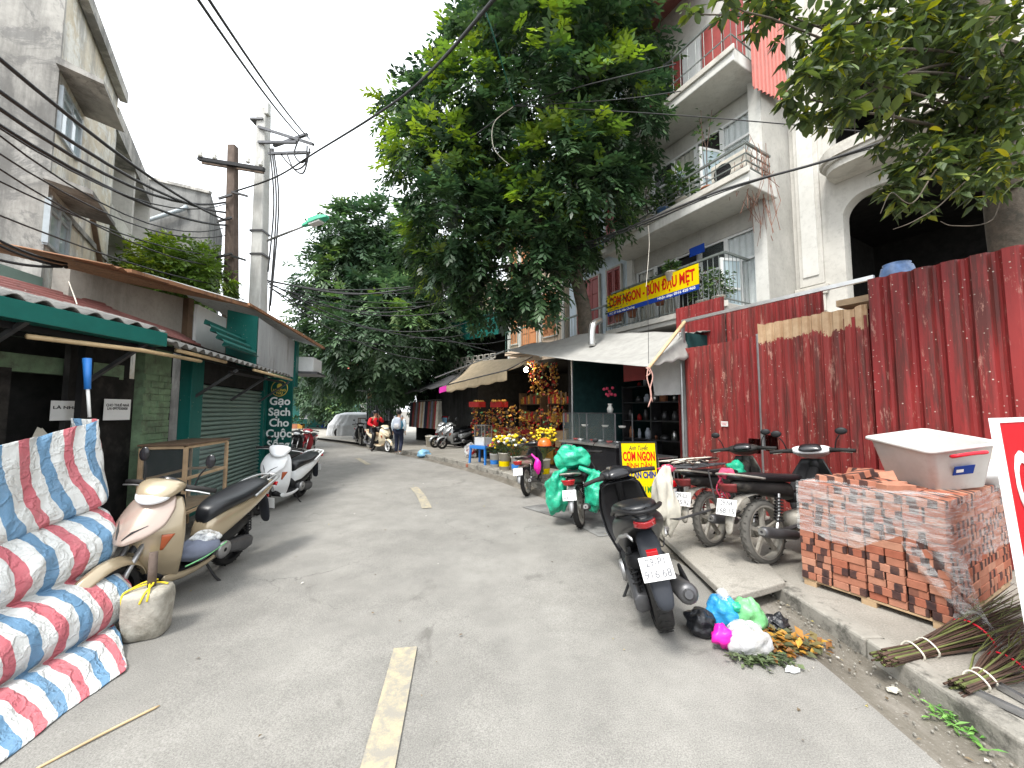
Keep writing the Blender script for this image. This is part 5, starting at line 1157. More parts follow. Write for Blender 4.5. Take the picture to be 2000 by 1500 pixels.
# wires across the street to the right
for i, pts in enumerate([[(522, 548, 10.1), (700, 575, 11), (900, 545, 10.5), (1010, 520, 9.8), (1200, 455, 8.5), (1400, 375, 7.2), (1600, 318, 6.2), (1760, 265, 5.5)],
                         [(522, 548, 10.1), (680, 572, 11), (850, 568, 10.8), (1000, 525, 9.8), (1200, 460, 8.5), (1420, 372, 7.2), (1700, 290, 5.9)],
                         [(522, 555, 10.1), (720, 590, 11.5), (900, 580, 11), (1060, 500, 9.4), (1240, 445, 8.4), (1380, 385, 7.4)]]):
    cable([A(*p) for p in pts], (.016, .009, .007)[i], ('thick black cable crossing the street in front of the white house', 'thinner wire following the thick cable across the street', 'slack wire sagging across the bend below the thick cable')[i])
for i, pts in enumerate([[(524, 560, 10.1), (640, 620, 11), (790, 655, 12), (930, 672, 12.5), (1000, 662, 12.5)], [(524, 552, 10.1), (620, 595, 12), (760, 610, 13), (900, 580, 12), (990, 560, 11)], [(560, 568, 10.5), (700, 600, 12), (860, 595, 12), (960, 570, 11)], [(800, 660, 13), (900, 655, 13), (970, 620, 13.5)], [(860, 660, 13), (985, 690, 11), (1090, 685, 9.5)], [(640, 660, 12), (760, 675, 13), (830, 680, 13.5)]]):
    cable([A(*p) for p in pts], .012 if i < 2 else .008, ('heavy wire sagging from the concrete pole to the green tin house', 'heavy wire sagging from the concrete pole into the big tree', 'thin wire hanging before the middle of the far crown', 'short slack wire before the green tin house', 'low wire running to the grey awning', 'short low wire before the far crown')[i], 'slack wires hanging across the bend')
for i, pts in enumerate([[(524, 550, 10.1), (650, 566, 11), (800, 560, 11.5), (930, 530, 11), (1060, 505, 10), (1190, 470, 8.8)], [(526, 556, 10.1), (700, 612, 11.5), (860, 612, 12), (985, 575, 11), (1080, 520, 9.6), (1200, 462, 8.6)], [(528, 562, 10.1), (640, 640, 11), (760, 690, 12.5), (850, 705, 13.3)], [(560, 575, 10.5), (720, 640, 12), (850, 645, 12.5), (960, 615, 12.5), (1010, 600, 12)]]): cable([A(*p) for p in pts], .012, ('upper wire of the tangle between the concrete pole and the white house', 'lower wire of the tangle between the concrete pole and the white house', 'wire dropping from the concrete pole to the clothes shop', 'wire looping from the concrete pole to the peach house')[i])
node = A(1005, 207, 7.6)
cable([A(800, 352, 9), A(930, 262, 8), node], .012, 'wire rising to the knot in front of the big tree'); cable([node, A(1150, 165, 7.5), A(1320, 125, 7.4)], .009, 'upper wire from the knot to the white house')
cable([node, A(1200, 195, 7.4), A(1330, 178, 7.2)], .007, 'middle wire from the knot to the white house'); cable([node, A(1280, 222, 7.2), A(1540, 243, 6.5), A(1800, 268, 5.8), A(1990, 285, 5.2)], .007, 'long thin wire from the knot past the arched house')
cable([A(948, 22, 6), A(966, 75, 6.3), A(985, 140, 7), node], .02, 'green sleeved cable hanging down to the knot', m='cable_green'); cable([node, A(965, 240, 7.7), A(965, 290, 7.8), A(995, 322, 8)], .012, 'loose pale tail of cable below the knot', m='rope_white')
for i, pts in enumerate([[(600, 285, 9.6), (596, 320, 9.6), (575, 330, 9.7), (560, 300, 9.8)], [(605, 290, 9.6), (592, 338, 9.6), (566, 322, 9.8), (548, 300, 10)], [(585, 268, 9.7), (575, 300, 9.7), (590, 318, 9.7), (606, 296, 9.6)]]): cable([A(*p) for p in pts], .014, ORD[i] + ' slack loop of cable under the crossarm of the concrete pole')
cable([A(1265, 560, 5.95), A(1266, 718, 5.9)], .003, 'thin cord hanging down to the grey awning corner', sag=0)
cable([A(1266, 440, 6.9), A(1268, 480, 6.9), A(1262, 560, 6.5)], .006, 'thin white lead hanging below the middle balcony', m='rope_white')
# ================================================================ SCOOTERS AND MOTORBIKES (x forward, y left, origin under the rear axle)
def sec(x, zc, hw, hh, e=2.6, N=18, sh=0):
    out = []
    for k in range(N):
        a = 2 * PI * k / N; c, s = math.cos(a), math.sin(a)
        out.append(Vector((x + sh * s, hw * abs(c) ** (2 / e) * (1 if c >= 0 else -1), zc + hh * abs(s) ** (2 / e) * (1 if s >= 0 else -1))))
    return out
def shell(rows, e=2.6, N=18): b = MB(); b.loft([sec(*r[:4], e=e, N=N, sh=r[4] if len(r) > 4 else 0) for r in rows]); return b
def itp(keys, tab): return lambda v: float(np.interp(v, keys, tab))
def wheel(t, x, r, w, spokes=5, rim_m='black_matt', tyre_m='rubber', hub_m='steel_dark', name='wheel', disc=False, rimw=.62):
    g = MB(); n = 40
    prof = [(r - .052, -w * .42), (r - .03, -w * .5), (r - .01, -w * .36), (r - .001, -w * .15), (r, 0), (r - .001, w * .15), (r - .01, w * .36), (r - .03, w * .5), (r - .052, w * .42)]
    g.lathe(prof, n, (x, 0, r), 'y'); ty = g.build('wheel', tyre_m, t, smooth=True, local=True)
    # tread blocks
    tb = MB()
    for k in range(28):
        a = 2 * PI * k / 28
        for s in (-1, 1):
            c = Vector((x + (r + .001) * math.cos(a), s * w * .16, r + (r + .001) * math.sin(a))); d = Vector((-math.sin(a), 0, math.cos(a))); rad = Vector((math.cos(a), 0, math.sin(a)))
            tb.obox(c, (d * .8 + Vector((0, s * .6, 0))).normalized() * .02, Vector((0, 1, 0)) * w * .12, rad * .003)
    o = tb.build('tread', tyre_m, ty, local=True); o['kind'] = 'stuff'
    g = MB(); ri = r - .052
    g.lathe([(ri, -w * .42), (ri + .004, -w * .46), (ri - .012, -w * .44), (ri - .02, -w * .2), (ri - .02, w * .2), (ri - .012, w * .44), (ri + .004, w * .46), (ri, w * .42)], n, (x, 0, r), 'y')
    for k in range(spokes):
        a = 2 * PI * k / spokes + .3; d = Vector((math.cos(a), 0, math.sin(a))); p = Vector((-math.sin(a), 0, math.cos(a)))
        g.loft([[Vector((x, 0, r)) + d * q + p * pw + Vector((0, yy, 0)) for pw, yy in ((-ww, -.014), (ww, -.014), (ww, .014), (-ww, .014))] for q, ww in ((.03, .022), (ri * .6, .014), (ri - .012, .02))])
    g.build('rim', rim_m, ty, local=True)
    g = MB(); g.lathe([(.001, -.05), (.045, -.05), (.05, -.03), (.05, .03), (.045, .05), (.001, .05)], 18, (x, 0, r), 'y'); g.build('hub', hub_m, ty, smooth=True, local=True)
    if disc:
        g = MB(); g.lathe([(.06, .052), (.10, .052), (.10, .056), (.06, .056), (.06, .052)], 24, (x, 0, r), 'y'); g.build('brake_disc', 'alu', ty, local=True)
    return ty
def spring(b, p, q, r, turns, wr, n=9):
    p, q = Vector(p), Vector(q); d = (q - p).normalized(); a = d.cross(Vector((0, 1, 0))).normalized(); c = d.cross(a)
    N = int(turns * n); b.tube([p.lerp(q, k / N) + (a * math.cos(2 * PI * k / n) + c * math.sin(2 * PI * k / n)) * r for k in range(N + 1)], wr, 5, False)
def plate(t, c, up, out, txt, w=.19, h=.14):
    """registration plate; c centre, up and out directions (local)"""
    out = Vector(out).normalized(); up = Vector(up); up = (up - out * up.dot(out)).normalized(); x = up.cross(out)
    b = MB(); b.obox(c, x * w / 2, up * h / 2, out * .0025); o = b.build('plate', 'plate_white', t, bevel=.002, local=True)
    M0 = wmat(t)
    for i, s in enumerate(txt):
        M4 = basis(Vector(c) + up * (.034 - .068 * i) + out * .0035, x, up)
        tp = text_part(s, 'plate_lettering', 'ink_grey', None, M4, .062, width=w * (.62 if i == 0 else .86), bold=.0008, ext=.0006); tp.parent = o
    return o
def scooter(lbl, loc, head, lean=0, scale=.95, paint='paint_gold', bonnet=None, wings=None, txt=('29-H1', '523.07'), rail='alu', steer=0, mirrors=True, seat_m='seat_vinyl', inner='black_matt', rf=.235, rr=.225, low=False, grp=None, tail=True, dz_seat=0, dz_head=0, plain_sig=True, name='scooter', wheel_m='black_matt', hw_tail=1.0, stand=True):
    t = thing(name, lbl, 'scooter', loc, group=grp); t.rotation_euler = (lean, 0, head); t.scale = (scale,) * 3
    B_ = bonnet or paint; W_ = wings or paint; L = dict(local=True)
    wheel(t, 0, rr, .105 if not low else .125, 5, wheel_m); wheel(t, 1.26, rf, .085, 5, wheel_m, disc=True)
    # leg shield wings and bonnet
    kv = [0, .2, .45, .7, 1]
    z_, xc, w_, cv = itp(kv, [.95 + dz_head, .86, .66, .45, .25]), itp(kv, [.97, 1.05, 1.13, 1.11, .97]), itp(kv, [.14, .205, .25, .235, .16]), itp(kv, [.06, .12, .19, .20, .14])
    def sp(u, v, off=0): s = u * 2 - 1; return Vector((xc(v) - cv(v) * s * s + off, w_(v) * s, z_(v)))
    b = MB(); b.grid(lambda u, v: sp(u, v), 14, 14); b.build('leg_shield', W_, t, smooth=True, solid=.016, sub=1, **L)
    b = MB(); b.grid(lambda u, v: sp(.06 + u * .88, v * .98, -.05 - .03 * math.sin(PI * u)), 10, 10); b.build('inner_panel', inner, t, smooth=True, solid=.01, **L)
    kb = [0, .25, .55, .8, 1]
    zb, xb, wb, cb_ = itp(kb, [.965 + dz_head, .88, .76, .675, .62]), itp(kb, [1.01, 1.10, 1.19, 1.245, 1.265]), itp(kb, [.13, .19, .20, .14, .035]), itp(kb, [.05, .085, .10, .07, .01])
    def bp(u, v, off=0): s = u * 2 - 1; return Vector((xb(v) - cb_(v) * s * s + off, wb(v) * s, zb(v) + off * .6))
    b = MB(); b.grid(lambda u, v: bp(u, v), 12, 12); b.build('bonnet', B_, t, smooth=True, solid=.02, sub=1, **L)
    if not low:
        for s in (-1, 1):
            b = MB(); b.tube([bp(.5 + s * .10, .86, .012), bp(.5 + s * .17, .70, .013), bp(.5 + s * .30, .55, .010)], [.003, .008, .002], 6); b.build('intake_slit', 'ink_black', t, **L)
        b = MB(); b.tube([bp(.36, .16, .012), bp(.5, .17, .013), bp(.64, .16, .012)], .006, 6); b.build('badge', 'ink_black', t, **L)
    for s in (-1, 1):
        b = MB(); b.grid(lambda u, v: sp(.5 + s * (.31 + .10 * u * (1 - v * .85) + .01), .44 + .15 * v, .016 - .01 * u), 5, 6); b.build('turn_signal', 'orange_lens', t, smooth=True, solid=.012, **L)
    # front mudguard and fork
    b = MB(); rgs = []
    for k in range(13):
        a = R(8 + 150 * k / 12); RR = rf + .045 + .02 * math.sin(PI * k / 12); hw = .08 * (.45 + .55 * math.sin(PI * min(1, (k + 1) / 9) / 2)); rgs.append([Vector((1.26 + RR * math.cos(a) * (1.12 if k < 4 else 1) - .05 * abs(q) ** 2 * math.cos(a), hw * q, rf + (RR - .055 * abs(q) ** 2) * math.sin(a))) for q in (-1, -.7, -.3, 0, .3, .7, 1)])
    b.loft(rgs, False, closed=False); b.build('front_mudguard', paint, t, smooth=True, solid=.008, sub=1, **L)
    for s in (-1, 1):
        b = MB(); b.tube([(1.10, s * .055, .60), (1.20, s * .06, .40), (1.255, s * .065, rf)], [.02, .018, .022], 8); b.build('fork', 'steel_grey', t, smooth=True, **L)
    b = MB(); b.tube([(.93, 0, .95 + dz_head), (1.12, 0, .52)], .035, 10); b.build('steering_column', 'black_matt', t, **L)
    # handlebar unit (turned by steer)
    Ms = Matrix.Translation((.96, 0, 0)) @ Matrix.Rotation(steer, 4, 'Z') @ Matrix.Translation((-.96, 0, dz_head))
    def hb(b, nm, m, **k):
        b.v = [tuple(Ms @ Vector(v)) for v in b.v]; return b.build(nm, m, t, local=True, **k)
    hb(shell([(.85, 1.005, .10, .025), (.89, 1.025, .15, .045), (.96, 1.035, .17, .058), (1.03, 1.01, .16, .064), (1.09, .965, .115, .052), (1.125, .94, .06, .03)]), 'handlebar_cowl', paint, smooth=True, sub=1)
    b = shell([(1.03, .985, .15, .055), (1.085, .955, .125, .05), (1.13, .935, .08, .034), (1.145, .928, .03, .014)], e=2.2); hb(b, 'headlight', 'headlamp_glass', smooth=True, sub=1)
    b = shell([(.835, 1.01, .08, .02), (.85, 1.02, .11, .035), (.90, 1.04, .10, .045), (.95, 1.07, .06, .035)]); hb(b, 'instrument_panel', 'black_gloss', smooth=True)
    for s in (-1, 1):
        b = MB(); b.tube([(.92, s * .14, 1.015), (.885, s * .24, 1.015), (.86, s * .36, 1.0)], [.03, .02, .02], 10); hb(b, 'grip', 'rubber', smooth=True)
        b = MB(); b.tube([(.95, s * .17, 1.005), (.935, s * .25, 1.0), (.915, s * .345, .985)], .007, 6); hb(b, 'brake_lever', 'alu')
        if mirrors:
            b = MB(); b.tube(smooth_path([(.90, s * .20, 1.03), (.885, s * .215, 1.12), (.87, s * .25, 1.19)], 4), .007, 6); hb(b, 'mirror_stem', 'black_matt')
            b = MB(); b.ball((.86, s * .27, 1.25), (.018, .042, .062), 12, 8); hb(b, 'mirror', 'black_gloss', smooth=True)
    # floor, body, seat
    b = shell([(.40, .27, .13, .05), (.55, .245, .155, .045), (.85, .245, .15, .045), (1.02, .30, .10, .05)], e=4); b.build('floorboard', inner, t, smooth=True, **L)
    for s in (-1, 1):
        b = MB(); b.loft([[Vector((x, s * (hw - .012), z - h)), Vector((x, s * (hw + .012), z - h * .7)), Vector((x, s * (hw + .012), z + h * .7)), Vector((x, s * (hw - .012), z + h))] for x, hw, z, h in ((.28, .14, .30, .03), (.5, .165, .235, .035), (.8, .165, .225, .04), (.98, .135, .27, .06))]); b.build('side_skirt', W_, t, smooth=True, sub=1, **L)
    d = dz_seat
    b = shell([(.50, .44, .075, .16), (.42, .47, .125, .19), (.25, .55 + d * .6, .17 * hw_tail, .15), (.02, .62 + d, .18 * hw_tail, .115), (-.22, .70 + d, .15 * hw_tail, .085), (-.42, .765 + d, .10 * hw_tail, .05), (-.52, .79 + d, .05 * hw_tail, .028)], e=2.4); b.build('body_panel', paint, t, smooth=True, sub=1, **L)
    b = shell([(.50, .36, .07, .10), (.40, .36, .13, .10), (.15, .42, .15, .09), (-.1, .52, .13, .06)], e=3); b.build('lower_panel', 'black_matt', t, smooth=True, **L)
    b = shell([(.49, .62, .06, .08), (.44, .67, .105, .075), (.30, .715 + d * .6, .15, .062), (.10, .73 + d, .165, .06), (-.05, .765 + d, .165, .062), (-.25, .80 + d, .14, .055), (-.38, .82 + d, .08, .03)], e=2.8); b.build('seat', seat_m, t, smooth=True, sub=1, **L)
    b = MB(); z = .79 + d; b.tube(smooth_path([(-.02, .165, z - .06), (-.25, .155, z + .02), (-.45, .115, z + .06), (-.54, .05, z + .065), (-.54, -.05, z + .065), (-.45, -.115, z + .06), (-.25, -.155, z + .02), (-.02, -.165, z - .06)], 4), .016, 8, flat=.8)
    for yy in (-.05, .05): b.tube([(-.36, yy, z + .03), (-.54, yy * .8, z + .065)], .011, 6)
    b.build('grab_rail', rail, t, smooth=True, **L)
    # machinery
    b = MB(); b.loft([[Vector((x, y, zc + sz * h)) for y, sz in ((.065, -.8), (.13, -1), (.165, -.6), (.165, .6), (.13, 1), (.065, .8))] for x, zc, h in ((.44, .30, .05), (.38, .30, .085), (.18, .27, .07), (-.05, .235, .09), (-.12, .235, .06))]); b.build('transmission_case', 'steel_dark', t, smooth=True, bevel=.01, **L)
    b = MB(); b.tube([(.34, -.12, .20), (.22, -.14, .17), (.10, -.155, .22)], .018, 8); b.tube([(.14, -.165, .24), (.08, -.165, .26), (-.30, -.175, .345), (-.33, -.175, .352)], [.03, .062, .068, .05], 16); mf = b.build('exhaust', 'steel_dark', t, smooth=True, **L)
    b = MB(); b.tube([(-.325, -.175, .351), (-.345, -.175, .356)], [.04, .026], 14); b.build('exhaust_tip', 'steel_dark', mf, **L)
    b = MB(); b.obox((-.12, -.215, .335), (.14, 0, .03), (0, .012, 0), (0, 0, .05)); b.build('heat_shield', 'black_matt', mf, bevel=.01, **L)
    b = MB(); b.tube([(-.09, .11, .30), (-.02, .11, .60)], .014, 8); spring(b, (-.085, .11, .34), (-.03, .11, .56), .03, 7, .007); b.build('shock_absorber', 'black_matt', t, **L)
    b = MB(); b.lathe([(.02, .0), (.075, .0), (.085, -.012), (.085, -.03)], 20, (.34, .196, .30), 'y'); b.build('fan_cover', 'steel_grey', t, smooth=True, **L)
    # tail
    b = MB(); zt = .775 + d
    b.grid(lambda u, v: Vector((-.475 - .045 * math.cos((u - .5) * 2.4) + .02 * v, (.21 * u - .105) * (.62 if low else 1), zt + .016 - .04 * v - .01 * math.sin(PI * u))), 12, 4); b.build('tail_light', 'tail_lamp', t, smooth=True, solid=.012, **L)
    b = MB(); b.loft([[Vector((x, -hw, z)), Vector((x - .012, -hw * .5, z + .012)), Vector((x - .018, 0, z + .018)), Vector((x - .012, hw * .5, z + .012)), Vector((x, hw, z)), Vector((x + .02, 0, z - .01))] for x, hw, z in (((-.30, .10, .69 + d), (-.41, .095, .62 + d * .6), (-.47, .085, .53), (-.52, .08, .43), (-.53, .05, .36)) if low else ((-.30, .10, .69 + d), (-.41, .095, .62 + d * .6), (-.47, .085, .50), (-.535, .08, .36), (-.56, .05, .29)))]); b.build('rear_mudguard', 'fender_slate', t, smooth=True, sub=1, **L)
    plate(t, Vector((-.515, 0, .525 + d * .8)), (.32, 0, 1), (-1, 0, .32), txt)
    b = MB(); b.obox((-.47, 0, .625 + d * .6), (.012, 0, .004), (0, .035, 0), (0, 0, .018)); b.build('reflector', 'tail_lamp', t, bevel=.004, **L)
    if stand:
        b = MB(); b.tube(smooth_path([(.46, .10, .22), (.43, .20, .08), (.40, .255, -.0 + .02)], 4), .011, 6); b.obox((.39, .262, .012), (.03, 0, 0), (0, .02, 0), (0, 0, .006)); b.build('side_stand', 'black_matt', t, **L)
    return t
def underbone(lbl, loc, head, lean=0, scale=.95, paint='dusty_black', txt=('29-F1', '274.45'), dusty=True, steer=0, cowl=None, grp=None, name='motorbike', rack=False, spring_m='black_matt', stand=True, side='dusty_black', tyre='dusty_rubber', chrome='dusty_alu', fend='steel_grey', taillight=True):
    t = thing(name, lbl, 'motorbike', loc, group=grp); t.rotation_euler = (lean, 0, head); t.scale = (scale,) * 3; L = dict(local=True); r = .285
    wheel(t, 0, r, .082, 5, chrome, tyre, chrome); wheel(t, 1.24, r - .005, .072, 5, chrome, tyre, chrome, disc=True)
    # swingarm and enclosed chain case
    b = MB(); pts = []
    for k in range(9): a = PI / 2 + PI * k / 8; pts.append(Vector((.0 + .065 * math.cos(a), .115, r + .065 * math.sin(a))))
    for k in range(9): a = -PI / 2 + PI * k / 8; pts.append(Vector((.50 + .05 * math.cos(a), .115, r + .02 + .05 * math.sin(a))))
    b.prism(pts, (0, -.05, 0)); b.build('chain_case', chrome, t, bevel=.012, **L)
    b = MB(); b.lathe([(.001, .03), (.03, .03), (.045, .02), (.045, 0)], 16, (0, .115, r), 'y'); b.build('axle_cap', 'steel_dark', t, **L)
    for s in (-1, 1):
        b = MB(); b.tube([(.02, s * .085, r), (.50, s * .08, r + .03)], .02, 6); b.build('swingarm', 'steel_dark', t, **L)
        b = MB(); b.tube([(.03, s * .11, r + .03), (.10, s * .105, r + .16)], .016, 8); b.tube([(.10, s * .105, r + .16), (.15, s * .10, .62)], .012, 8); b.build('shock_absorber', 'alu', t, **L)
        b = MB(); spring(b, (.065, s * .1075, r + .1), (.145, s * .10, .60), .031, 8, .0075); b.build('shock_spring', spring_m, t, **L)
    # engine
    b = shell([(.78, .36, .05, .05), (.72, .36, .09, .08), (.6, .33, .11, .10), (.45, .33, .10, .09), (.40, .34, .06, .06)], e=3); b.build('engine', chrome, t, smooth=True, **L)
    b = MB(); b.tube([(.82, -.03, .36), (.80, -.10, .25), (.5, -.14, .21), (.2, -.15, .26)], .016, 8); b.tube([(.25, -.155, .25), (.2, -.155, .26), (-.22, -.16, .335), (-.25, -.16, .34)], [.02, .042, .048, .035], 14); ex = b.build('exhaust', 'steel_dark', t, smooth=True, **L)
    b = MB(); b.lathe([(.012, -.002), (.034, -.002), (.034, .004), (.012, .004)], 14, (-.252, -.16, .34), 'x'); b.build('exhaust_tip', 'alu', ex, **L)
    # bodywork
    b = shell([(.46, .60, .07, .09), (.36, .63, .10, .09), (.1, .665, .10, .075), (-.15, .70, .085, .06), (-.34, .735, .06, .045)], e=2.5); b.build('side_panel', side, t, smooth=True, sub=1, **L)
    b = shell([(.62, .725, .05, .03), (.56, .735, .10, .04), (.3, .745, .12, .04), (.05, .775, .125, .045), (-.22, .79, .11, .04), (-.36, .80, .07, .025)], e=3.2); b.build('seat', 'seat_vinyl', t, smooth=True, sub=1, **L)
    b = shell([(.46, .55, .05, .05), (.62, .55, .06, .06), (.80, .62, .06, .07), (.92, .76, .055, .06)], e=3); b.build('frame_cover', paint, t, smooth=True, **L)
    kv = [0, .3, .65, 1]; z_, xc, w_, cv = itp(kv, [.90, .74, .50, .28]), itp(kv, [.95, .97, .93, .84]), itp(kv, [.10, .19, .215, .14]), itp(kv, [.03, .10, .14, .12])
    b = MB(); b.grid(lambda u, v: Vector((xc(v) - cv(v) * (2 * u - 1) ** 2, w_(v) * (2 * u - 1), z_(v))), 12, 10); b.build('leg_shield', paint, t, smooth=True, solid=.012, **L)
    b = shell([(.92, .86, .05, .05), (1.0, .80, .07, .08), (1.05, .72, .06, .06), (1.08, .66, .03, .03)], e=2.4); b.build('front_cover', paint, t, smooth=True, sub=1, **L)
    b = MB(); rgs = []
    for k in range(12):
        a = R(25 + 150 * k / 11); RR = r + .03; rgs.append([Vector((1.24 + (RR - .02 * q * q) * math.cos(a), .055 * q, r + (RR - .04 * q * q) * math.sin(a))) for q in (-1, -.6, 0, .6, 1)])
    b.loft(rgs, False, closed=False); b.build('front_mudguard', paint, t, smooth=True, solid=.006, **L)
    for s in (-1, 1):
        b = MB(); b.tube([(1.0, s * .08, .78), (1.235, s * .075, r)], .02, 8); b.build('fork', chrome, t, smooth=True, **L)
    # handlebar
    Ms = Matrix.Translation((.93, 0, 0)) @ Matrix.Rotation(steer, 4, 'Z') @ Matrix.Translation((-.93, 0, 0)); cw = cowl or paint
    def hb(b, nm, m, **k): b.v = [tuple(Ms @ Vector(v)) for v in b.v]; return b.build(nm, m, t, local=True, **k)
    hb(shell([(.84, .975, .09, .02), (.87, .985, .15, .045), (.94, .99, .19, .055), (1.02, .965, .15, .065), (1.08, .935, .085, .045)]), 'handlebar_cowl', cw, smooth=True, sub=1)
    hb(shell([(.83, .985, .07, .012), (.845, 1.0, .10, .028), (.9, 1.025, .09, .03), (.93, 1.03, .05, .02)]), 'instrument_panel', 'black_gloss', smooth=True)
    hb(shell([(1.03, .955, .12, .045), (1.085, .93, .09, .04), (1.105, .92, .05, .02)], e=2.2), 'headlight', 'headlamp_glass', smooth=True)
    for s in (-1, 1):
        b = MB(); b.tube([(.92, s * .14, .985), (.87, s * .25, .985), (.83, s * .35, .975)], [.028, .018, .019], 9); hb(b, 'grip', 'rubber', smooth=True)
        b = MB(); b.tube([(.93, s * .17, .975), (.90, s * .33, .955)], .006, 6); hb(b, 'brake_lever', chrome)
        b = MB(); b.tube(smooth_path([(.88, s * .2, 1.0), (.86, s * .22, 1.08), (.85, s * .25, 1.13)], 4), .006, 6); hb(b, 'mirror_stem', 'black_matt')
        b = MB(); b.ball((.845, s * .27, 1.17), (.014, .05, .036), 12, 8); hb(b, 'mirror', 'black_matt', smooth=True)
    # tail, plate, mudguard
    b = MB(); b.grid(lambda u, v: Vector((-.385 - .05 * math.cos((u - .5) * 2.6) + .025 * v, (.19 * u - .095) * (1 - .25 * v), .745 - .075 * v)), 10, 4); b.build('tail_light', 'dusty_lens' if chrome == 'dusty_alu' and tyre == 'dusty_rubber' else 'tail_lamp', t, smooth=True, solid=.012, **L)
    b = MB(); b.loft([[Vector((x, -hw, z)), Vector((x - .02, -hw * .4, z + .012)), Vector((x - .02, hw * .4, z + .012)), Vector((x, hw, z)), Vector((x + .015, 0, z - .012))] for x, hw, z in ((.1, .07, .62), (-.15, .075, .635), (-.30, .07, .60), (-.39, .06, .50), (-.44, .055, .38), (-.45, .035, .30))]); b.build('rear_mudguard', fend, t, smooth=True, sub=1, **L)
    plate(t, Vector((-.445, 0, .545)), (.35, 0, 1), (-1, 0, .35), txt)
    b = MB(); b.tube(smooth_path([(-.05, .12, .77), (-.3, .12, .81), (-.42, .07, .83), (-.42, -.07, .83), (-.3, -.12, .81), (-.05, -.12, .77)], 4), .011, 7); b.build('grab_rail', chrome, t, smooth=True, **L)
    for s in (-1, 1):
        b = MB(); b.tube([(.45, s * .08, .26), (.45, s * .22, .25)], .014, 8); b.build('footpeg', 'rubber', t, **L)
    if stand:
        b = MB(); b.tube(smooth_path([(.48, .09, .26), (.45, .19, .10), (.42, .25, .02)], 4), .011, 6); b.build('side_stand', 'black_matt', t, **L)
    return t
# ---- the parked scooters on the left
gold = scooter('champagne gold scooter parked nose to the camera beside the striped tarpaulin', (-3.0, 4.16, 0), R(-91), R(-8), .97, 'paint_gold', 'paint_gold_rose', steer=R(8), dz_seat=.02, rail='paint_silver')
white = scooter('clean white scooter parked behind the gold one by the shutter', (-3.98, 7.3, 0), R(-88), R(-8), .97, 'paint_white', 'paint_white', steer=R(22), mirrors=False, rail='paint_white')
# jacket and plastic left on the gold scooter's floor
b = MB(); g = random.Random(2)
def crumple(c, r, seed, n=18, m=12, amp=.35, flat=1):
    b = MB(); b.ball((0, 0, 0), r, n, m); c = Vector(c); rr = r if isinstance(r, tuple) else (r, r, r)
    out = []
    for v in b.v:
        v = Vector(v); q = Vector((v.x / rr[0], v.y / rr[1], v.z / rr[2])); k = 1 + amp * (noise.noise(q * 1.6 + Vector((seed, 0, 0))) + .5 * noise.noise(q * 3.7 + Vector((0, seed, 0))) + .3 * abs(noise.noise(q * 8 + Vector((0, 0, seed)))))
        out.append(tuple(c + Vector((v.x * k, v.y * k, v.z * k * flat))))
    b.v = out; return b
jk = thing('folded_raincoat', 'dark raincoat with yellow piping stuffed on the gold scooter floor', 'raincoat', (-2.85, 3.6, .3))
b = crumple((-2.83, 3.55, .37), (.14, .2, .09), 4); b.build('bundle', 'pack_dark', jk, smooth=True, sub=1)
b = crumple((-2.82, 3.62, .45), (.11, .12, .05), 9, amp=.5); b.build('plastic_wrap', 'bag_clear', jk, smooth=True, sub=1)
b = MB(); b.tube(smooth_path([(-2.74, 3.32, .30), (-2.69, 3.5, .33), (-2.68, 3.7, .38)], 5), .006, 5); b.build('piping', 'bag_lime', jk)
# ---- hero scooter on the right
black = scooter('black scooter standing at the road edge seen from behind with a red tail light', (1.13, 2.98, 0), R(81), R(-13), 1.02, 'paint_black', 'paint_black', txt=('29-P1', '916.68'), rail='black_matt', steer=R(12), mirrors=False, rf=.26, rr=.27, low=True, dz_seat=.12, dz_head=-.05, hw_tail=1.1)
for s in (-1, 1):
    b = MB(); b.loft([[Vector((x, s * y - .0, z - .014)), Vector((x, s * (y + .012), z)), Vector((x, s * y, z + .014))] for x, y, z in ((-.05, .185, .66), (-.25, .165, .755), (-.42, .12, .815), (-.53, .10, .815))]); b.build('tail_trim', 'steel_grey', black, smooth=True, local=True)
# ---- motorbikes on the right
p = gnd(1030, 968); bike1 = underbone('motorbike with an orange helmet on its handlebar beside the flower buckets', (p.x, p.y, 0), R(72), R(-7), .93, 'black_matt', ('29-X1', '9666'), side='paint_cream', tyre='rubber')
p = gnd(1135, 1030); bike2 = underbone('motorbike loaded with bulging green plastic bags', (p.x, p.y, 0), R(70), R(-8), .95, 'black_matt', ('29-K1', '446.11'), tyre='rubber')
p = gnd(1395, 1068, .1); bike3 = underbone('dusty motorbike with an iron carrier rack and red shock springs', (p.x, p.y, .1), R(33), R(-7), 1.04, 'dusty_black', ('29-L5', '035.92'), spring_m='paint_redbike', steer=R(18), fend='dusty_alu')
p = gnd(1500, 1103, .1); bike4 = underbone('dusty black motorbike with a white handlebar cowl beside the brick pallet', (p.x, p.y, .1), R(24), R(-6), 1.08, 'black_matt', ('29-N4', '168.15'), cowl='paint_white', steer=R(25), fend='dusty_alu')
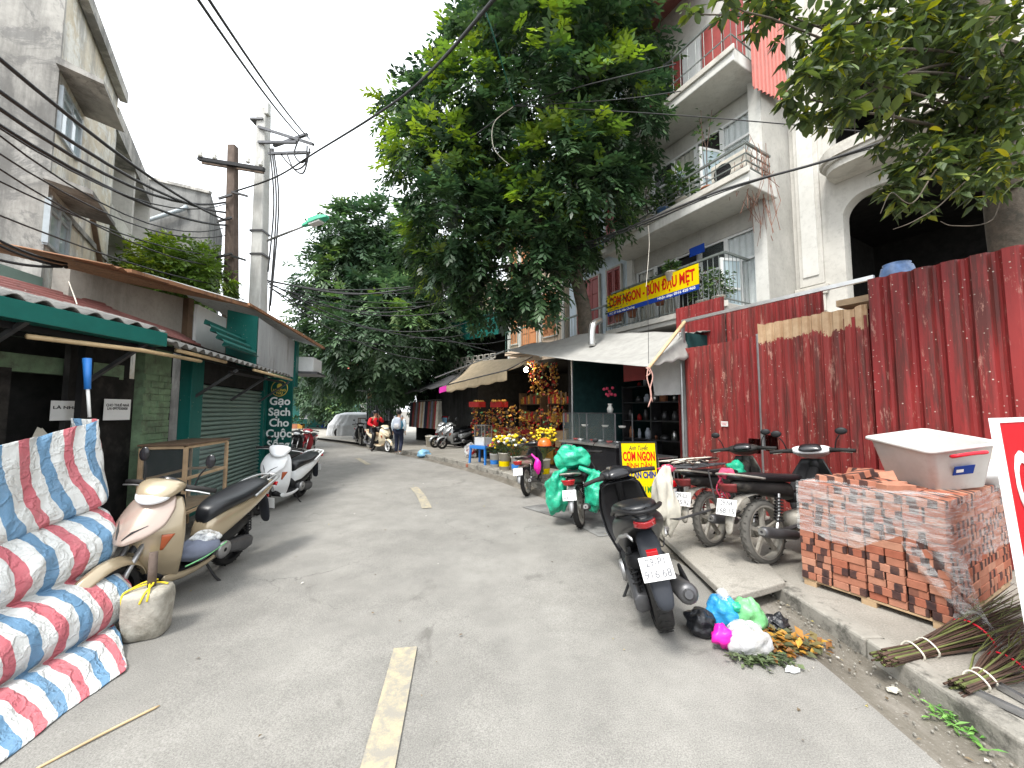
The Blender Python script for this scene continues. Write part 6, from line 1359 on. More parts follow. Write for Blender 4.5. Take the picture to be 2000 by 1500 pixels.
# iron carrier on the dusty motorbike
rk = bike3
def rkpart(pts, r=.008, m='steel_dark', nm='rack_rail'): b = MB(); b.tube(pts, r, 6); b.build(nm, m, rk, local=True)
for s in (-1, 1):
    rkpart(smooth_path([(.12, s * .2, .86), (-.5, s * .2, .86)], 2)); rkpart([(.1, s * .24, .80), (.1, s * .26, .42), (-.28, s * .26, .42), (-.30, s * .24, .82), (.1, s * .24, .82)]); rkpart([(.1, s * .25, .62), (-.29, s * .25, .62)]); rkpart([(-.1, s * .25, .8), (-.09, s * .26, .42)])
    rkpart([(.1, s * .25, .6), (.15, s * .15, .35)])
for k in range(7): rkpart([(.1 - k * .1, -.2, .865), (.1 - k * .1, .2, .865)])
rkpart([(-.1, .12, .40), (-.62, .2, .36), (-.72, -.12, .40), (-.2, -.15, .42)], .012); rkpart(smooth_path([(-.62, .18, .36), (-.63, .2, .12), (-.58, .2, .08), (-.55, .2, .14), (-.56, .18, .36)], 4), .007)
cd = thing('cord_tangle', 'tangle of worn cords tied on the iron carrier rack', 'cord', wmat(bike3) @ Vector((-.2, 0, .87))); M3 = wmat(bike3); g = random.Random(8)
for k in range(9):
    b = MB(); b.tube([M3 @ v for v in smooth_path([Vector((g.uniform(-.5, .1), g.uniform(-.2, .2), .885 + g.uniform(0, .06))) for _ in range(5)], 5)], .007, 5); b.build('strand', ('wood_twig', 'rope_white', 'black_matt')[k % 3], cd, smooth=True)
# ---- scooters and bikes further off
silver = scooter('silver scooter parked on the pavement before the clothes stall', (-1.86, 16.25, .1), R(-139), R(-6), .97, 'paint_silver', rail='black_matt')
scooter('second silver scooter half hidden behind its twin', (-2.25, 16.75, .1), R(-139), R(-6), .97, 'paint_silver', rail='black_matt')
p = gnd(727, 879); q = gnd(757, 883); ride = scooter('cream scooter ridden by the person in red', (p.x, p.y, 0), math.atan2(q.y - p.y, q.x - p.x), 0, .97, 'paint_cream', inner='wood_light', seat_m='wood_light', rail='paint_cream', stand=False, wheel_m='paint_white')
underbone('dark red and black motorbike parked beyond the white scooter', (-7.5, 14.4, 0), R(-75), R(-7), .95, 'paint_redbike', side='paint_redbike', tyre='rubber', chrome='alu')
underbone('black and white motorbike parked at the end of the row on the bend', (-7.35, 13.3, 0), R(-70), R(-7), .95, 'black_matt', side='paint_white', tyre='rubber', chrome='alu')
underbone('dark motorbike squeezed between the white scooter and the shop sign', (-4.85, 8.5, 0), R(-80), R(-6), .9, 'black_matt', tyre='rubber')
ct = underbone('old black motorbike hitched to an iron cart by the covered car', gnd(697, 866).to_tuple(), R(-60), 0, 1.0, 'black_matt', tyre='rubber')
p = gnd(700, 860); cart = thing('iron_cart', 'open iron frame hand cart beside the covered car', 'cart', (p.x + .35, p.y + .5, 0), R(15))
for a, c in (((-.5, -.4), (.5, -.4)), ((.5, -.4), (.5, .4)), ((.5, .4), (-.5, .4)), ((-.5, .4), (-.5, -.4))):
    for z in (.45, 1.2):
        b = MB(); b.bar((a[0], a[1], z), (c[0], c[1], z), .045); b.build('rail', 'wood_dark', cart, local=True)
    b = MB(); b.bar((a[0], a[1], .45), (a[0], a[1], 1.2), .045); b.build('post', 'wood_dark', cart, local=True)
b = MB(); b.box((0, 0, .42), (1.0, .8, .04)); b.build('bed', 'wood_dark', cart, local=True)
for s in (-1, 1):
    b = MB(); b.lathe([(.2, -.02), (.26, -.02), (.26, .02), (.2, .02), (.2, -.02)], 20, (0, s * .45, .26), 'y'); b.tube([(0, s * .3, .26), (0, s * .47, .26)], .02, 6); b.build('wheel', 'rubber', cart, local=True)
far_bike = underbone('small dark motorbike parked in front of the green house at the end', gnd(612, 836).to_tuple(), R(20), 0, 1.0, 'black_matt', tyre='rubber')
# ---- covered car
p = gnd(698, 852); cc = thing('covered_car', 'small car wrapped in a crumpled silver dust sheet', 'car', (p.x, p.y, 0), R(28))
def cov(u, v):
    a = u * 2 * PI; prof = [(1.0, 0.02), (1.0, .35), (.97, .75), (.86, 1.02), (.72, 1.38), (.45, 1.5), (.0, 1.53)]
    k = v * (len(prof) - 1); i = min(int(k), len(prof) - 2); f = k - i; s = prof[i][0] * (1 - f) + prof[i + 1][0] * f; z = prof[i][1] * (1 - f) + prof[i + 1][1] * f
    c, sn = math.cos(a), math.sin(a); e = 3.4; x = 1.75 * s * abs(c) ** (2 / e) * (1 if c >= 0 else -1); y = .86 * (s if z < .8 else s * .95) * abs(sn) ** (2 / e) * (1 if sn >= 0 else -1)
    w = .035 * math.sin(a * 23 + 3 * noise.noise((c * 2, sn * 2, z))) * (1 - v) + .03 * noise.noise((x * 3, y * 3, z * 3)); return (x * (1 + w), y * (1 + w), z + .02 * noise.noise((x * 4, y * 4, 1)))
b = MB(); b.grid(cov, 90, 24); b.build('dust_sheet', 'cover_silver', cc, smooth=True, local=True)
for x in (-1.1, 1.1):
    for y in (-.68, .68):
        b = MB(); b.lathe([(.0, -.08), (.29, -.08), (.31, -.05), (.31, .05), (.29, .08), (0, .08)], 20, (x, y, .31), 'y'); b.build('wheel', 'rubber', cc, local=True)
# ================================================================ SHOPS AT STREET LEVEL ON THE RIGHT
FS = Frame(3.1, 6.8, -.496, .868, flip=True); FV = Frame(1.45, 9.75, -2.7, 3.0, flip=True); FT = Frame(-.25, 13.8, -3.2, 4.4, flip=True)
def shop_shell(name, lbl, F, W, D, H, back, side, front=0.0, roofm='fibre_cement'):
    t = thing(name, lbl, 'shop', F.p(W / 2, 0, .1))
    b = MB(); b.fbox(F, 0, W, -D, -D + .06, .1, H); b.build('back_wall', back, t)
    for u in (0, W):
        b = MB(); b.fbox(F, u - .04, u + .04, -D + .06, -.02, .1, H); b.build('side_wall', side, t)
    b = MB(); b.fbox(F, .04, W - .04, -D + .06, -.05, H - .06, H); b.build('ceiling', 'interior_shade', t)
    b = MB(); b.fbox(F, .04, W - .04, -D + .06, -.02, .104, .112); b.build('floor', 'interior_shade', t)
    return t
eat = shop_shell('eatery', 'dark open-fronted eatery beside the tin fence', FS, 3.2, 2.9, 3.0, 'interior_shade', 'interior_teal')
vot = shop_shell('votive_shop', 'open-fronted shop crowded with gold and red votive goods', FV, 3.9, 3.0, 3.0, 'interior_shade', 'interior_shade')
clo = shop_shell('clothes_shop', 'dark open-fronted clothes shop under black awnings', FT, 8.2, 3.2, 3.0, 'interior_shade', 'interior_shade')
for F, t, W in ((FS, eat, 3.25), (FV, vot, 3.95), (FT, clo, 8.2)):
    b = MB(); corr(b, F.p(-.1, -.35, 3.05), F.p(W, -.35, 3.05), F.p(-.1, -2.9, 3.4), W * 7, .018, nv=2); b.build('roof_sheet', 'fibre_cement', t, smooth=True, solid=.006)
for u in (.06, 3.15):
    b = MB(); b.tube([FS.p(u, .05, .1), FS.p(u, .05, 3.0)], .025, 8); b.build('post', 'steel_grey', eat)
b = MB(); b.prism([FS.p(.06, .0, 1.9), FS.p(.7, 0, 1.9), FS.p(.85, 0, 3.0), FS.p(.06, 0, 3.0)], FS.n * -.01); b.build('plastic_curtain', 'net_white', eat)
for (u, n, z0, z1, w) in ((.45, -1.2, .1, 1.6, .5), (1.0, -2.2, .1, 2.0, .7)):
    b = MB(); b.fbox(FS, u - w / 2, u + w / 2, n - .25, n + .25, z0, z1); tag(b.build('cupboard', 'interior_teal', bevel=.01), 'teal cupboard deep in the eatery' + (' by its entrance' if n > -2 else ' against the far wall'), 'cupboard')
pp = thing('flue_pipe', 'short steel flue pipe elbow above the grey awning', 'pipe', at(1158, 660, 8.6)); b = MB(); b.tube(smooth_path([at(1156, 676, 8.6), at(1156, 648, 8.6), at(1160, 632, 8.65), at(1172, 626, 8.9)], 5), .075, 12); b.build('elbow', 'alu', pp, smooth=True)
# serving counter with glass case
ctr = thing('serving_counter', 'black steel serving counter with a glass food case on top', 'counter', FS.p(2.2, .1, .1))
b = MB(); b.fbox(FS, 1.25, 3.0, -.05, .5, .1, .88); b.build('base', 'black_gloss', ctr, bevel=.01); b = MB(); b.fbox(FS, 1.2, 3.05, -.1, .55, .88, .92); b.build('worktop', 'alu', ctr)
for u in (1.3, 2.15, 2.98):
    for n in (-.02, .46):
        b = MB(); b.bar(FS.p(u, n, .92), FS.p(u, n, 1.55), .025); b.build('case_post', 'steel_dark', ctr)
for z in (1.24, 1.55):
    b = MB(); b.fbox(FS, 1.3, 2.98, -.02, .46, z, z + .012); b.build('shelf', 'glass_pane' if z < 1.5 else 'steel_dark', ctr)
b = MB(); b.fbox(FS, 1.3, 2.98, .46, .465, .93, 1.54); b.build('glass', 'glass_pane', ctr)
b = MB(); b.fbox(FS, 2.6, 2.9, .502, .506, .45, .85); b.build('panel', 'paper', ctr)
g = random.Random(4)
for k in range(9):
    u, z = 1.4 + k * .17, .925 if k % 3 else 1.255; b = MB(); b.lathe([(0, 0), (.05, 0), (.075, .045), (.08, .045), (.06, .005), (0, .006)], 14, FS.p(u, .2 + g.uniform(-.08, .1), z)); tag(b.build('bowl', ('porcelain', 'silver_tray', 'goods_red')[k % 3], smooth=True), ORD[k] + ' bowl along the glass food case, ' + ('white', 'steel', 'red')[k % 3], 'bowl', 'bowls in the food case')
vs_t = thing('flower_vase', 'white vase of pink flowers on top of the food case', 'vase', FS.p(1.8, .1, 1.562)); b = MB(); b.lathe([(0, 0), (.05, 0), (.07, .08), (.035, .16), (.05, .2), (.04, .2), (.03, .16), (0, .15)], 16, FS.p(1.8, .1, 1.562)); b.build('vase', 'porcelain', vs_t, smooth=True)
b = MB()
for k in range(9): p = FS.p(1.8 + g.uniform(-.12, .12), .1 + g.uniform(-.1, .1), 1.9 + g.uniform(0, .22)); b.ball(p, .035, 8, 6)
o = b.build('blooms', 'cloth_pink', vs_t, smooth=True); o['kind'] = 'stuff'
# steel table and stools inside
tb = thing('steel_table', 'low folding steel table just inside the eatery', 'table', FS.p(.55, .35, .1)); b = MB(); b.fbox(FS, .15, 1.0, .1, .6, .78, .80); b.build('top', 'alu', tb)
for s in ((.2, .15), (.95, .15), (.2, .55), (.95, .55)):
    b = MB(); b.tube([FS.p(s[0], s[1], .1), FS.p(s[0], s[1], .78)], .014, 6); b.build('leg', 'steel_grey', tb)
for k, (u, n) in enumerate(((.3, .85), (.85, .95))):
    t = thing('round_stool', 'small round metal stool ' + ('close to the tin fence' if k == 0 else 'behind the yellow pavement sign'), 'stool', FS.p(u, n, .1)); b = MB(); b.lathe([(0, .44), (.13, .44), (.145, .455), (.13, .475), (0, .48)], 18, FS.p(u, n, .1)); b.build('seat', 'alu', t, smooth=True)
    for a in range(4):
        b = MB(); b.tube([FS.p(u + .1 * math.cos(a * PI / 2), n + .1 * math.sin(a * PI / 2), .54), FS.p(u + .15 * math.cos(a * PI / 2), n + .15 * math.sin(a * PI / 2), .1)], .01, 6); b.build('leg', 'steel_grey', t)
# shelf rack of pots and bottles in the gloom
rk_ = thing('pot_rack', 'dark rack of pots and bottles in the depth of the eatery', 'rack', FS.p(1.9, -1.6, .1)); g = random.Random(14)
for z in (.9, 1.35, 1.8, 2.2):
    b = MB(); b.fbox(FS, 1.1, 2.9, -1.75, -1.4, z, z + .025); b.build('shelf', 'steel_dark', rk_)
for u in (1.1, 2.0, 2.9):
    b = MB(); b.fbox(FS, u - .02, u + .02, -1.75, -1.4, .1, 2.25); b.build('upright', 'steel_dark', rk_)
for k in range(26):
    z = (.925, 1.375, 1.825, 2.225)[k % 4]; r_ = g.uniform(.04, .11); h = g.uniform(.1, .3); b = MB(); b.lathe([(0, 0), (r_, 0), (r_ * 1.05, h * .6), (r_ * .6, h * .85), (r_ * .5, h), (0, h)], 12, FS.p(1.2 + (k // 4) * .26 + g.uniform(-.04, .04), -1.55, z)); tag(b.build('pot', g.choice(('steel_dark', 'alu', 'terracotta', 'pack_grey', 'goods_red')), smooth=True), ORD[k // 4] + ' pot along the ' + ('lowest', 'second', 'third', 'top')[k % 4] + ' shelf of the dark eatery rack', 'pot', 'pots on the eatery rack')
b = MB(); b.fbox(FS, 1.15, 1.75, -.3, -.27, 2.25, 2.75); tag(b.build('menu_panel', 'book_red'), 'dark red hanging panel at the eatery entrance', 'panel')
# ---- big grey awning with bamboo prop
aw = thing('grey_awning', 'large sagging grey tarpaulin awning tied to a bamboo prop', 'awning', FS.p(1.5, 0, 2.8))
Q00, Q10, Q11, Q01 = at(1266, 716, 5.75), at(985, 684, 10.4), at(1140, 652, 10.0), at(1342, 648, 7.0)
def awn(u, v):
    a = Q00.lerp(Q10, u); c = Q01.lerp(Q11, u); p = a.lerp(c, v); f = math.sin(PI * u); h = math.sin(PI * v)
    p = p + (Q01 - Q00) * .0 - UP * (.10 * f * (1 - v) + .12 * f * h) + UP * .035 * math.sin(v * 9 + u * 5) * h + UP * .02 * noise.noise((u * 6, v * 8, 2)) + (c - a).normalized() * .25 * f * (1 - v) * .6
    return p
b = MB(); b.grid(awn, 40, 24); b.build('cloth', 'awning_grey', aw, smooth=True, solid=.004)
e = at(1345, 700, 6.6); b = MB(); b.grid(lambda u, v: Q00.lerp(Q01, u) + (e - Q01) * v * u + UP * .02 * math.sin(u * 20) * v, 16, 6); b.build('end_flap', 'awning_grey', aw, smooth=True, solid=.004)
b = MB(); b.tube([at(1338, 628, 6.75), Q00 + Vector((0, 0, -.03))], [.034, .024], 9); b.build('bamboo_prop', 'bamboo', aw, smooth=True)
for pts in ([(1266, 716), (1264, 740), (1272, 770), (1266, 795)], [(1267, 716), (1275, 735), (1270, 760), (1274, 785)], [(1262, 718), (1270, 728), (1262, 735)]):
    b = MB(); b.tube(smooth_path([at(x, y, 5.74) for x, y in pts], 4), .01, 5); b.build('tie', 'cloth_tie', aw, smooth=True)
# ---- tan awning
ta = thing('tan_awning', 'tan canvas shop awning with a hanging valance above the votive goods', 'awning', FV.p(2.5, .5, 2.7))
P00, P10, P11, P01 = at(990, 723, 9.9), at(872, 752, 12.7), at(925, 706, 13.4), at(1040, 697, 10.6)
b = MB(); b.grid(lambda u, v: P00.lerp(P10, u).lerp(P01.lerp(P11, u), v) - UP * .08 * math.sin(PI * v) * (1 + .3 * math.sin(u * 20)), 24, 10); b.build('cloth', 'awning_tan', ta, smooth=True, solid=.004)
b = MB(); b.grid(lambda u, v: P00.lerp(P10, u) - UP * v * (.26 + .02 * math.sin(u * 30)) + FV.n * .03 * math.sin(u * 25) * v, 24, 4); b.build('valance', 'awning_tan', ta, smooth=True, solid=.003)
for p, q in ((P00, P01), (P10, P11), (P00, P10)):
    b = MB(); b.tube([p, q], .018, 6); b.build('frame', 'steel_dark', ta)
b = MB(); b.tube([at(985, 686, 10.4), at(850, 738, 13.6)], .02, 6); b.build('pole', 'steel_grey', ta)
mg = thing('purple_awning', 'small awning with a magenta edge tucked behind the tan one', 'awning', FT.p(.3, .5, 2.6)); a0, a1 = at(858, 757, 13.6), at(890, 747, 12.9)
b = MB(); b.grid(lambda u, v: a0.lerp(a1, u) + (FT.n * -1.2 + UP * .5) * v, 4, 4); b.build('cloth', 'awning_dark', mg, solid=.004); b = MB(); b.grid(lambda u, v: a0.lerp(a1, u) - UP * .2 * v, 4, 2); b.build('valance', 'magenta', mg, solid=.003)
for k, (u0, u1, z, nm) in enumerate(((2.2, 4.7, 2.55, 'nearer'), (4.7, 8.2, 2.45, 'farther'))):
    t = thing('dark_awning', 'black sheet awning over the clothes shop, the ' + nm + ' of two', 'awning', FT.p(u0, .8, z)); b = MB(); b.grid(lambda u, v: FT.p(u0 + (u1 - u0) * u, 1.25 - 1.3 * v, z + .62 * v + .04 * math.sin(u * 9)), 12, 4); b.build('cloth', 'awning_dark', t, smooth=True, solid=.006)
    for u in (u0 + .02, u1 - .02):
        b = MB(); b.tube([FT.p(u, 1.25, z - .02), FT.p(u, -.05, z + .60)], .022, 6); b.build('frame', 'steel_grey', t)
# ---- votive goods
t = NT('lamp_lit'); t.b.inputs['Emission Color'].default_value = (1, .9, .7, 1); t.b.inputs['Emission Strength'].default_value = 30
lb = thing('light_bulb', 'lit round bulb hanging under the tan awning', 'bulb', at(1028, 720, 10.8)); b = MB(); b.ball(at(1028, 722, 10.8), .07, 14, 10); b.build('bulb', 'lamp_lit', lb, smooth=True); b = MB(); b.tube([at(1028, 716, 10.8), at(1028, 704, 10.8)], .025, 8); b.build('socket', 'black_matt', lb)
pl = bpy.data.lights.new('bulb_light', 'POINT'); pl.energy = 9; pl.color = (1, .85, .6); pl.shadow_soft_size = .08; plo = bpy.data.objects.new('bulb_light', pl); col.objects.link(plo); plo.location = at(1028, 722, 10.7) + Vector((0, -.15, 0)); plo.parent = lb; plo.matrix_parent_inverse = wmat(lb).inverted()
def garland(p, L, seed, lbl, dens=55, w=.13):
    t = thing('votive_garland', lbl, 'garland', p, group='gold votive garlands hung in the shop front'); g = random.Random(seed)
    b = MB(); b.tube([p, p - UP * L], .006, 4); b.build('string', 'goods_red', t); b = MB()
    for k in range(dens):
        z = L * g.random(); r_ = w * g.uniform(.2, 1); a = g.uniform(0, 2 * PI); c = p + Vector((math.cos(a) * r_, math.sin(a) * r_, -z)); s = g.uniform(.018, .05)
        ax = Vector((g.gauss(0, 1), g.gauss(0, 1), g.gauss(0, 1))).normalized(); ay = ax.orthogonal().normalized(); az = ax.cross(ay); mi = g.choices((0, 1, 2, 3, 4), (4, 2.5, 3, .4, 3.5))[0]
        if k % 3: b.obox(c, ax * s, ay * s * .7, az * .006, mi)
        else: b.ball(c, s * .7, 7, 5, mi)
    o = b.build('ornaments', ['chrome_gold', 'goods_gold', 'goods_red', 'bag_lime', 'wood_dark'], t); o['kind'] = 'stuff'
where = [(930, 800, 12.1, 'first from the awning end'), (948, 812, 11.9, 'above the small glass case'), (962, 800, 11.5, 'second cluster beside the red trays'), (982, 795, 11.0, 'over the yellow flowers'), (1000, 800, 10.7, 'over the white flowers'), (1042, 712, 10.6, 'beside the lit bulb'), (1060, 716, 10.3, 'middle of the high cluster'), (1078, 716, 10.0, 'end of the high cluster'), (1090, 770, 9.8, 'long one at the eatery end'), (1020, 808, 10.9, 'low one behind the flowers'), (1038, 812, 10.5, 'low one at the case corner'), (1056, 806, 10.2, 'low one before the dark shelf'), (1075, 800, 9.9, 'low one beside the dark shelf'), (970, 845, 11.6, 'lowest one behind the blue table'), (1005, 842, 10.9, 'lowest one behind the buckets')]
for i, (x, y, Y, w) in enumerate(where): garland(at(x, y - 8, Y), .95 if y > 740 else .9, i, 'glittering gold votive garland, ' + w, 75, .16)
for i, (x, y, Y) in enumerate(((932, 790, 11.8), (975, 790, 11.1))):
    c = at(x, y, Y); t = thing('paper_offering_box', 'red paper offering box edged in gold, ' + ('nearer the awning end' if i == 0 else 'over the flowers'), 'box', c); b = MB(); b.box(c, (.42, .3, .16), R(-40)); b.build('box', 'goods_red', t); b = MB(); g = random.Random(i)
    for k in range(16): b.ball(c + Vector((g.uniform(-.2, .2), g.uniform(-.2, .2), .1)), .04, 7, 5)
    o = b.build('gilding', 'chrome_gold', t); o['kind'] = 'stuff'
for i in range(14):
    u = .4 + (i % 7) * .48; z = .14 + (i // 7) * .48; b = MB(); b.fbox(FV, u, u + .4, -.9 + .3 * (i // 7) - .3, -.35, z, z + .44); tag(b.build('goods_carton', ('goods_red', 'goods_gold', 'book_red', 'wood_light')[i % 4], bevel=.01), ('red', 'golden', 'dark red', 'brown')[i % 4] + ' carton, ' + ORD[i % 7] + ' along the ' + ('floor' if i < 7 else 'upper') + ' row inside the votive shop', 'carton', 'cartons stacked in the votive shop')
for i, (u, z1) in enumerate(((1.3, 2.3), (2.6, 2.2))):
    b = MB(); 
    for z in (.12, .7, 1.25, 1.8): b.fbox(FV, u - .5, u + .5, -1.5, -1.15, z, z + .03)
    b.fbox(FV, u - .5, u - .47, -1.5, -1.15, .1, z1); b.fbox(FV, u + .47, u + .5, -1.5, -1.15, .1, z1); t = thing('goods_shelf', ('first' if i == 0 else 'second') + ' crowded shelf at the back of the votive shop', 'shelf', FV.p(u, -1.3, .1)); b.build('frame', 'wood_dark', t); b = MB(); g = random.Random(i)
    for z in (.73, 1.28, 1.83):
        for k in range(11): s = g.uniform(.05, .12); b.fbox(FV, u - .46 + k * .083, u - .46 + k * .083 + .07, -1.35, -1.1, z, z + s * 3, g.choice((0, 1, 2, 3)))
    o = b.build('wares', ['goods_gold', 'goods_red', 'chrome_gold', 'wood_dark'], t); o['kind'] = 'stuff'
# ---- flower buckets, blue table, glass case
def bucket(px, py, Y, lbl, m, h=.34, r=.13):
    c = gnd(px, py, .1) if Y is None else at(px, py, Y); t = thing('flower_bucket', lbl, 'bucket', (c.x, c.y, .1)); c = Vector((c.x, c.y, .1)); b = MB(); b.lathe([(0, 0), (r * .82, 0), (r, h), (r + .012, h), (r + .012, h + .02), (r * .95, h + .02), (r * .8, .05), (0, .05)], 20, c); b.build('pail', m, t, smooth=True); b = MB(); b.lathe([(r * .945, h * .55), (r * .95, h * .56), (r * .87, h * .25), (r * .865, h * .24)], 20, c); b.build('label_band', 'sign_yellow' if m == 'pot_white' else 'stool_blue', t); return t, c + UP * h
def blooms(t, c, seed, n, mats_, spread=.2, h=.42):
    g = random.Random(seed); b = MB(); st_ = MB()
    for k in range(n):
        a, q = g.uniform(0, 2 * PI), spread * g.random() ** .5; p = c + Vector((math.cos(a) * q * 1.5, math.sin(a) * q * 1.5, h * g.uniform(.6, 1.1))); b.ball(p, (.042, .042, .028), 8, 5, g.randrange(len(mats_)), .006, k); st_.tube([c - UP * .1, p], .005, 4, False)
    o = b.build('blooms', mats_, t, smooth=True); o['kind'] = 'stuff'; o = st_.build('stems', 'twig_green', t); o['kind'] = 'stuff'
    def spd(g): a, q = g.uniform(0, 2 * PI), spread * 1.3 * g.random(); return c + Vector((math.cos(a) * q, math.sin(a) * q, h * g.uniform(.05, .8))), Vector((math.cos(a), math.sin(a), .6))
    leafmesh('foliage', 120, spd, .13, .045, DEEP, seed=seed, parent=t)
t, c = bucket(985, 918, None, 'pale bucket with a yellow label holding yellow chrysanthemums', 'pot_white', .42, .15); blooms(t, c, 1, 60, ['petal_yellow', 'petal_yellow', 'petal_white'])
t, c = bucket(966, 912, None, 'white bucket nearest the blue table holding mixed blooms', 'paint_white', .34, .13); blooms(t, c, 2, 26, ['petal_yellow', 'cloth_pink'], .12, .3)
t, c = bucket(1008, 922, None, 'bucket with a blue band close to the motorbike holding white blooms', 'paint_white', .36, .13); blooms(t, c, 3, 34, ['petal_white', 'petal_yellow'], .2, .5)
t, c = bucket(1062, 925, 8.8, 'bucket of yellow flowers standing behind the parked motorbikes', 'pot_white', .4, .15); blooms(t, c + UP * .1, 4, 50, ['petal_yellow'], .2, .55)
c = gnd(942, 912, .0); tbl = thing('plastic_table', 'bright blue plastic table at the kerb propped on bricks', 'table', (c.x, c.y, .05), R(-38))
b = MB(); b.box((0, 0, .55), (.62, .46, .035)); b.box((0, -.225, .51), (.6, .012, .06)); b.build('top', 'stool_blue', tbl, bevel=.01, local=True)
for x in (-.27, .27):
    for y in (-.19, .19):
        b = MB(); b.loft([[Vector((x * k + sx * .025, y * k + sy * .025, z)) for sx, sy in ((-1, -1), (1, -1), (1, 1), (-1, 1))] for k, z in ((1.12, .05), (1.0, .54))]); b.build('leg', 'stool_blue', tbl, local=True)
for k, (x, y) in enumerate(((-.3, -.22), (.3, -.22))):
    p = wmat(tbl) @ Vector((x, y, 0)); b = MB(); b.box((p.x, p.y, .045), (.2, .1, .09), R(20)); tag(b.build('brick', 'brick_clay', bevel=.006), 'loose brick under the blue table leg ' + ('towards the road bend' if k == 0 else 'towards the buckets'), 'brick')
gc = thing('small_glass_case', 'small aluminium framed glass case on the blue table', 'case', wmat(tbl) @ Vector((0, .03, .57))); M_ = wmat(tbl)
for z0, z1, m_ in ((.57, .8, 'paper'), (.8, 1.12, 'glass_pane')):
    b = MB(); b.box((0, .03, (z0 + z1) / 2), (.4, .3, z1 - z0 - .01)); b.v = [tuple(M_ @ Vector(v)) for v in b.v]; b.build('glass' if m_ == 'glass_pane' else 'base', m_, gc)
b = MB()
for x in (-.2, .2):
    for y in (-.12, .18): b.bar((x, y, .57), (x, y, 1.14), .02)
for z in (1.14,):
    b.bar((-.2, -.12, z), (.2, -.12, z), .02); b.bar((-.2, .18, z), (.2, .18, z), .02); b.bar((-.2, -.12, z), (-.2, .18, z), .02); b.bar((.2, -.12, z), (.2, .18, z), .02)
b.v = [tuple(M_ @ Vector(v)) for v in b.v]; b.build('frame', 'alu', gc)
c = gnd(917, 894, .1); pb = thing('bag_of_offerings', 'clear plastic bag stuffed with red and yellow packets on the pavement', 'bag', c); b = crumple(c + UP * .24, (.2, .17, .23), 3); b.build('bag', 'bag_clear', pb, smooth=True, sub=1); b = crumple(c + UP * .2 + Vector((.05, 0, 0)), (.15, .13, .15), 5); b.build('contents', 'goods_red', pb, smooth=True)
c = gnd(840, 872, .1); pw = thing('white_pail', 'dirty white pail standing before the silver scooters', 'pail', c); b = MB(); b.lathe([(0, 0), (.16, 0), (.2, .42), (.215, .42), (.215, .45), (.18, .45), (.15, .05), (0, .05)], 18, c); b.build('body', 'pot_white', pw, smooth=True); b = MB(); b.tube(smooth_path([c + Vector((-.2, 0, .43)), c + Vector((0, -.12, .5)), c + Vector((.2, 0, .43))], 5), .008, 5); b.build('handle', 'steel_grey', pw)
b = crumple(gnd(828, 893) + UP * .12, (.24, .17, .14), 6, amp=.45); tag(b.build('blue_plastic_bag', 'bag_blue_pale', smooth=True, sub=1), 'pale blue plastic bag lying at the far kerb', 'bag')
c = gnd(862, 868, .1); ps = thing('poster_board', 'leaning red and blue poster board beside the silver scooters', 'board', c); b = MB(); q = at(862, 838, c.y); b.obox((q.x - .05, c.y + .3, .75), (.3, -.15, 0), (.01, .02, 0), (0, 0, .62)); b.build('panel', 'paint_redbike', ps); b = MB(); b.obox((q.x + .04, c.y + .24, 1.05), (.2, -.1, 0), (.01, .02, 0), (0, 0, .25)); b.build('picture', 'bag_blue_pale', ps)
# ---- clothes on rails
CL = ['sack_white', 'book_red', 'wood_dark', 'pack_dark', 'wood_dark', 'book_red', 'black_matt', 'trousers', 'sack_white', 'wood_light']
for i in range(18):
    u = 4.7 + i * .185; t = thing('hanging_garment', ('cream', 'dark red', 'brown', 'grey', 'brown', 'dark red', 'black', 'navy', 'cream', 'tan')[i % 10] + ' long garment, ' + (ORD[i] if i < 10 else ORD[17 - i] + ' from the far end') + ' on the clothes shop rail', 'garment', FT.p(u, .35, .7), group='garments on the clothes shop rail')
    def gm(a, v): 
        w = .07 + .05 * v; ph = a * 2 * PI; return FT.p(u + .05 * math.cos(ph) * (1 + .5 * math.sin(ph * 3 + i)), .35 + w * 1.6 * math.sin(ph), 2.05 - 1.25 * v)
    b = MB(); b.grid(gm, 16, 6); b.build('cloth', CL[i % 10], t, smooth=True); b = MB(); b.tube([FT.p(u, .35, 2.03), FT.p(u, .35, 2.12)], .008, 4); b.build('hanger', 'steel_grey', t)
b = MB(); b.tube([FT.p(4.5, .35, 2.12), FT.p(8.1, .35, 2.12)], .018, 6); tag(b.build('clothes_rail', 'steel_grey'), 'long rail carrying the hanging garments', 'rail')
# ---- kiosk, far houses at the bend
ks = thing('barred_kiosk', 'small blue barred kiosk with a straw fringe under the far tree', 'kiosk', at(738, 815, 20.5)); kx = at(738, 815, 20.5).x
b = MB(); b.box((kx, 20.9, 1.3), (1.2, .8, 2.4)); b.build('body', 'interior_shade', ks)
for k in range(14):
    b = MB(); b.box((kx - .58 + k * .09, 20.46, 1.75), (.03, .03, 1.3)); b.build('bar', 'pvc_grey', ks)
b = MB(); b.box((kx, 20.4, 2.65), (1.9, 1.6, .05), R(8)); b.build('roof', 'sheet_zinc', ks); b = MB(); b.grid(lambda u, v: Vector((kx - .5 + u, 20.3 + .03 * math.sin(u * 60), 2.6 - v * (.3 + .05 * math.sin(u * 33)))), 30, 2); b.build('straw_fringe', 'bamboo', ks, solid=.02)
fh = thing('green_cottage', 'low green house with a striped blue awning at the end of the street', 'house', (-19, 36, 0)); a, c = at(545, 803, 35), at(668, 803, 35)
b = MB(); b.box(((a.x + c.x) / 2, 36.5, 1.6), (c.x - a.x + 1, 3, 3.2)); b.build('wall', 'sheet_green', fh); x0, x1 = at(586, 800, 35).x, at(612, 800, 35).x; zc = at(600, 808, 35).z
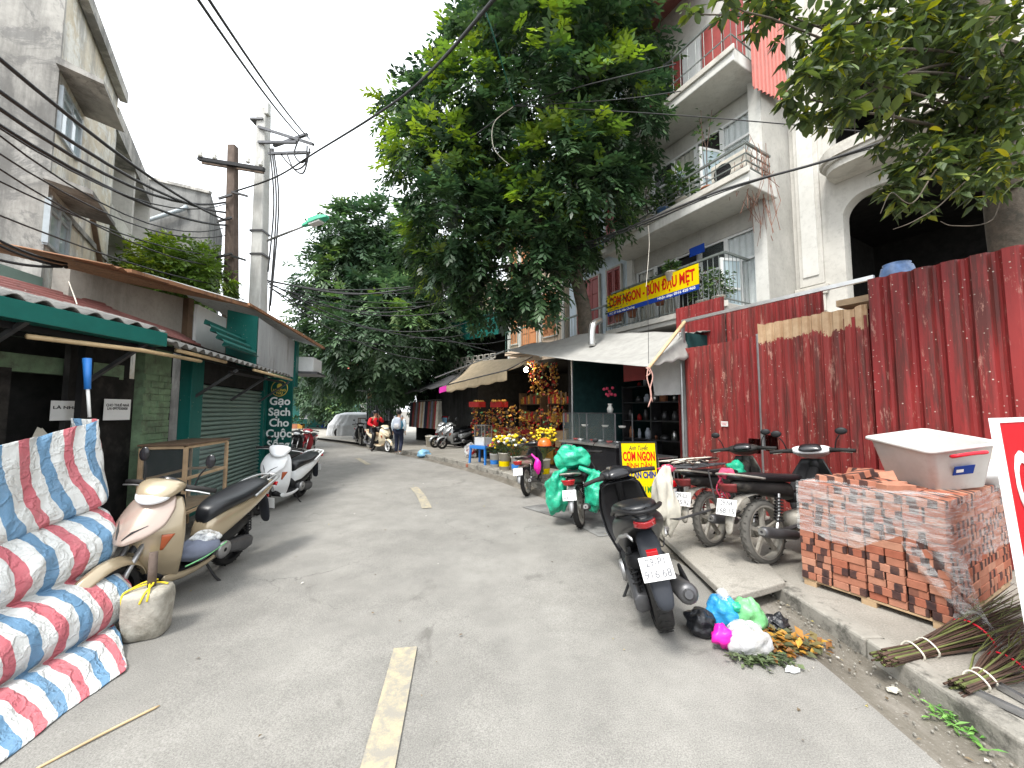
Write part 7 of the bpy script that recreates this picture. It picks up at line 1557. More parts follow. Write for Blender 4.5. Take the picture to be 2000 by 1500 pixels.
b = MB(); b.box(((x0 + x1) / 2, 34.98, zc), (x1 - x0, .06, .95)); w = b.build('window', 'frame_white', fh)
for k in (0, 1): b = MB(); b.box((x0 + (x1 - x0) * (.27 + .46 * k), 34.94, zc), ((x1 - x0) * .38, .04, .75)); b.build('pane', 'window_glass', w)
b = MB(); b.prism([(a.x - .6, 34.2, 3.1), (c.x + .6, 34.2, 3.1), (c.x + .6, 37.5, 4.6), (a.x - .6, 37.5, 4.6)], (0, 0, .08)); b.build('roof', 'sheet_zinc', fh)
ya = at(595, 790, 34); yb = at(662, 790, 34)
for k in range(16):
    b = MB(); xa = ya.x + (yb.x - ya.x) * k / 16; b.prism([(xa, 34.9, 3.0), (xa + (yb.x - ya.x) / 16 - .005, 34.9, 3.0), (xa + (yb.x - ya.x) / 16 - .005, 33.6, 2.35), (xa, 33.6, 2.35)], (0, 0, .03)); b.build('awning_stripe', 'bag_blue_pale' if k % 2 else 'paint_white', fh)
b = MB(); dx = at(640, 803, 35).x; b.box((dx, 34.97, 1.0), (1.0, .06, 2.0)); b.build('door', 'sign_blue', fh)
for k, (px, m_) in enumerate(((568, 'terracotta'), (578, 'terracotta'), (588, 'ochre'))):
    c = gnd(px, 839, 0); c = at(px, 838, 33.5); t = thing('planter', ('first', 'second', 'ochre')[k] + ' planter along the green cottage wall', 'planter', (c.x, 33.5, 0)); b = MB(); b.box((c.x, 33.5, .25), (.42, .4, .5)); b.build('tub', m_, t); leafmesh('foliage', 50, lambda g: (Vector((c.x + g.uniform(-.2, .2), 33.5 + g.uniform(-.2, .2), .5 + g.uniform(0, .7))), Vector((g.uniform(-1, 1), g.uniform(-1, 1), .5))), .3, .12, GREENS, seed=k, parent=t)
ph_ = thing('far_pink_house', 'pale far house with a red roof edge behind the green cottage', 'house', (-24, 46, 0)); b = MB(); b.box((-22, 46, 3), (16, 5, 6)); b.build('wall', 'wall_white', ph_); b = MB(); b.prism([(-30.5, 43, 6), (-13.5, 43, 6), (-13.5, 46, 7.5), (-30.5, 46, 7.5)], (0, 0, .12)); b.build('roof', 'red_tile', ph_)
# ---- yellow pavement sign
sg = thing('pavement_sign', 'yellow standing menu board of the eatery behind the black scooter', 'sign', at(1250, 990, 5.5)); sc_ = at(1249, 925, 5.45); sx_ = Vector((1, .06, 0)).normalized(); sn = Vector((.06, -1, .12)).normalized(); sy_ = sn.cross(sx_); sy_ = sx_.cross(-sn) if sy_.z < 0 else sy_
Wd, Hd = .49, .98; ctr_ = Vector((sc_.x, 5.45, .62)); ctr_.x = at(1250, 930, 5.45).x; ctr_.z = (at(1249, 864, 5.45).z + .1) / 2; Hd = at(1249, 864, 5.45).z - .12
b = MB(); b.obox(ctr_, sx_ * Wd / 2, sy_ * Hd / 2, sn * .012); b.build('panel', 'sign_yellow', sg)
for d in (-1, 1):
    b = MB(); b.obox(ctr_ + sx_ * d * (Wd / 2 + .012), sx_ * .012, sy_ * (Hd / 2 + .02), sn * .018); b.build('frame', 'black_matt', sg); b = MB(); b.obox(ctr_ + sy_ * d * (Hd / 2 + .012), sx_ * (Wd / 2), sy_ * .012, sn * .018); b.build('frame', 'black_matt', sg)
for (s, y, h, w, m_, sh_, bo) in (('Anh Tuyết', .43, .09, .28, 'ink_black', .35, 0), ('CƠM NGON', .315, .17, .46, 'ink_red', 0, .006), ('BÌNH DÂN', .195, .10, .36, 'ink_red', 0, .001), ('ĐỒ ĂN CHÍN', .07, .12, .45, 'ink_blue', 0, .005), ('BÚN ĐẬU MẸT', -.12, .11, .45, 'ink_green', 0, .005)):
    text_part(s, 'lettering', m_, sg, basis(ctr_ + sy_ * y * Hd + sn * .0145, sx_, sy_), h, width=w, bold=bo, shear=sh_, ext=.001)
b = MB(); b.obox(ctr_ - sy_ * .36 * Hd, sx_ * .22, sy_ * .11, sn * .0135); b.build('footer', 'sign_blue', sg)
for d in (-1, 1):
    b = MB(); b.bar(ctr_ + sx_ * d * .2 + sy_ * .3 - sn * .03, Vector((ctr_.x + d * .2, ctr_.y + .38, .1)), .025); b.build('rear_leg', 'black_matt', sg)
# ================================================================ BRICK PALLET
NC = gnd(1866, 1242, .1); e1 = Vector((-.48, .877, 0)).normalized(); e2 = Vector((e1.y, -e1.x, 0)); La, Lb = .90, 1.54; Z0 = .158; BH = .0585; NCR = 14
bk = thing('brick_pallet', 'pallet stacked with new red bricks half wrapped in torn clear film', 'bricks', NC)
for d in (0.06, La / 2, La - .06):
    b = MB(); b.obox(NC + e1 * d + e2 * Lb / 2 + UP * .02, e1 * .045, e2 * (Lb / 2 - .01), UP * .02); b.build('pallet_runner', 'wood_light', bk)
for k in range(7):
    b = MB(); b.obox(NC + e1 * La / 2 + e2 * (.06 + k * (Lb - .12) / 6) + UP * .0485, e1 * (La / 2 - .005), e2 * .05, UP * .0075); b.build('pallet_board', 'wood_light', bk)
b = MB(); b.obox(NC + e1 * La / 2 + e2 * Lb / 2 + UP * (Z0 - .1 + BH * NCR / 2 - .005), e1 * (La / 2 - .10), e2 * (Lb / 2 - .10), UP * (BH * NCR / 2 - .01)); b.build('brick_core', 'red_tile', bk)
bm = MB(); bm.box((0, 0, 0), (.212, .102, .0565)); brick_me = bm.mesh('brick', 'brick_clay'); inv = wmat(bk).inverted(); g = random.Random(12)
_bb = bmesh.new(); _bb.from_mesh(brick_me); bmesh.ops.bevel(_bb, geom=_bb.edges[:], offset=.003, segments=1, affect='EDGES'); _bb.to_mesh(brick_me); _bb.free()
base_rz = math.atan2(e1.y, e1.x)
def put_brick(p, rz, rx=0, ry=0):
    o = bpy.data.objects.new('brick', brick_me); col.objects.link(o); o.parent = bk; o.matrix_parent_inverse = inv
    o.matrix_basis = Matrix.Translation(p) @ Matrix.Rotation(rz, 4, 'Z') @ Matrix.Rotation(ry, 4, 'Y') @ Matrix.Rotation(rx, 4, 'X'); return o
O = NC + UP * (Z0 - .1)
for c in range(NCR):
    z = BH * (c + .5); top = c == NCR - 1; along = (c % 3 == 1)          # along: stretchers on the street face
    if along:
        n1, n2 = 4, 14
        cells = [(i, j) for i in range(n1) for j in range(n2) if top or i == 0 or j == 0]
        for i, j in cells:
            a = (i + .5) * La / n1 + g.uniform(-.004, .004) ; q = (j + .5) * Lb / n2 + (g.uniform(-.008, .004) if j == 0 else 0)
            put_brick(O + e1 * (a - (.008 * g.random() if i == 0 else 0)) + e2 * q + UP * z, base_rz + g.uniform(-.02, .02) + (PI if g.random() < .5 else 0))
    else:
        n1, n2 = 8, 7
        cells = [(i, j) for i in range(n1) for j in range(n2) if top or i == 0 or j == 0]
        for i, j in cells:
            a = (i + .5) * La / n1; q = (j + .5) * Lb / n2 + (g.uniform(-.012, .004) if j == 0 else 0)
            put_brick(O + e1 * (a - (.006 * g.random() if i == 0 else 0)) + e2 * q + UP * z, base_rz + PI / 2 + g.uniform(-.025, .025) + (PI if g.random() < .5 else 0))
ztop = O.z + BH * NCR
for (a, q, dz, rz, rx, ry) in ((.50, .20, .03, .4, 0, 0), (.60, .28, .03, .9, 0, 0), (.46, .36, .032, -.2, 0, 0), (.55, .25, .088, 1.2, .1, .25), (.66, .38, .03, .1, 0, 0), (.36, .30, .03, 1.4, 0, 0), (.60, .46, .075, -.6, .5, .1), (.72, .2, .03, .2, 0, 0), (.42, .45, .05, 2.0, .3, .3), (.30, .18, .03, 1.0, 0, 0)):
    p = O + e1 * a + e2 * q; put_brick(Vector((p.x, p.y, ztop + dz)), base_rz + rz, rx, ry)
# film: wraps both street faces and the top edge, torn along its lower edge
def film_low(s):                      # s along: 0..La on left face (from far end), then Lb on the right face
    t = s / (La + Lb); return np.interp(t, [0, .065, .16, .22, .27, .325, .37, .42, .5, .75, 1], [.47, .45, .40, .50, .62, .55, .52, .36, .42, .40, .38]) * .97 + .05 * noise.noise((s * 7, 3, 1))
def film(u, v):
    s = u * (La + Lb); hi = ztop - O.z + .012; lo = film_low(s) * .92
    z = O.z + hi + (lo - hi) * v; off = .014 + .014 * abs(noise.noise((s * 5, z * 9, 2))) + .03 * v * v * (0.5 + noise.noise((s * 4, 1, 7)))
    p = O + e1 * (La - s) - e2 * off if s < La else O + e2 * (s - La) - e1 * off
    return Vector((p.x, p.y, z))
b = MB(); b.grid(film, 110, 22); b.build('film_wrap', 'film', bk, smooth=True)
b = MB(); b.grid(lambda u, v: O + e1 * (.03 + (La - .06) * u) + e2 * (-.012 + .35 * v * (1 - .45 * math.sin(PI * u * .9))) + UP * (BH * NCR + .015 + .02 * abs(noise.noise((u * 7, v * 5, 3)))), 40, 12); b.build('film_flap', 'film', bk, smooth=True)
def tail(u, v):
    q = .10 + .55 * v; p = O - e2 * (.03 + .10 * v) - e1 * (.02 + .25 * v * v) + e2 * .16 * v; w = .30 * (1 - v * .55)
    return Vector((p.x, p.y, O.z + .50 - .62 * v * 1.0)) + e1 * (u - .2) * w + e2 * .03 * math.sin(u * 11 + v * 7) + UP * .02 * noise.noise((u * 6, v * 6, 1))
b = MB(); b.grid(tail, 20, 26); b.build('film_tail', 'film', bk, smooth=True)
# ---- plastic tub on the bricks
tb = thing('storage_tub', 'open white plastic storage tub with a red handle tilted on the bricks', 'tub', (3.60, 3.34, ztop + .03)); tb.rotation_euler = (R(7), R(-9), R(-8))
def rr(w, l, z, r=.05, n=5):
    out = []
    for cx, cy, a0 in ((w - r, l - r, 0), (-w + r, l - r, 90), (-w + r, -l + r, 180), (w - r, -l + r, 270)):
        for k in range(n + 1): a = R(a0 + 90 * k / n); out.append(Vector((cx + r * math.cos(a), cy + r * math.sin(a), z)))
    return out
b = MB(); b.loft([rr(.185, .24, .0), rr(.19, .245, .01), rr(.235, .30, .34), rr(.262, .327, .342), rr(.265, .33, .352), rr(.262, .327, .366), rr(.24, .305, .366), rr(.227, .29, .33), rr(.18, .235, .02)], True); b.build('body', 'tub_plastic', tb, smooth=True, bevel=.004, local=True)
b = MB(); b.tube(smooth_path([(-.10, -.315, .30), (-.10, -.355, .315), (.0, -.36, .32), (.10, -.355, .315), (.10, -.315, .30)], 3), .014, 8); b.build('handle', 'handle_red', tb, smooth=True, local=True)
b = MB(); b.obox((-.0, -.281, .17), (.07, 0, 0), (0, .003, 0), (0, -.0135, .038)); lo_ = b.build('label_sticker', 'sign_blue', tb, local=True)
b = MB(); b.obox((-.03, -.2855, .175), (.025, 0, 0), (0, .001, 0), (0, -.0045, .02)); b.build('sticker_mark', 'ink_white', lo_, local=True)
sk = thing('white_sack_heap', 'heap of white and khaki sacks behind the plastic tub', 'sacks', (4.05, 3.3, ztop)); b = crumple((4.12, 3.45, ztop + .10), (.3, .22, .15), 2, amp=.3); b.build('white_sack', 'net_white', sk, smooth=True, sub=1); b = crumple((4.25, 3.5, ztop + .24), (.28, .22, .10), 6, amp=.4); b.build('khaki_cloth', 'sack_white', sk, smooth=True, sub=1)
# ================================================================ RED BOARD AT THE RIGHT EDGE
rs = thing('red_menu_board', 'red and white standing menu board cut by the right edge', 'sign', (2.6, 2.05, .1)); rd = Vector((.88, .47, 0)).normalized(); rn = Vector((rd.y, -rd.x, 0))
TL = at(1950, 826, 2.09); BL = Vector((2.585, 1.96, .28)); upv = (TL - BL); Hh = upv.length; upv.normalize()
def rp(s, t, n=0): return BL + rd * s + upv * (t * Hh) + rn * n
b = MB(); b.prism([rp(0, 0), rp(1.1, 0), rp(1.1, 1), rp(0, 1)], rn * -.02); b.build('panel', 'sign_red', rs)
b = MB(); b.prism([rp(-.035, -.02, .004), rp(.0, -.02, .004), rp(.0, 1.02, .004), rp(-.035, 1.02, .004)], rn * -.03); b.build('frame_side', 'ink_white', rs)
b = MB(); b.prism([rp(-.0, 1.0, .004), rp(1.1, 1.0, .004), rp(1.1, 1.02, .004), rp(-.0, 1.02, .004)], rn * -.03); b.build('frame_top', 'ink_white', rs)
b = MB(); b.prism([rp(.28, .18, .002), rp(1.05, .18, .002), rp(1.05, .40, .002), rp(.28, .40, .002)], rn * -.002); b.build('picture', 'wood_dark', rs)
b = MB(); b.prism([rp(.0, .0, .002), rp(1.1, .0, .002), rp(1.1, .13, .002), rp(0, .13, .002)], rn * -.002); b.build('footer', 'ink_blue', rs)
text_part('CƠM', 'lettering', 'ink_white', rs, basis(rp(.585, .72, .004), rd, upv), .46, width=.92, bold=.012, ext=.002)
for s in (.02, 1.05):
    b = MB(); b.bar(rp(s, .02, -.012), Vector((rp(s, 0).x, rp(s, 0).y - .03, .1)), .03); b.build('leg', 'steel_grey', rs)
# ================================================================ TWIG BUNDLES AND STEEL CHANNELS
def bundle(p, q, lbl, seed, n=70, r0=.045, fan=.16):
    t = thing('twig_bundle', lbl, 'twigs', p); g = random.Random(seed); d = (q - p); L = d.length; d.normalize(); s = Vector((-d.y, d.x, 0)); b = MB()
    for k in range(n):
        a = g.uniform(0, 2 * PI); q0 = g.random() ** .5; off = s * math.cos(a) * q0 + UP * (math.sin(a) * q0 + 1) * .8; f = g.uniform(.75, 1.15)
        st_ = p - d * g.uniform(0, .10); P_ = [st_ + off * r0 * 1.1, p + d * L * .16 + off * r0, p + d * L * .5 * f + off * (r0 + fan * .4) + s * g.uniform(-.03, .03), p + d * L * f + off * (r0 + fan) * g.uniform(.7, 1.2) + UP * g.uniform(-.02, .05)]
        for v in P_: v.z = max(v.z, .107)
        b.tube(P_, [.006, .005, .004, .0015], 5, False, mi=0 if g.random() < .6 else 1)
        if k % 2:
            v = P_[2].lerp(P_[3], .4); b.tube([v, v + d * .12 + s * g.uniform(-.1, .1) + UP * g.uniform(0, .07)], [.003, .001], 4, False, mi=1)
    o = b.build('twigs', ['wood_twig', 'twig_green'], t, smooth=True); o['kind'] = 'stuff'
    for u, m_ in ((.13, 'rope_white'), (.22, 'rope_white'), (.5, 'handle_red')):
        c = p + d * L * u + UP * (r0 * .85); w = r0 * 1.25 if u < .4 else r0 + fan * .55; b = MB(); b.tube([c + s * w * math.cos(a) + UP * (w * .85 * math.sin(a)) + d * .01 * math.sin(a * 2) for a in [k * PI / 8 for k in range(17)]], .006, 5, False); b.build('tie', m_, t, smooth=True)
bundle(gnd(1740, 1296, .1), gnd(2030, 1222, .1), 'long bundle of cut twigs lying on the pavement behind', 3, 95, .045, .12)
bundle(gnd(1885, 1352, .1), gnd(2040, 1290, .1), 'short bundle of cut twigs nearest the kerb', 5, 60, .04, .09)
for i, (a, c) in enumerate((((1862, 1334), (2010, 1402)), ((1945, 1338), (2020, 1380)))):
    p, q = gnd(*a, .115), gnd(*c, .115); b = MB(); b.bar(p, q, .035, .012); d = (q - p).normalized(); s = Vector((-d.y, d.x, 0)) * .016
    b.bar(p + s + UP * .014, q + s + UP * .014, .003, .016); b.bar(p - s + UP * .014, q - s + UP * .014, .003, .016); tag(b.build('steel_channel', 'steel_grey'), ('longer' if i == 0 else 'shorter') + ' galvanised steel channel lying under the twig bundles', 'channel')
# ================================================================ RUBBISH
def bag(name, px, py, r, m, lbl, seed, amp=.35, z=None, sub=1):
    c = gnd(px, py); b = crumple((c.x, c.y, r[2] * .85), r, seed, 30, 20, amp)
    b.v = [(x, y, max(z_, .006)) for x, y, z_ in b.v]
    # pinched wrinkles
    b.v = [tuple(Vector(v) + Vector((noise.noise(Vector(v) * 22), noise.noise(Vector(v) * 22 + Vector((3, 0, 0))), noise.noise(Vector(v) * 25 + Vector((0, 3, 0))))) * .012) for v in b.v]
    t = thing(name, lbl, 'bag', (c.x, c.y, 0)); b.build('bag', m, t, smooth=True, sub=sub); return t, c
bag('rubbish_bag', 1368, 1236, (.11, .10, .085), 'bag_black', 'tied black rubbish bag at the scooter side of the heap', 3)
t, c = bag('rubbish_bag', 1412, 1226, (.115, .10, .12), 'bag_blue', 'bulging blue rubbish bag on the heap', 5); b = crumple((c.x + .01, c.y + .02, .21), (.05, .04, .05), 8, amp=.6); b.build('knot', 'bag_clear', t, smooth=True)
t, c = bag('rubbish_bag', 1460, 1230, (.11, .10, .115), 'bag_lime', 'lime green rubbish bag with a twisted neck on the heap', 7); b = crumple((c.x - .07, c.y - .02, .17), (.07, .03, .03), 9, amp=.6); b.build('neck', 'bag_green', t, smooth=True)
t, c = bag('rubbish_bag', 1462, 1274, (.15, .09, .085), 'bag_white', 'whitish see-through bag with a pink corner in front of the heap', 9, .3); b = crumple((c.x - .155, c.y + .02, .09), (.07, .05, .06), 4, amp=.5); b.build('pink_corner', 'bag_pink', t, smooth=True); b = crumple((c.x + .0, c.y + .03, .1), (.12, .07, .085), 14, amp=.35); b.build('outer_film', 'bag_clear', t, smooth=True)
bag('rubbish_bag', 1515, 1228, (.085, .06, .055), 'bag_black', 'crumpled black plastic scrap at the gutter side of the heap', 11, .6)
b = crumple(gnd(1548, 1312) + UP * .012, (.04, .025, .014), 4, amp=.6); tag(b.build('tissue', 'paint_white', smooth=True), 'crumpled white tissue on the road below the heap', 'tissue')
b = crumple(gnd(1745, 1350) + UP * .01, (.035, .02, .01), 6, amp=.6); tag(b.build('tissue', 'sack_white', smooth=True), 'torn white paper in the gutter by the kerb', 'tissue')
def litter(name, N, where_, cols, lbl, L=.05, seed=1, W=.5):
    g = random.Random(seed); V = []; Fc = []; C = []
    for _ in range(N):
        p = where_(g); a = g.uniform(0, 2 * PI); d = Vector((math.cos(a), math.sin(a), g.uniform(-.2, .5))); s = Vector((-d.y, d.x, g.uniform(-.4, .4))); l = L * g.uniform(.5, 1.3); bi = len(V); c = g.choice(cols); k = g.uniform(.7, 1.2)
        V += [p, p + d * l * .5 + s * l * W * .5 + UP * .006, p + d * l, p + d * l * .5 - s * l * W * .5 + UP * .004]; Fc.append((bi, bi + 1, bi + 2, bi + 3)); C += [(c[0] * k, c[1] * k, c[2] * k, 1)] * 4
    V = [(v.x, v.y, max(v.z, .004)) for v in V]
    me = bpy.data.meshes.new(name); me.from_pydata(V, [], Fc); me.materials.append(MAT('leaf_dull')); ca = me.color_attributes.new('leafcol', 'FLOAT_COLOR', 'POINT'); ca.data.foreach_set('color', [x for c in C for x in c])
    o = bpy.data.objects.new(name, me); col.objects.link(o); o['kind'] = 'stuff'; o['label'] = lbl; o['category'] = 'litter'; return o
c1 = gnd(1530, 1262)
litter('leaf_litter', 260, lambda g: c1 + Vector((g.gauss(0, .11), g.gauss(0, .07), g.uniform(.005, .05))), [(.42, .20, .03), (.50, .28, .04), (.25, .11, .03), (.16, .13, .05), (.10, .11, .05)], 'orange and brown dead leaves spilling from the rubbish heap', .075, 2)
c2 = gnd(1490, 1294)
litter('wilted_greens', 220, lambda g: c2 + Vector((g.gauss(0, .09), g.gauss(0, .035), g.uniform(.004, .04))), [(.09, .13, .05), (.13, .17, .08), (.06, .08, .04)], 'wilted green leaves in front of the see-through bag', .05, 3)
def along_gutter(g):
    if g.random() < .55:
        p = on_kerb(g.uniform(4.2, 9)); return Vector((p.x - abs(g.gauss(0, .22)), p.y, .004))
    return Vector((g.uniform(-3.0, 2.0), g.uniform(1.4, 9), .006))
litter('street_litter', 170, along_gutter, [(.35, .30, .2), (.20, .15, .09), (.12, .09, .06), (.40, .34, .10), (.5, .48, .44)], 'scattered dry leaf scraps and grit along the gutter and road', .028, 4, .6)
c3 = gnd(1865, 1415); litter('herb_scrap', 60, lambda g: c3 + Vector((g.gauss(0, .03), g.gauss(0, .07), g.uniform(.0, .02))), [(.10, .26, .05), (.16, .34, .07)], 'sprig of fresh green herbs dropped in the gutter', .06, 5, .25)
def edge_grit(g):
    s = g.choice((0, 1, 1)); 
    if s: p = on_kerb(g.uniform(3.4, 9.5)); return Vector((p.x - .02 - abs(g.gauss(0, .16)), p.y, 0))
    y = g.uniform(1.5, 9); x = np.interp(y, [p[1] for p in LEFT], [p[0] for p in LEFT]); return Vector((x + g.gauss(.1, .22), y, .002))
b = MB(); g = random.Random(6)
for k in range(700): b.ball(edge_grit(g) + UP * .004, g.uniform(.003, .009), 5, 4)
o = b.build('gravel', 'kerb_stone'); o['kind'] = 'stuff'; o['label'] = 'loose grit gathered along the road edges'; o['category'] = 'grit'
p, q = gnd(70, 1505), gnd(312, 1380); b = MB(); b.tube(smooth_path([p + UP * .006, p.lerp(q, .45) + Vector((.01, .02, .010)), q + UP * .006], 6), [.006] * 12 + [.003], 6); tag(b.build('straw_stalk', 'bamboo', smooth=True), 'long thin straw stalk lying on the asphalt in front of the tarpaulin', 'stalk')
# ================================================================ THINGS CARRIED BY THE MOTORBIKES
M1 = wmat(bike1); hl = thing('orange_helmet', 'orange half helmet hung on the motorbike handlebar', 'helmet', M1 @ Vector((.80, -.28, .93))); c = M1 @ Vector((.78, -.30, .93)); b = MB(); b.lathe([(.145, -.03), (.15, 0), (.14, .06), (.105, .12), (.05, .15), (.001, .155)], 22, c); b.build('shell', 'helmet_orange', hl, smooth=True); b = MB(); b.lathe([(.15, -.035), (.155, -.03), (.155, -.01), (.148, -.008)], 22, c); b.build('rim', 'black_matt', hl)
pk = thing('pink_bag', 'hot pink cloth bag hanging on the side of the motorbike with the helmet', 'bag', M1 @ Vector((.2, -.22, .5))); b = crumple(M1 @ Vector((.22, -.23, .55)), (.07, .055, .14), 4, amp=.3); b.build('pouch', 'bag_pink', pk, smooth=True, sub=1); b = MB(); b.tube([M1 @ Vector((.22, -.22, .7)), M1 @ Vector((.25, -.12, .8))], .02, 6); b.build('strap', 'bag_pink', pk)
M2 = wmat(bike2)
for nm, pos, r, sd, lbl in (('a', (.0, .30, .52), (.17, .17, .26), 3, 'bulging green plastic bag slung on the road side of the loaded motorbike'), ('b', (.05, -.30, .48), (.17, .16, .26), 6, 'bulging green plastic bag slung on the shop side of the loaded motorbike'), ('c', (.22, .02, .98), (.26, .2, .17), 9, 'crumpled green plastic bag piled on the seat of the loaded motorbike')):
    t = thing('green_plastic_bag', lbl, 'bag', M2 @ Vector(pos)); c = M2 @ Vector(pos); b = crumple(c, r, sd, 30, 20, .42); b.v = [tuple(Vector(v) + Vector((noise.noise(Vector(v) * 14), noise.noise(Vector(v) * 14 + Vector((3, 0, 0))), noise.noise(Vector(v) * 9))) * .03) for v in b.v]; b.build('bag', 'bag_green', t, smooth=False, sub=1)
    if nm != 'c': b = MB(); b.tube([c + UP * r[2] * .9, M2 @ Vector((.02, pos[1] * .3, .85))], [.05, .03], 8); b.build('neck', 'bag_green', t, smooth=True)
M4 = wmat(bike4); rg_ = thing('red_rag', 'red cloth tied on the grab rail of the dusty black motorbike', 'rag', M4 @ Vector((-.25, .1, .82))); b = crumple(M4 @ Vector((-.30, .06, .83)), (.07, .07, .045), 5, amp=.6); b.build('knot', 'cloth_pink', rg_, smooth=True, sub=1)
for k in range(3): b = MB(); b.tube(smooth_path([M4 @ Vector((-.32, .08 + .03 * k, .82)), M4 @ Vector((-.36 + .05 * k, .14, .70)), M4 @ Vector((-.33 + .06 * k, .13, .60))], 4), [.018] * 8 + [.01], 6, flat=.4); b.build('ribbon', 'cloth_pink', rg_, smooth=True)
M3 = wmat(bike3); gb = thing('green_plastic_bag', 'small green plastic bag tucked behind the leg shield of the racked motorbike', 'bag', M3 @ Vector((.7, 0, .75))); b = crumple(M3 @ Vector((.72, .02, .76)), (.10, .10, .09), 3, amp=.45); b.build('bag', 'bag_green', gb, smooth=True)
sw = thing('white_rice_sack', 'dirty white woven sack hanging off the iron carrier rack', 'sack', M3 @ Vector((-.75, .1, .45))); b = crumple(M3 @ Vector((-.66, .05, .55)), (.11, .09, .30), 7, 30, 20, .5); b.v = [tuple(Vector(v) + Vector((noise.noise(Vector((v[0] * 16, v[1] * 16, v[2] * 5))), noise.noise(Vector((v[0] * 16 + 4, v[1] * 16, v[2] * 5))), 0)) * .035) for v in b.v]; b.build('sack', 'sack_white', sw, smooth=True, sub=1); b = crumple(M3 @ Vector((-.6, .02, .86)), (.07, .05, .04), 8, amp=.6); b.build('red_mouth', 'cloth_pink', sw, smooth=True)
dr = thing('striped_tubs', 'red white and blue paint tubs stacked behind the white sack', 'tubs', M3 @ Vector((-.45, -.3, .1))); c = gnd(1303, 985, .1)
for k, m_ in enumerate(('sign_red', 'paint_white', 'stool_blue', 'paint_white', 'sign_red')): b = MB(); b.lathe([(.0 if k == 0 else .15, .075 * k), (.15, .075 * k), (.155, .075 * k + .074), (0 if k == 4 else .155, .075 * k + .074)], 20, c); b.build('band', m_, dr, smooth=False)
# ================================================================ PEOPLE
def skinned(name, J, E, m, parent, sub=1):
    """J: name -> (x, y, z, radius); E: list of joint pairs; the first joint is the root"""
    ks = list(J); me = bpy.data.meshes.new(name); me.from_pydata([J[k][:3] for k in ks], [(ks.index(a), ks.index(c)) for a, c in E], [])
    me.materials.append(MAT(m)); o = bpy.data.objects.new(name, me); col.objects.link(o); o.parent = parent
    md = o.modifiers.new('skin', 'SKIN'); md.use_smooth_shade = True
    for k, sv in zip(ks, me.skin_vertices[0].data): r = J[k][3]; sv.radius = r if isinstance(r, tuple) else (r, r)
    s = o.modifiers.new('sub', 'SUBSURF'); s.levels = s.render_levels = sub; return o
def hand(J, E, w, d, up, side, tagn):
    """five fingers rooted in a palm that starts at joint w"""
    wv = Vector(J[w][:3]); d = Vector(d).normalized(); up = Vector(up).normalized(); s = d.cross(up).normalized() * side
    pn = tagn + '_palm'; p = wv + d * .055; J[pn] = (*p, (.03, .018)); E.append((w, pn))
    for k, (off, L) in enumerate(((-.024, .055), (-.008, .062), (.008, .058), (.022, .045))):
        a = p + d * .03 + s * off; c = a + d * L * .55 - up * .012; e = c + d * L * .35 - up * .025
        for nm, v, r in (('a', a, .0095), ('b', c, .0085), ('c', e, .007)): J[f'{tagn}{k}{nm}'] = (*v, r)
        E += [(pn, f'{tagn}{k}a'), (f'{tagn}{k}a', f'{tagn}{k}b'), (f'{tagn}{k}b', f'{tagn}{k}c')]
    a = wv + d * .03 - s * .03; c = a + d * .035 - s * .012 - up * .01; J[tagn + 't1'] = (*a, .011); J[tagn + 't2'] = (*c, .009); E += [(w, tagn + 't1'), (tagn + 't1', tagn + 't2')]
def sub_skin(name, J, keys, E, add, m, parent):
    J2 = {k: (*J[k][:3], (J[k][3] if not isinstance(J[k][3], tuple) else J[k][3][0]) + add.get(k, .012)) for k in keys}
    return skinned(name, J2, [(a, c) for a, c in E if a in J2 and c in J2], m, parent)
def head_bits(t, c, fwd, hairm, back=True):
    """hair cap, ears, nose, eyes, mouth round the head centre c"""
    c = Vector(c); f = Vector(fwd).normalized(); s = Vector((f.y, -f.x, 0))
    b = MB(); b.ball(c + UP * .028 - f * .018, (.092, .098, .105), 16, 12); b.build('hair', hairm, t, smooth=True, local=True)
    for d in (-1, 1):
        b = MB(); b.ball(c + s * d * .088 - UP * .01, (.014, .018, .03), 8, 6); b.build('ear', 'skin', t, smooth=True, local=True)
        b = MB(); b.ball(c + f * .078 + s * d * .032 + UP * .0, .011, 8, 6); b.build('eye', 'ink_black', t, local=True)
    b = MB(); b.ball(c + f * .092 - UP * .022, (.014, .014, .022), 8, 6); b.build('nose', 'skin', t, smooth=True, local=True)
    b = MB(); b.ball(c + f * .084 - UP * .058, (.02, .02, .006), 8, 6); b.build('mouth', 'cloth_pink', t, local=True)
# ---- the student walking away
p = gnd(778, 888); st = thing('person', 'person in a blue and white jacket with a grey backpack walking away', 'person', (p.x, p.y, 0), R(0))
J = {'pelvis': (0, 0, .88, .12), 'waist': (0, .0, 1.02, .105), 'chest': (0, .0, 1.24, .125), 'neck': (0, .01, 1.40, .05), 'jaw': (0, .02, 1.47, .068), 'head': (0, .02, 1.55, .088), 'crown': (0, .01, 1.61, .06),
     'shL': (-.16, 0, 1.34, .058), 'elL': (-.235, -.02, 1.08, .042), 'wrL': (-.225, .05, .86, .028), 'shR': (.16, 0, 1.34, .058), 'elR': (.235, -.04, 1.08, .042), 'wrR': (.225, .02, .86, .028),
     'hipL': (-.09, .0, .84, .092), 'knL': (-.095, .09, .47, .062), 'anL': (-.095, .03, .09, .04), 'toL': (-.10, .16, .035, .032), 'hipR': (.09, .0, .84, .092), 'knR': (.095, .03, .47, .062), 'anR': (.10, -.17, .13, .04), 'toR': (.105, -.07, .035, .03)}
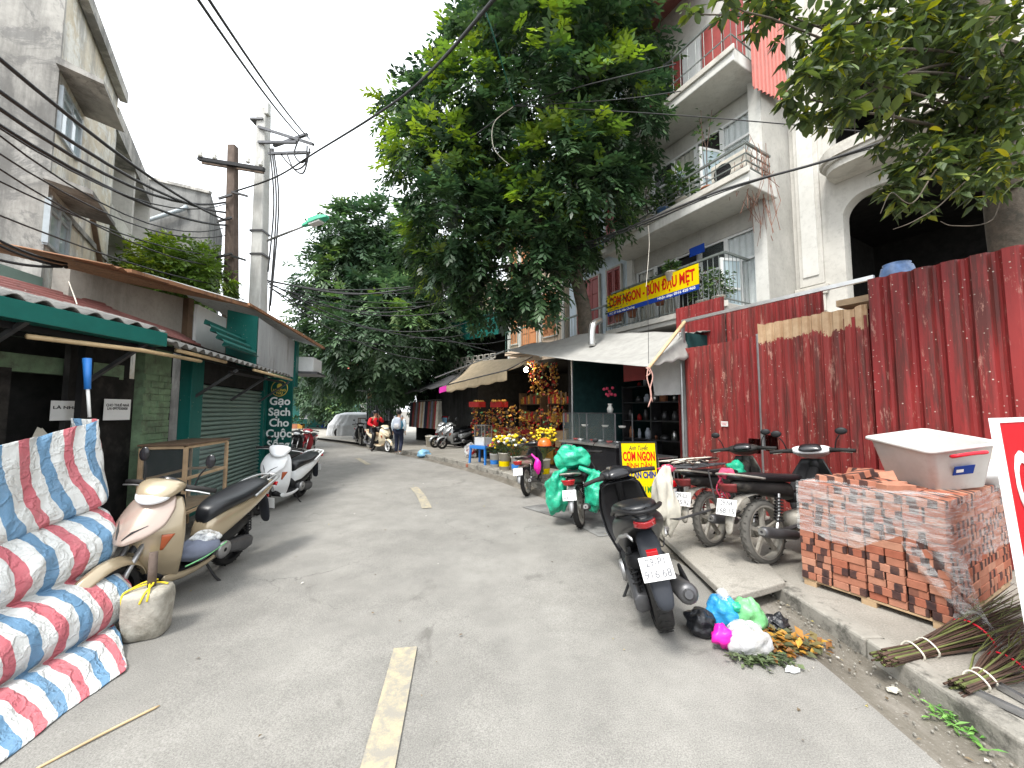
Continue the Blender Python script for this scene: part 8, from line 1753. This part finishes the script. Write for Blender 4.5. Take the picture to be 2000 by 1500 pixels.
E = [('pelvis', 'waist'), ('waist', 'chest'), ('chest', 'neck'), ('neck', 'jaw'), ('jaw', 'head'), ('head', 'crown'), ('chest', 'shL'), ('shL', 'elL'), ('elL', 'wrL'), ('chest', 'shR'), ('shR', 'elR'), ('elR', 'wrR'), ('pelvis', 'hipL'), ('hipL', 'knL'), ('knL', 'anL'), ('anL', 'toL'), ('pelvis', 'hipR'), ('hipR', 'knR'), ('knR', 'anR'), ('anR', 'toR')]
E0 = list(E); hand(J, E, 'wrL', (.02, .12, -1), (1, 0, 0), 1, 'l'); hand(J, E, 'wrR', (-.02, .12, -1), (-1, 0, 0), 1, 'r')
skinned('body', J, E, 'skin', st)
sub_skin('jacket', J, ['pelvis', 'waist', 'chest', 'neck'], E0, {'pelvis': .055, 'waist': .05, 'chest': .045, 'neck': .02}, 'jacket_blue', st)
for s in 'LR': sub_skin('sleeve', J, ['sh' + s, 'el' + s, 'wr' + s], E0, {'wr' + s: .014, 'sh' + s: .022, 'el' + s: .022}, 'jacket_white', st)
TK = ['pelvis', 'hipL', 'knL', 'anL', 'hipR', 'knR', 'anR']; TA = {'pelvis': .022, 'hipL': .02, 'hipR': .02, 'knL': .02, 'knR': .02, 'anL': .028, 'anR': .028}
sub_skin('trousers', J, TK, E0, TA, 'trousers', st)
for s in 'LR': sub_skin('shoe', J, ['an' + s, 'to' + s], E0, {'an' + s: .008, 'to' + s: .014}, 'paint_white', st)
head_bits(st, (0, .015, 1.55), (0, 1, 0), 'hair')
bp_ = thing('backpack', 'pale grey school backpack on the walking student', 'backpack', (p.x, p.y - .2, 1.2)); b = MB()
b.loft([rr(w, d_, z, .035) for w, d_, z in ((.10, .05, -.21), (.13, .075, -.18), (.14, .085, -.05), (.135, .075, .1), (.115, .06, .19), (.07, .04, .23))]); b.v = [tuple(Vector(v) + Vector((p.x, p.y - .22, 1.15))) for v in b.v]; b.build('bag', 'pack_grey', bp_, smooth=True, sub=1)
b = MB(); b.loft([rr(w, d_, z, .02) for w, d_, z in ((.08, .02, -.15), (.095, .03, -.1), (.09, .03, .0), (.06, .02, .03))]); b.v = [tuple(Vector(v) + Vector((p.x, p.y - .30, 1.12))) for v in b.v]; b.build('pocket', 'net_white', bp_, smooth=True)
for s in (-1, 1): b = MB(); b.tube(smooth_path([(p.x + s * .09, p.y - .15, 1.36), (p.x + s * .12, p.y - .02, 1.44), (p.x + s * .12, p.y + .16, 1.25), (p.x + s * .12, p.y + .02, 1.0), (p.x + s * .11, p.y - .15, .98)], 5), .02, 6, flat=.4); b.build('strap', 'pack_dark', bp_, smooth=True)
# ---- the rider in red on the cream scooter
rd_ = thing('person', 'person in a red jacket and black helmet sitting on the cream scooter', 'person', ride.location, 0); rd_.rotation_euler = ride.rotation_euler
J = {'pelvis': (.12, 0, .85, .125), 'waist': (.12, 0, 1.0, .12), 'chest': (.16, 0, 1.22, .13), 'neck': (.19, 0, 1.38, .05), 'jaw': (.22, 0, 1.44, .068), 'head': (.21, 0, 1.52, .088), 'crown': (.2, 0, 1.58, .06),
     'shL': (.17, .17, 1.32, .06), 'elL': (.36, .26, 1.15, .045), 'wrL': (.34, .12, 1.36, .03), 'shR': (.17, -.17, 1.32, .06), 'elR': (.33, -.36, 1.08, .045), 'wrR': (.66, -.34, 1.02, .03),
     'hipL': (.16, .10, .84, .095), 'knL': (.56, .14, .72, .065), 'anL': (.60, .14, .34, .042), 'toL': (.74, .14, .29, .034), 'hipR': (.16, -.10, .84, .095), 'knR': (.52, -.22, .66, .065), 'anR': (.45, -.30, .10, .042), 'toR': (.58, -.31, .035, .034)}
E = [('pelvis', 'waist'), ('waist', 'chest'), ('chest', 'neck'), ('neck', 'jaw'), ('jaw', 'head'), ('head', 'crown'), ('chest', 'shL'), ('shL', 'elL'), ('elL', 'wrL'), ('chest', 'shR'), ('shR', 'elR'), ('elR', 'wrR'), ('pelvis', 'hipL'), ('hipL', 'knL'), ('knL', 'anL'), ('anL', 'toL'), ('pelvis', 'hipR'), ('hipR', 'knR'), ('knR', 'anR'), ('anR', 'toR')]
E0 = list(E); hand(J, E, 'wrL', (-.05, -.5, .6), (1, 0, .2), 1, 'l'); hand(J, E, 'wrR', (1, 0, -.1), (0, 0, 1), 1, 'r')
skinned('body', J, E, 'skin', rd_)
sub_skin('jacket', J, ['pelvis', 'waist', 'chest', 'neck'], E0, {'pelvis': .03, 'waist': .045, 'chest': .045, 'neck': .02}, 'shirt_red', rd_)
for s in 'LR': sub_skin('sleeve', J, ['sh' + s, 'el' + s, 'wr' + s], E0, {'wr' + s: .014, 'sh' + s: .026, 'el' + s: .024}, 'shirt_red', rd_); sub_skin('shoe', J, ['an' + s, 'to' + s], E0, {'an' + s: .008, 'to' + s: .014}, 'black_matt', rd_)
sub_skin('trousers', J, TK, E0, TA, 'black_matt', rd_)
head_bits(rd_, (.21, 0, 1.515), (1, 0, 0), 'hair')
hm = thing('black_helmet', 'black half helmet worn by the scooter rider', 'helmet', wmat(rd_) @ Vector((.2, 0, 1.56))); b = MB(); c = wmat(rd_) @ Vector((.2, 0, 1.54)); b.lathe([(.118, -.01), (.122, .02), (.112, .07), (.07, .115), (.001, .128)], 20, c); b.build('shell', 'black_gloss', hm, smooth=True); b = MB(); f = wmat(rd_).to_3x3() @ Vector((1, 0, 0)); b.obox(c + f * .13 + UP * .02, f * .04, f.cross(UP) * .07, UP * .006); b.build('peak', 'black_gloss', hm, bevel=.004)
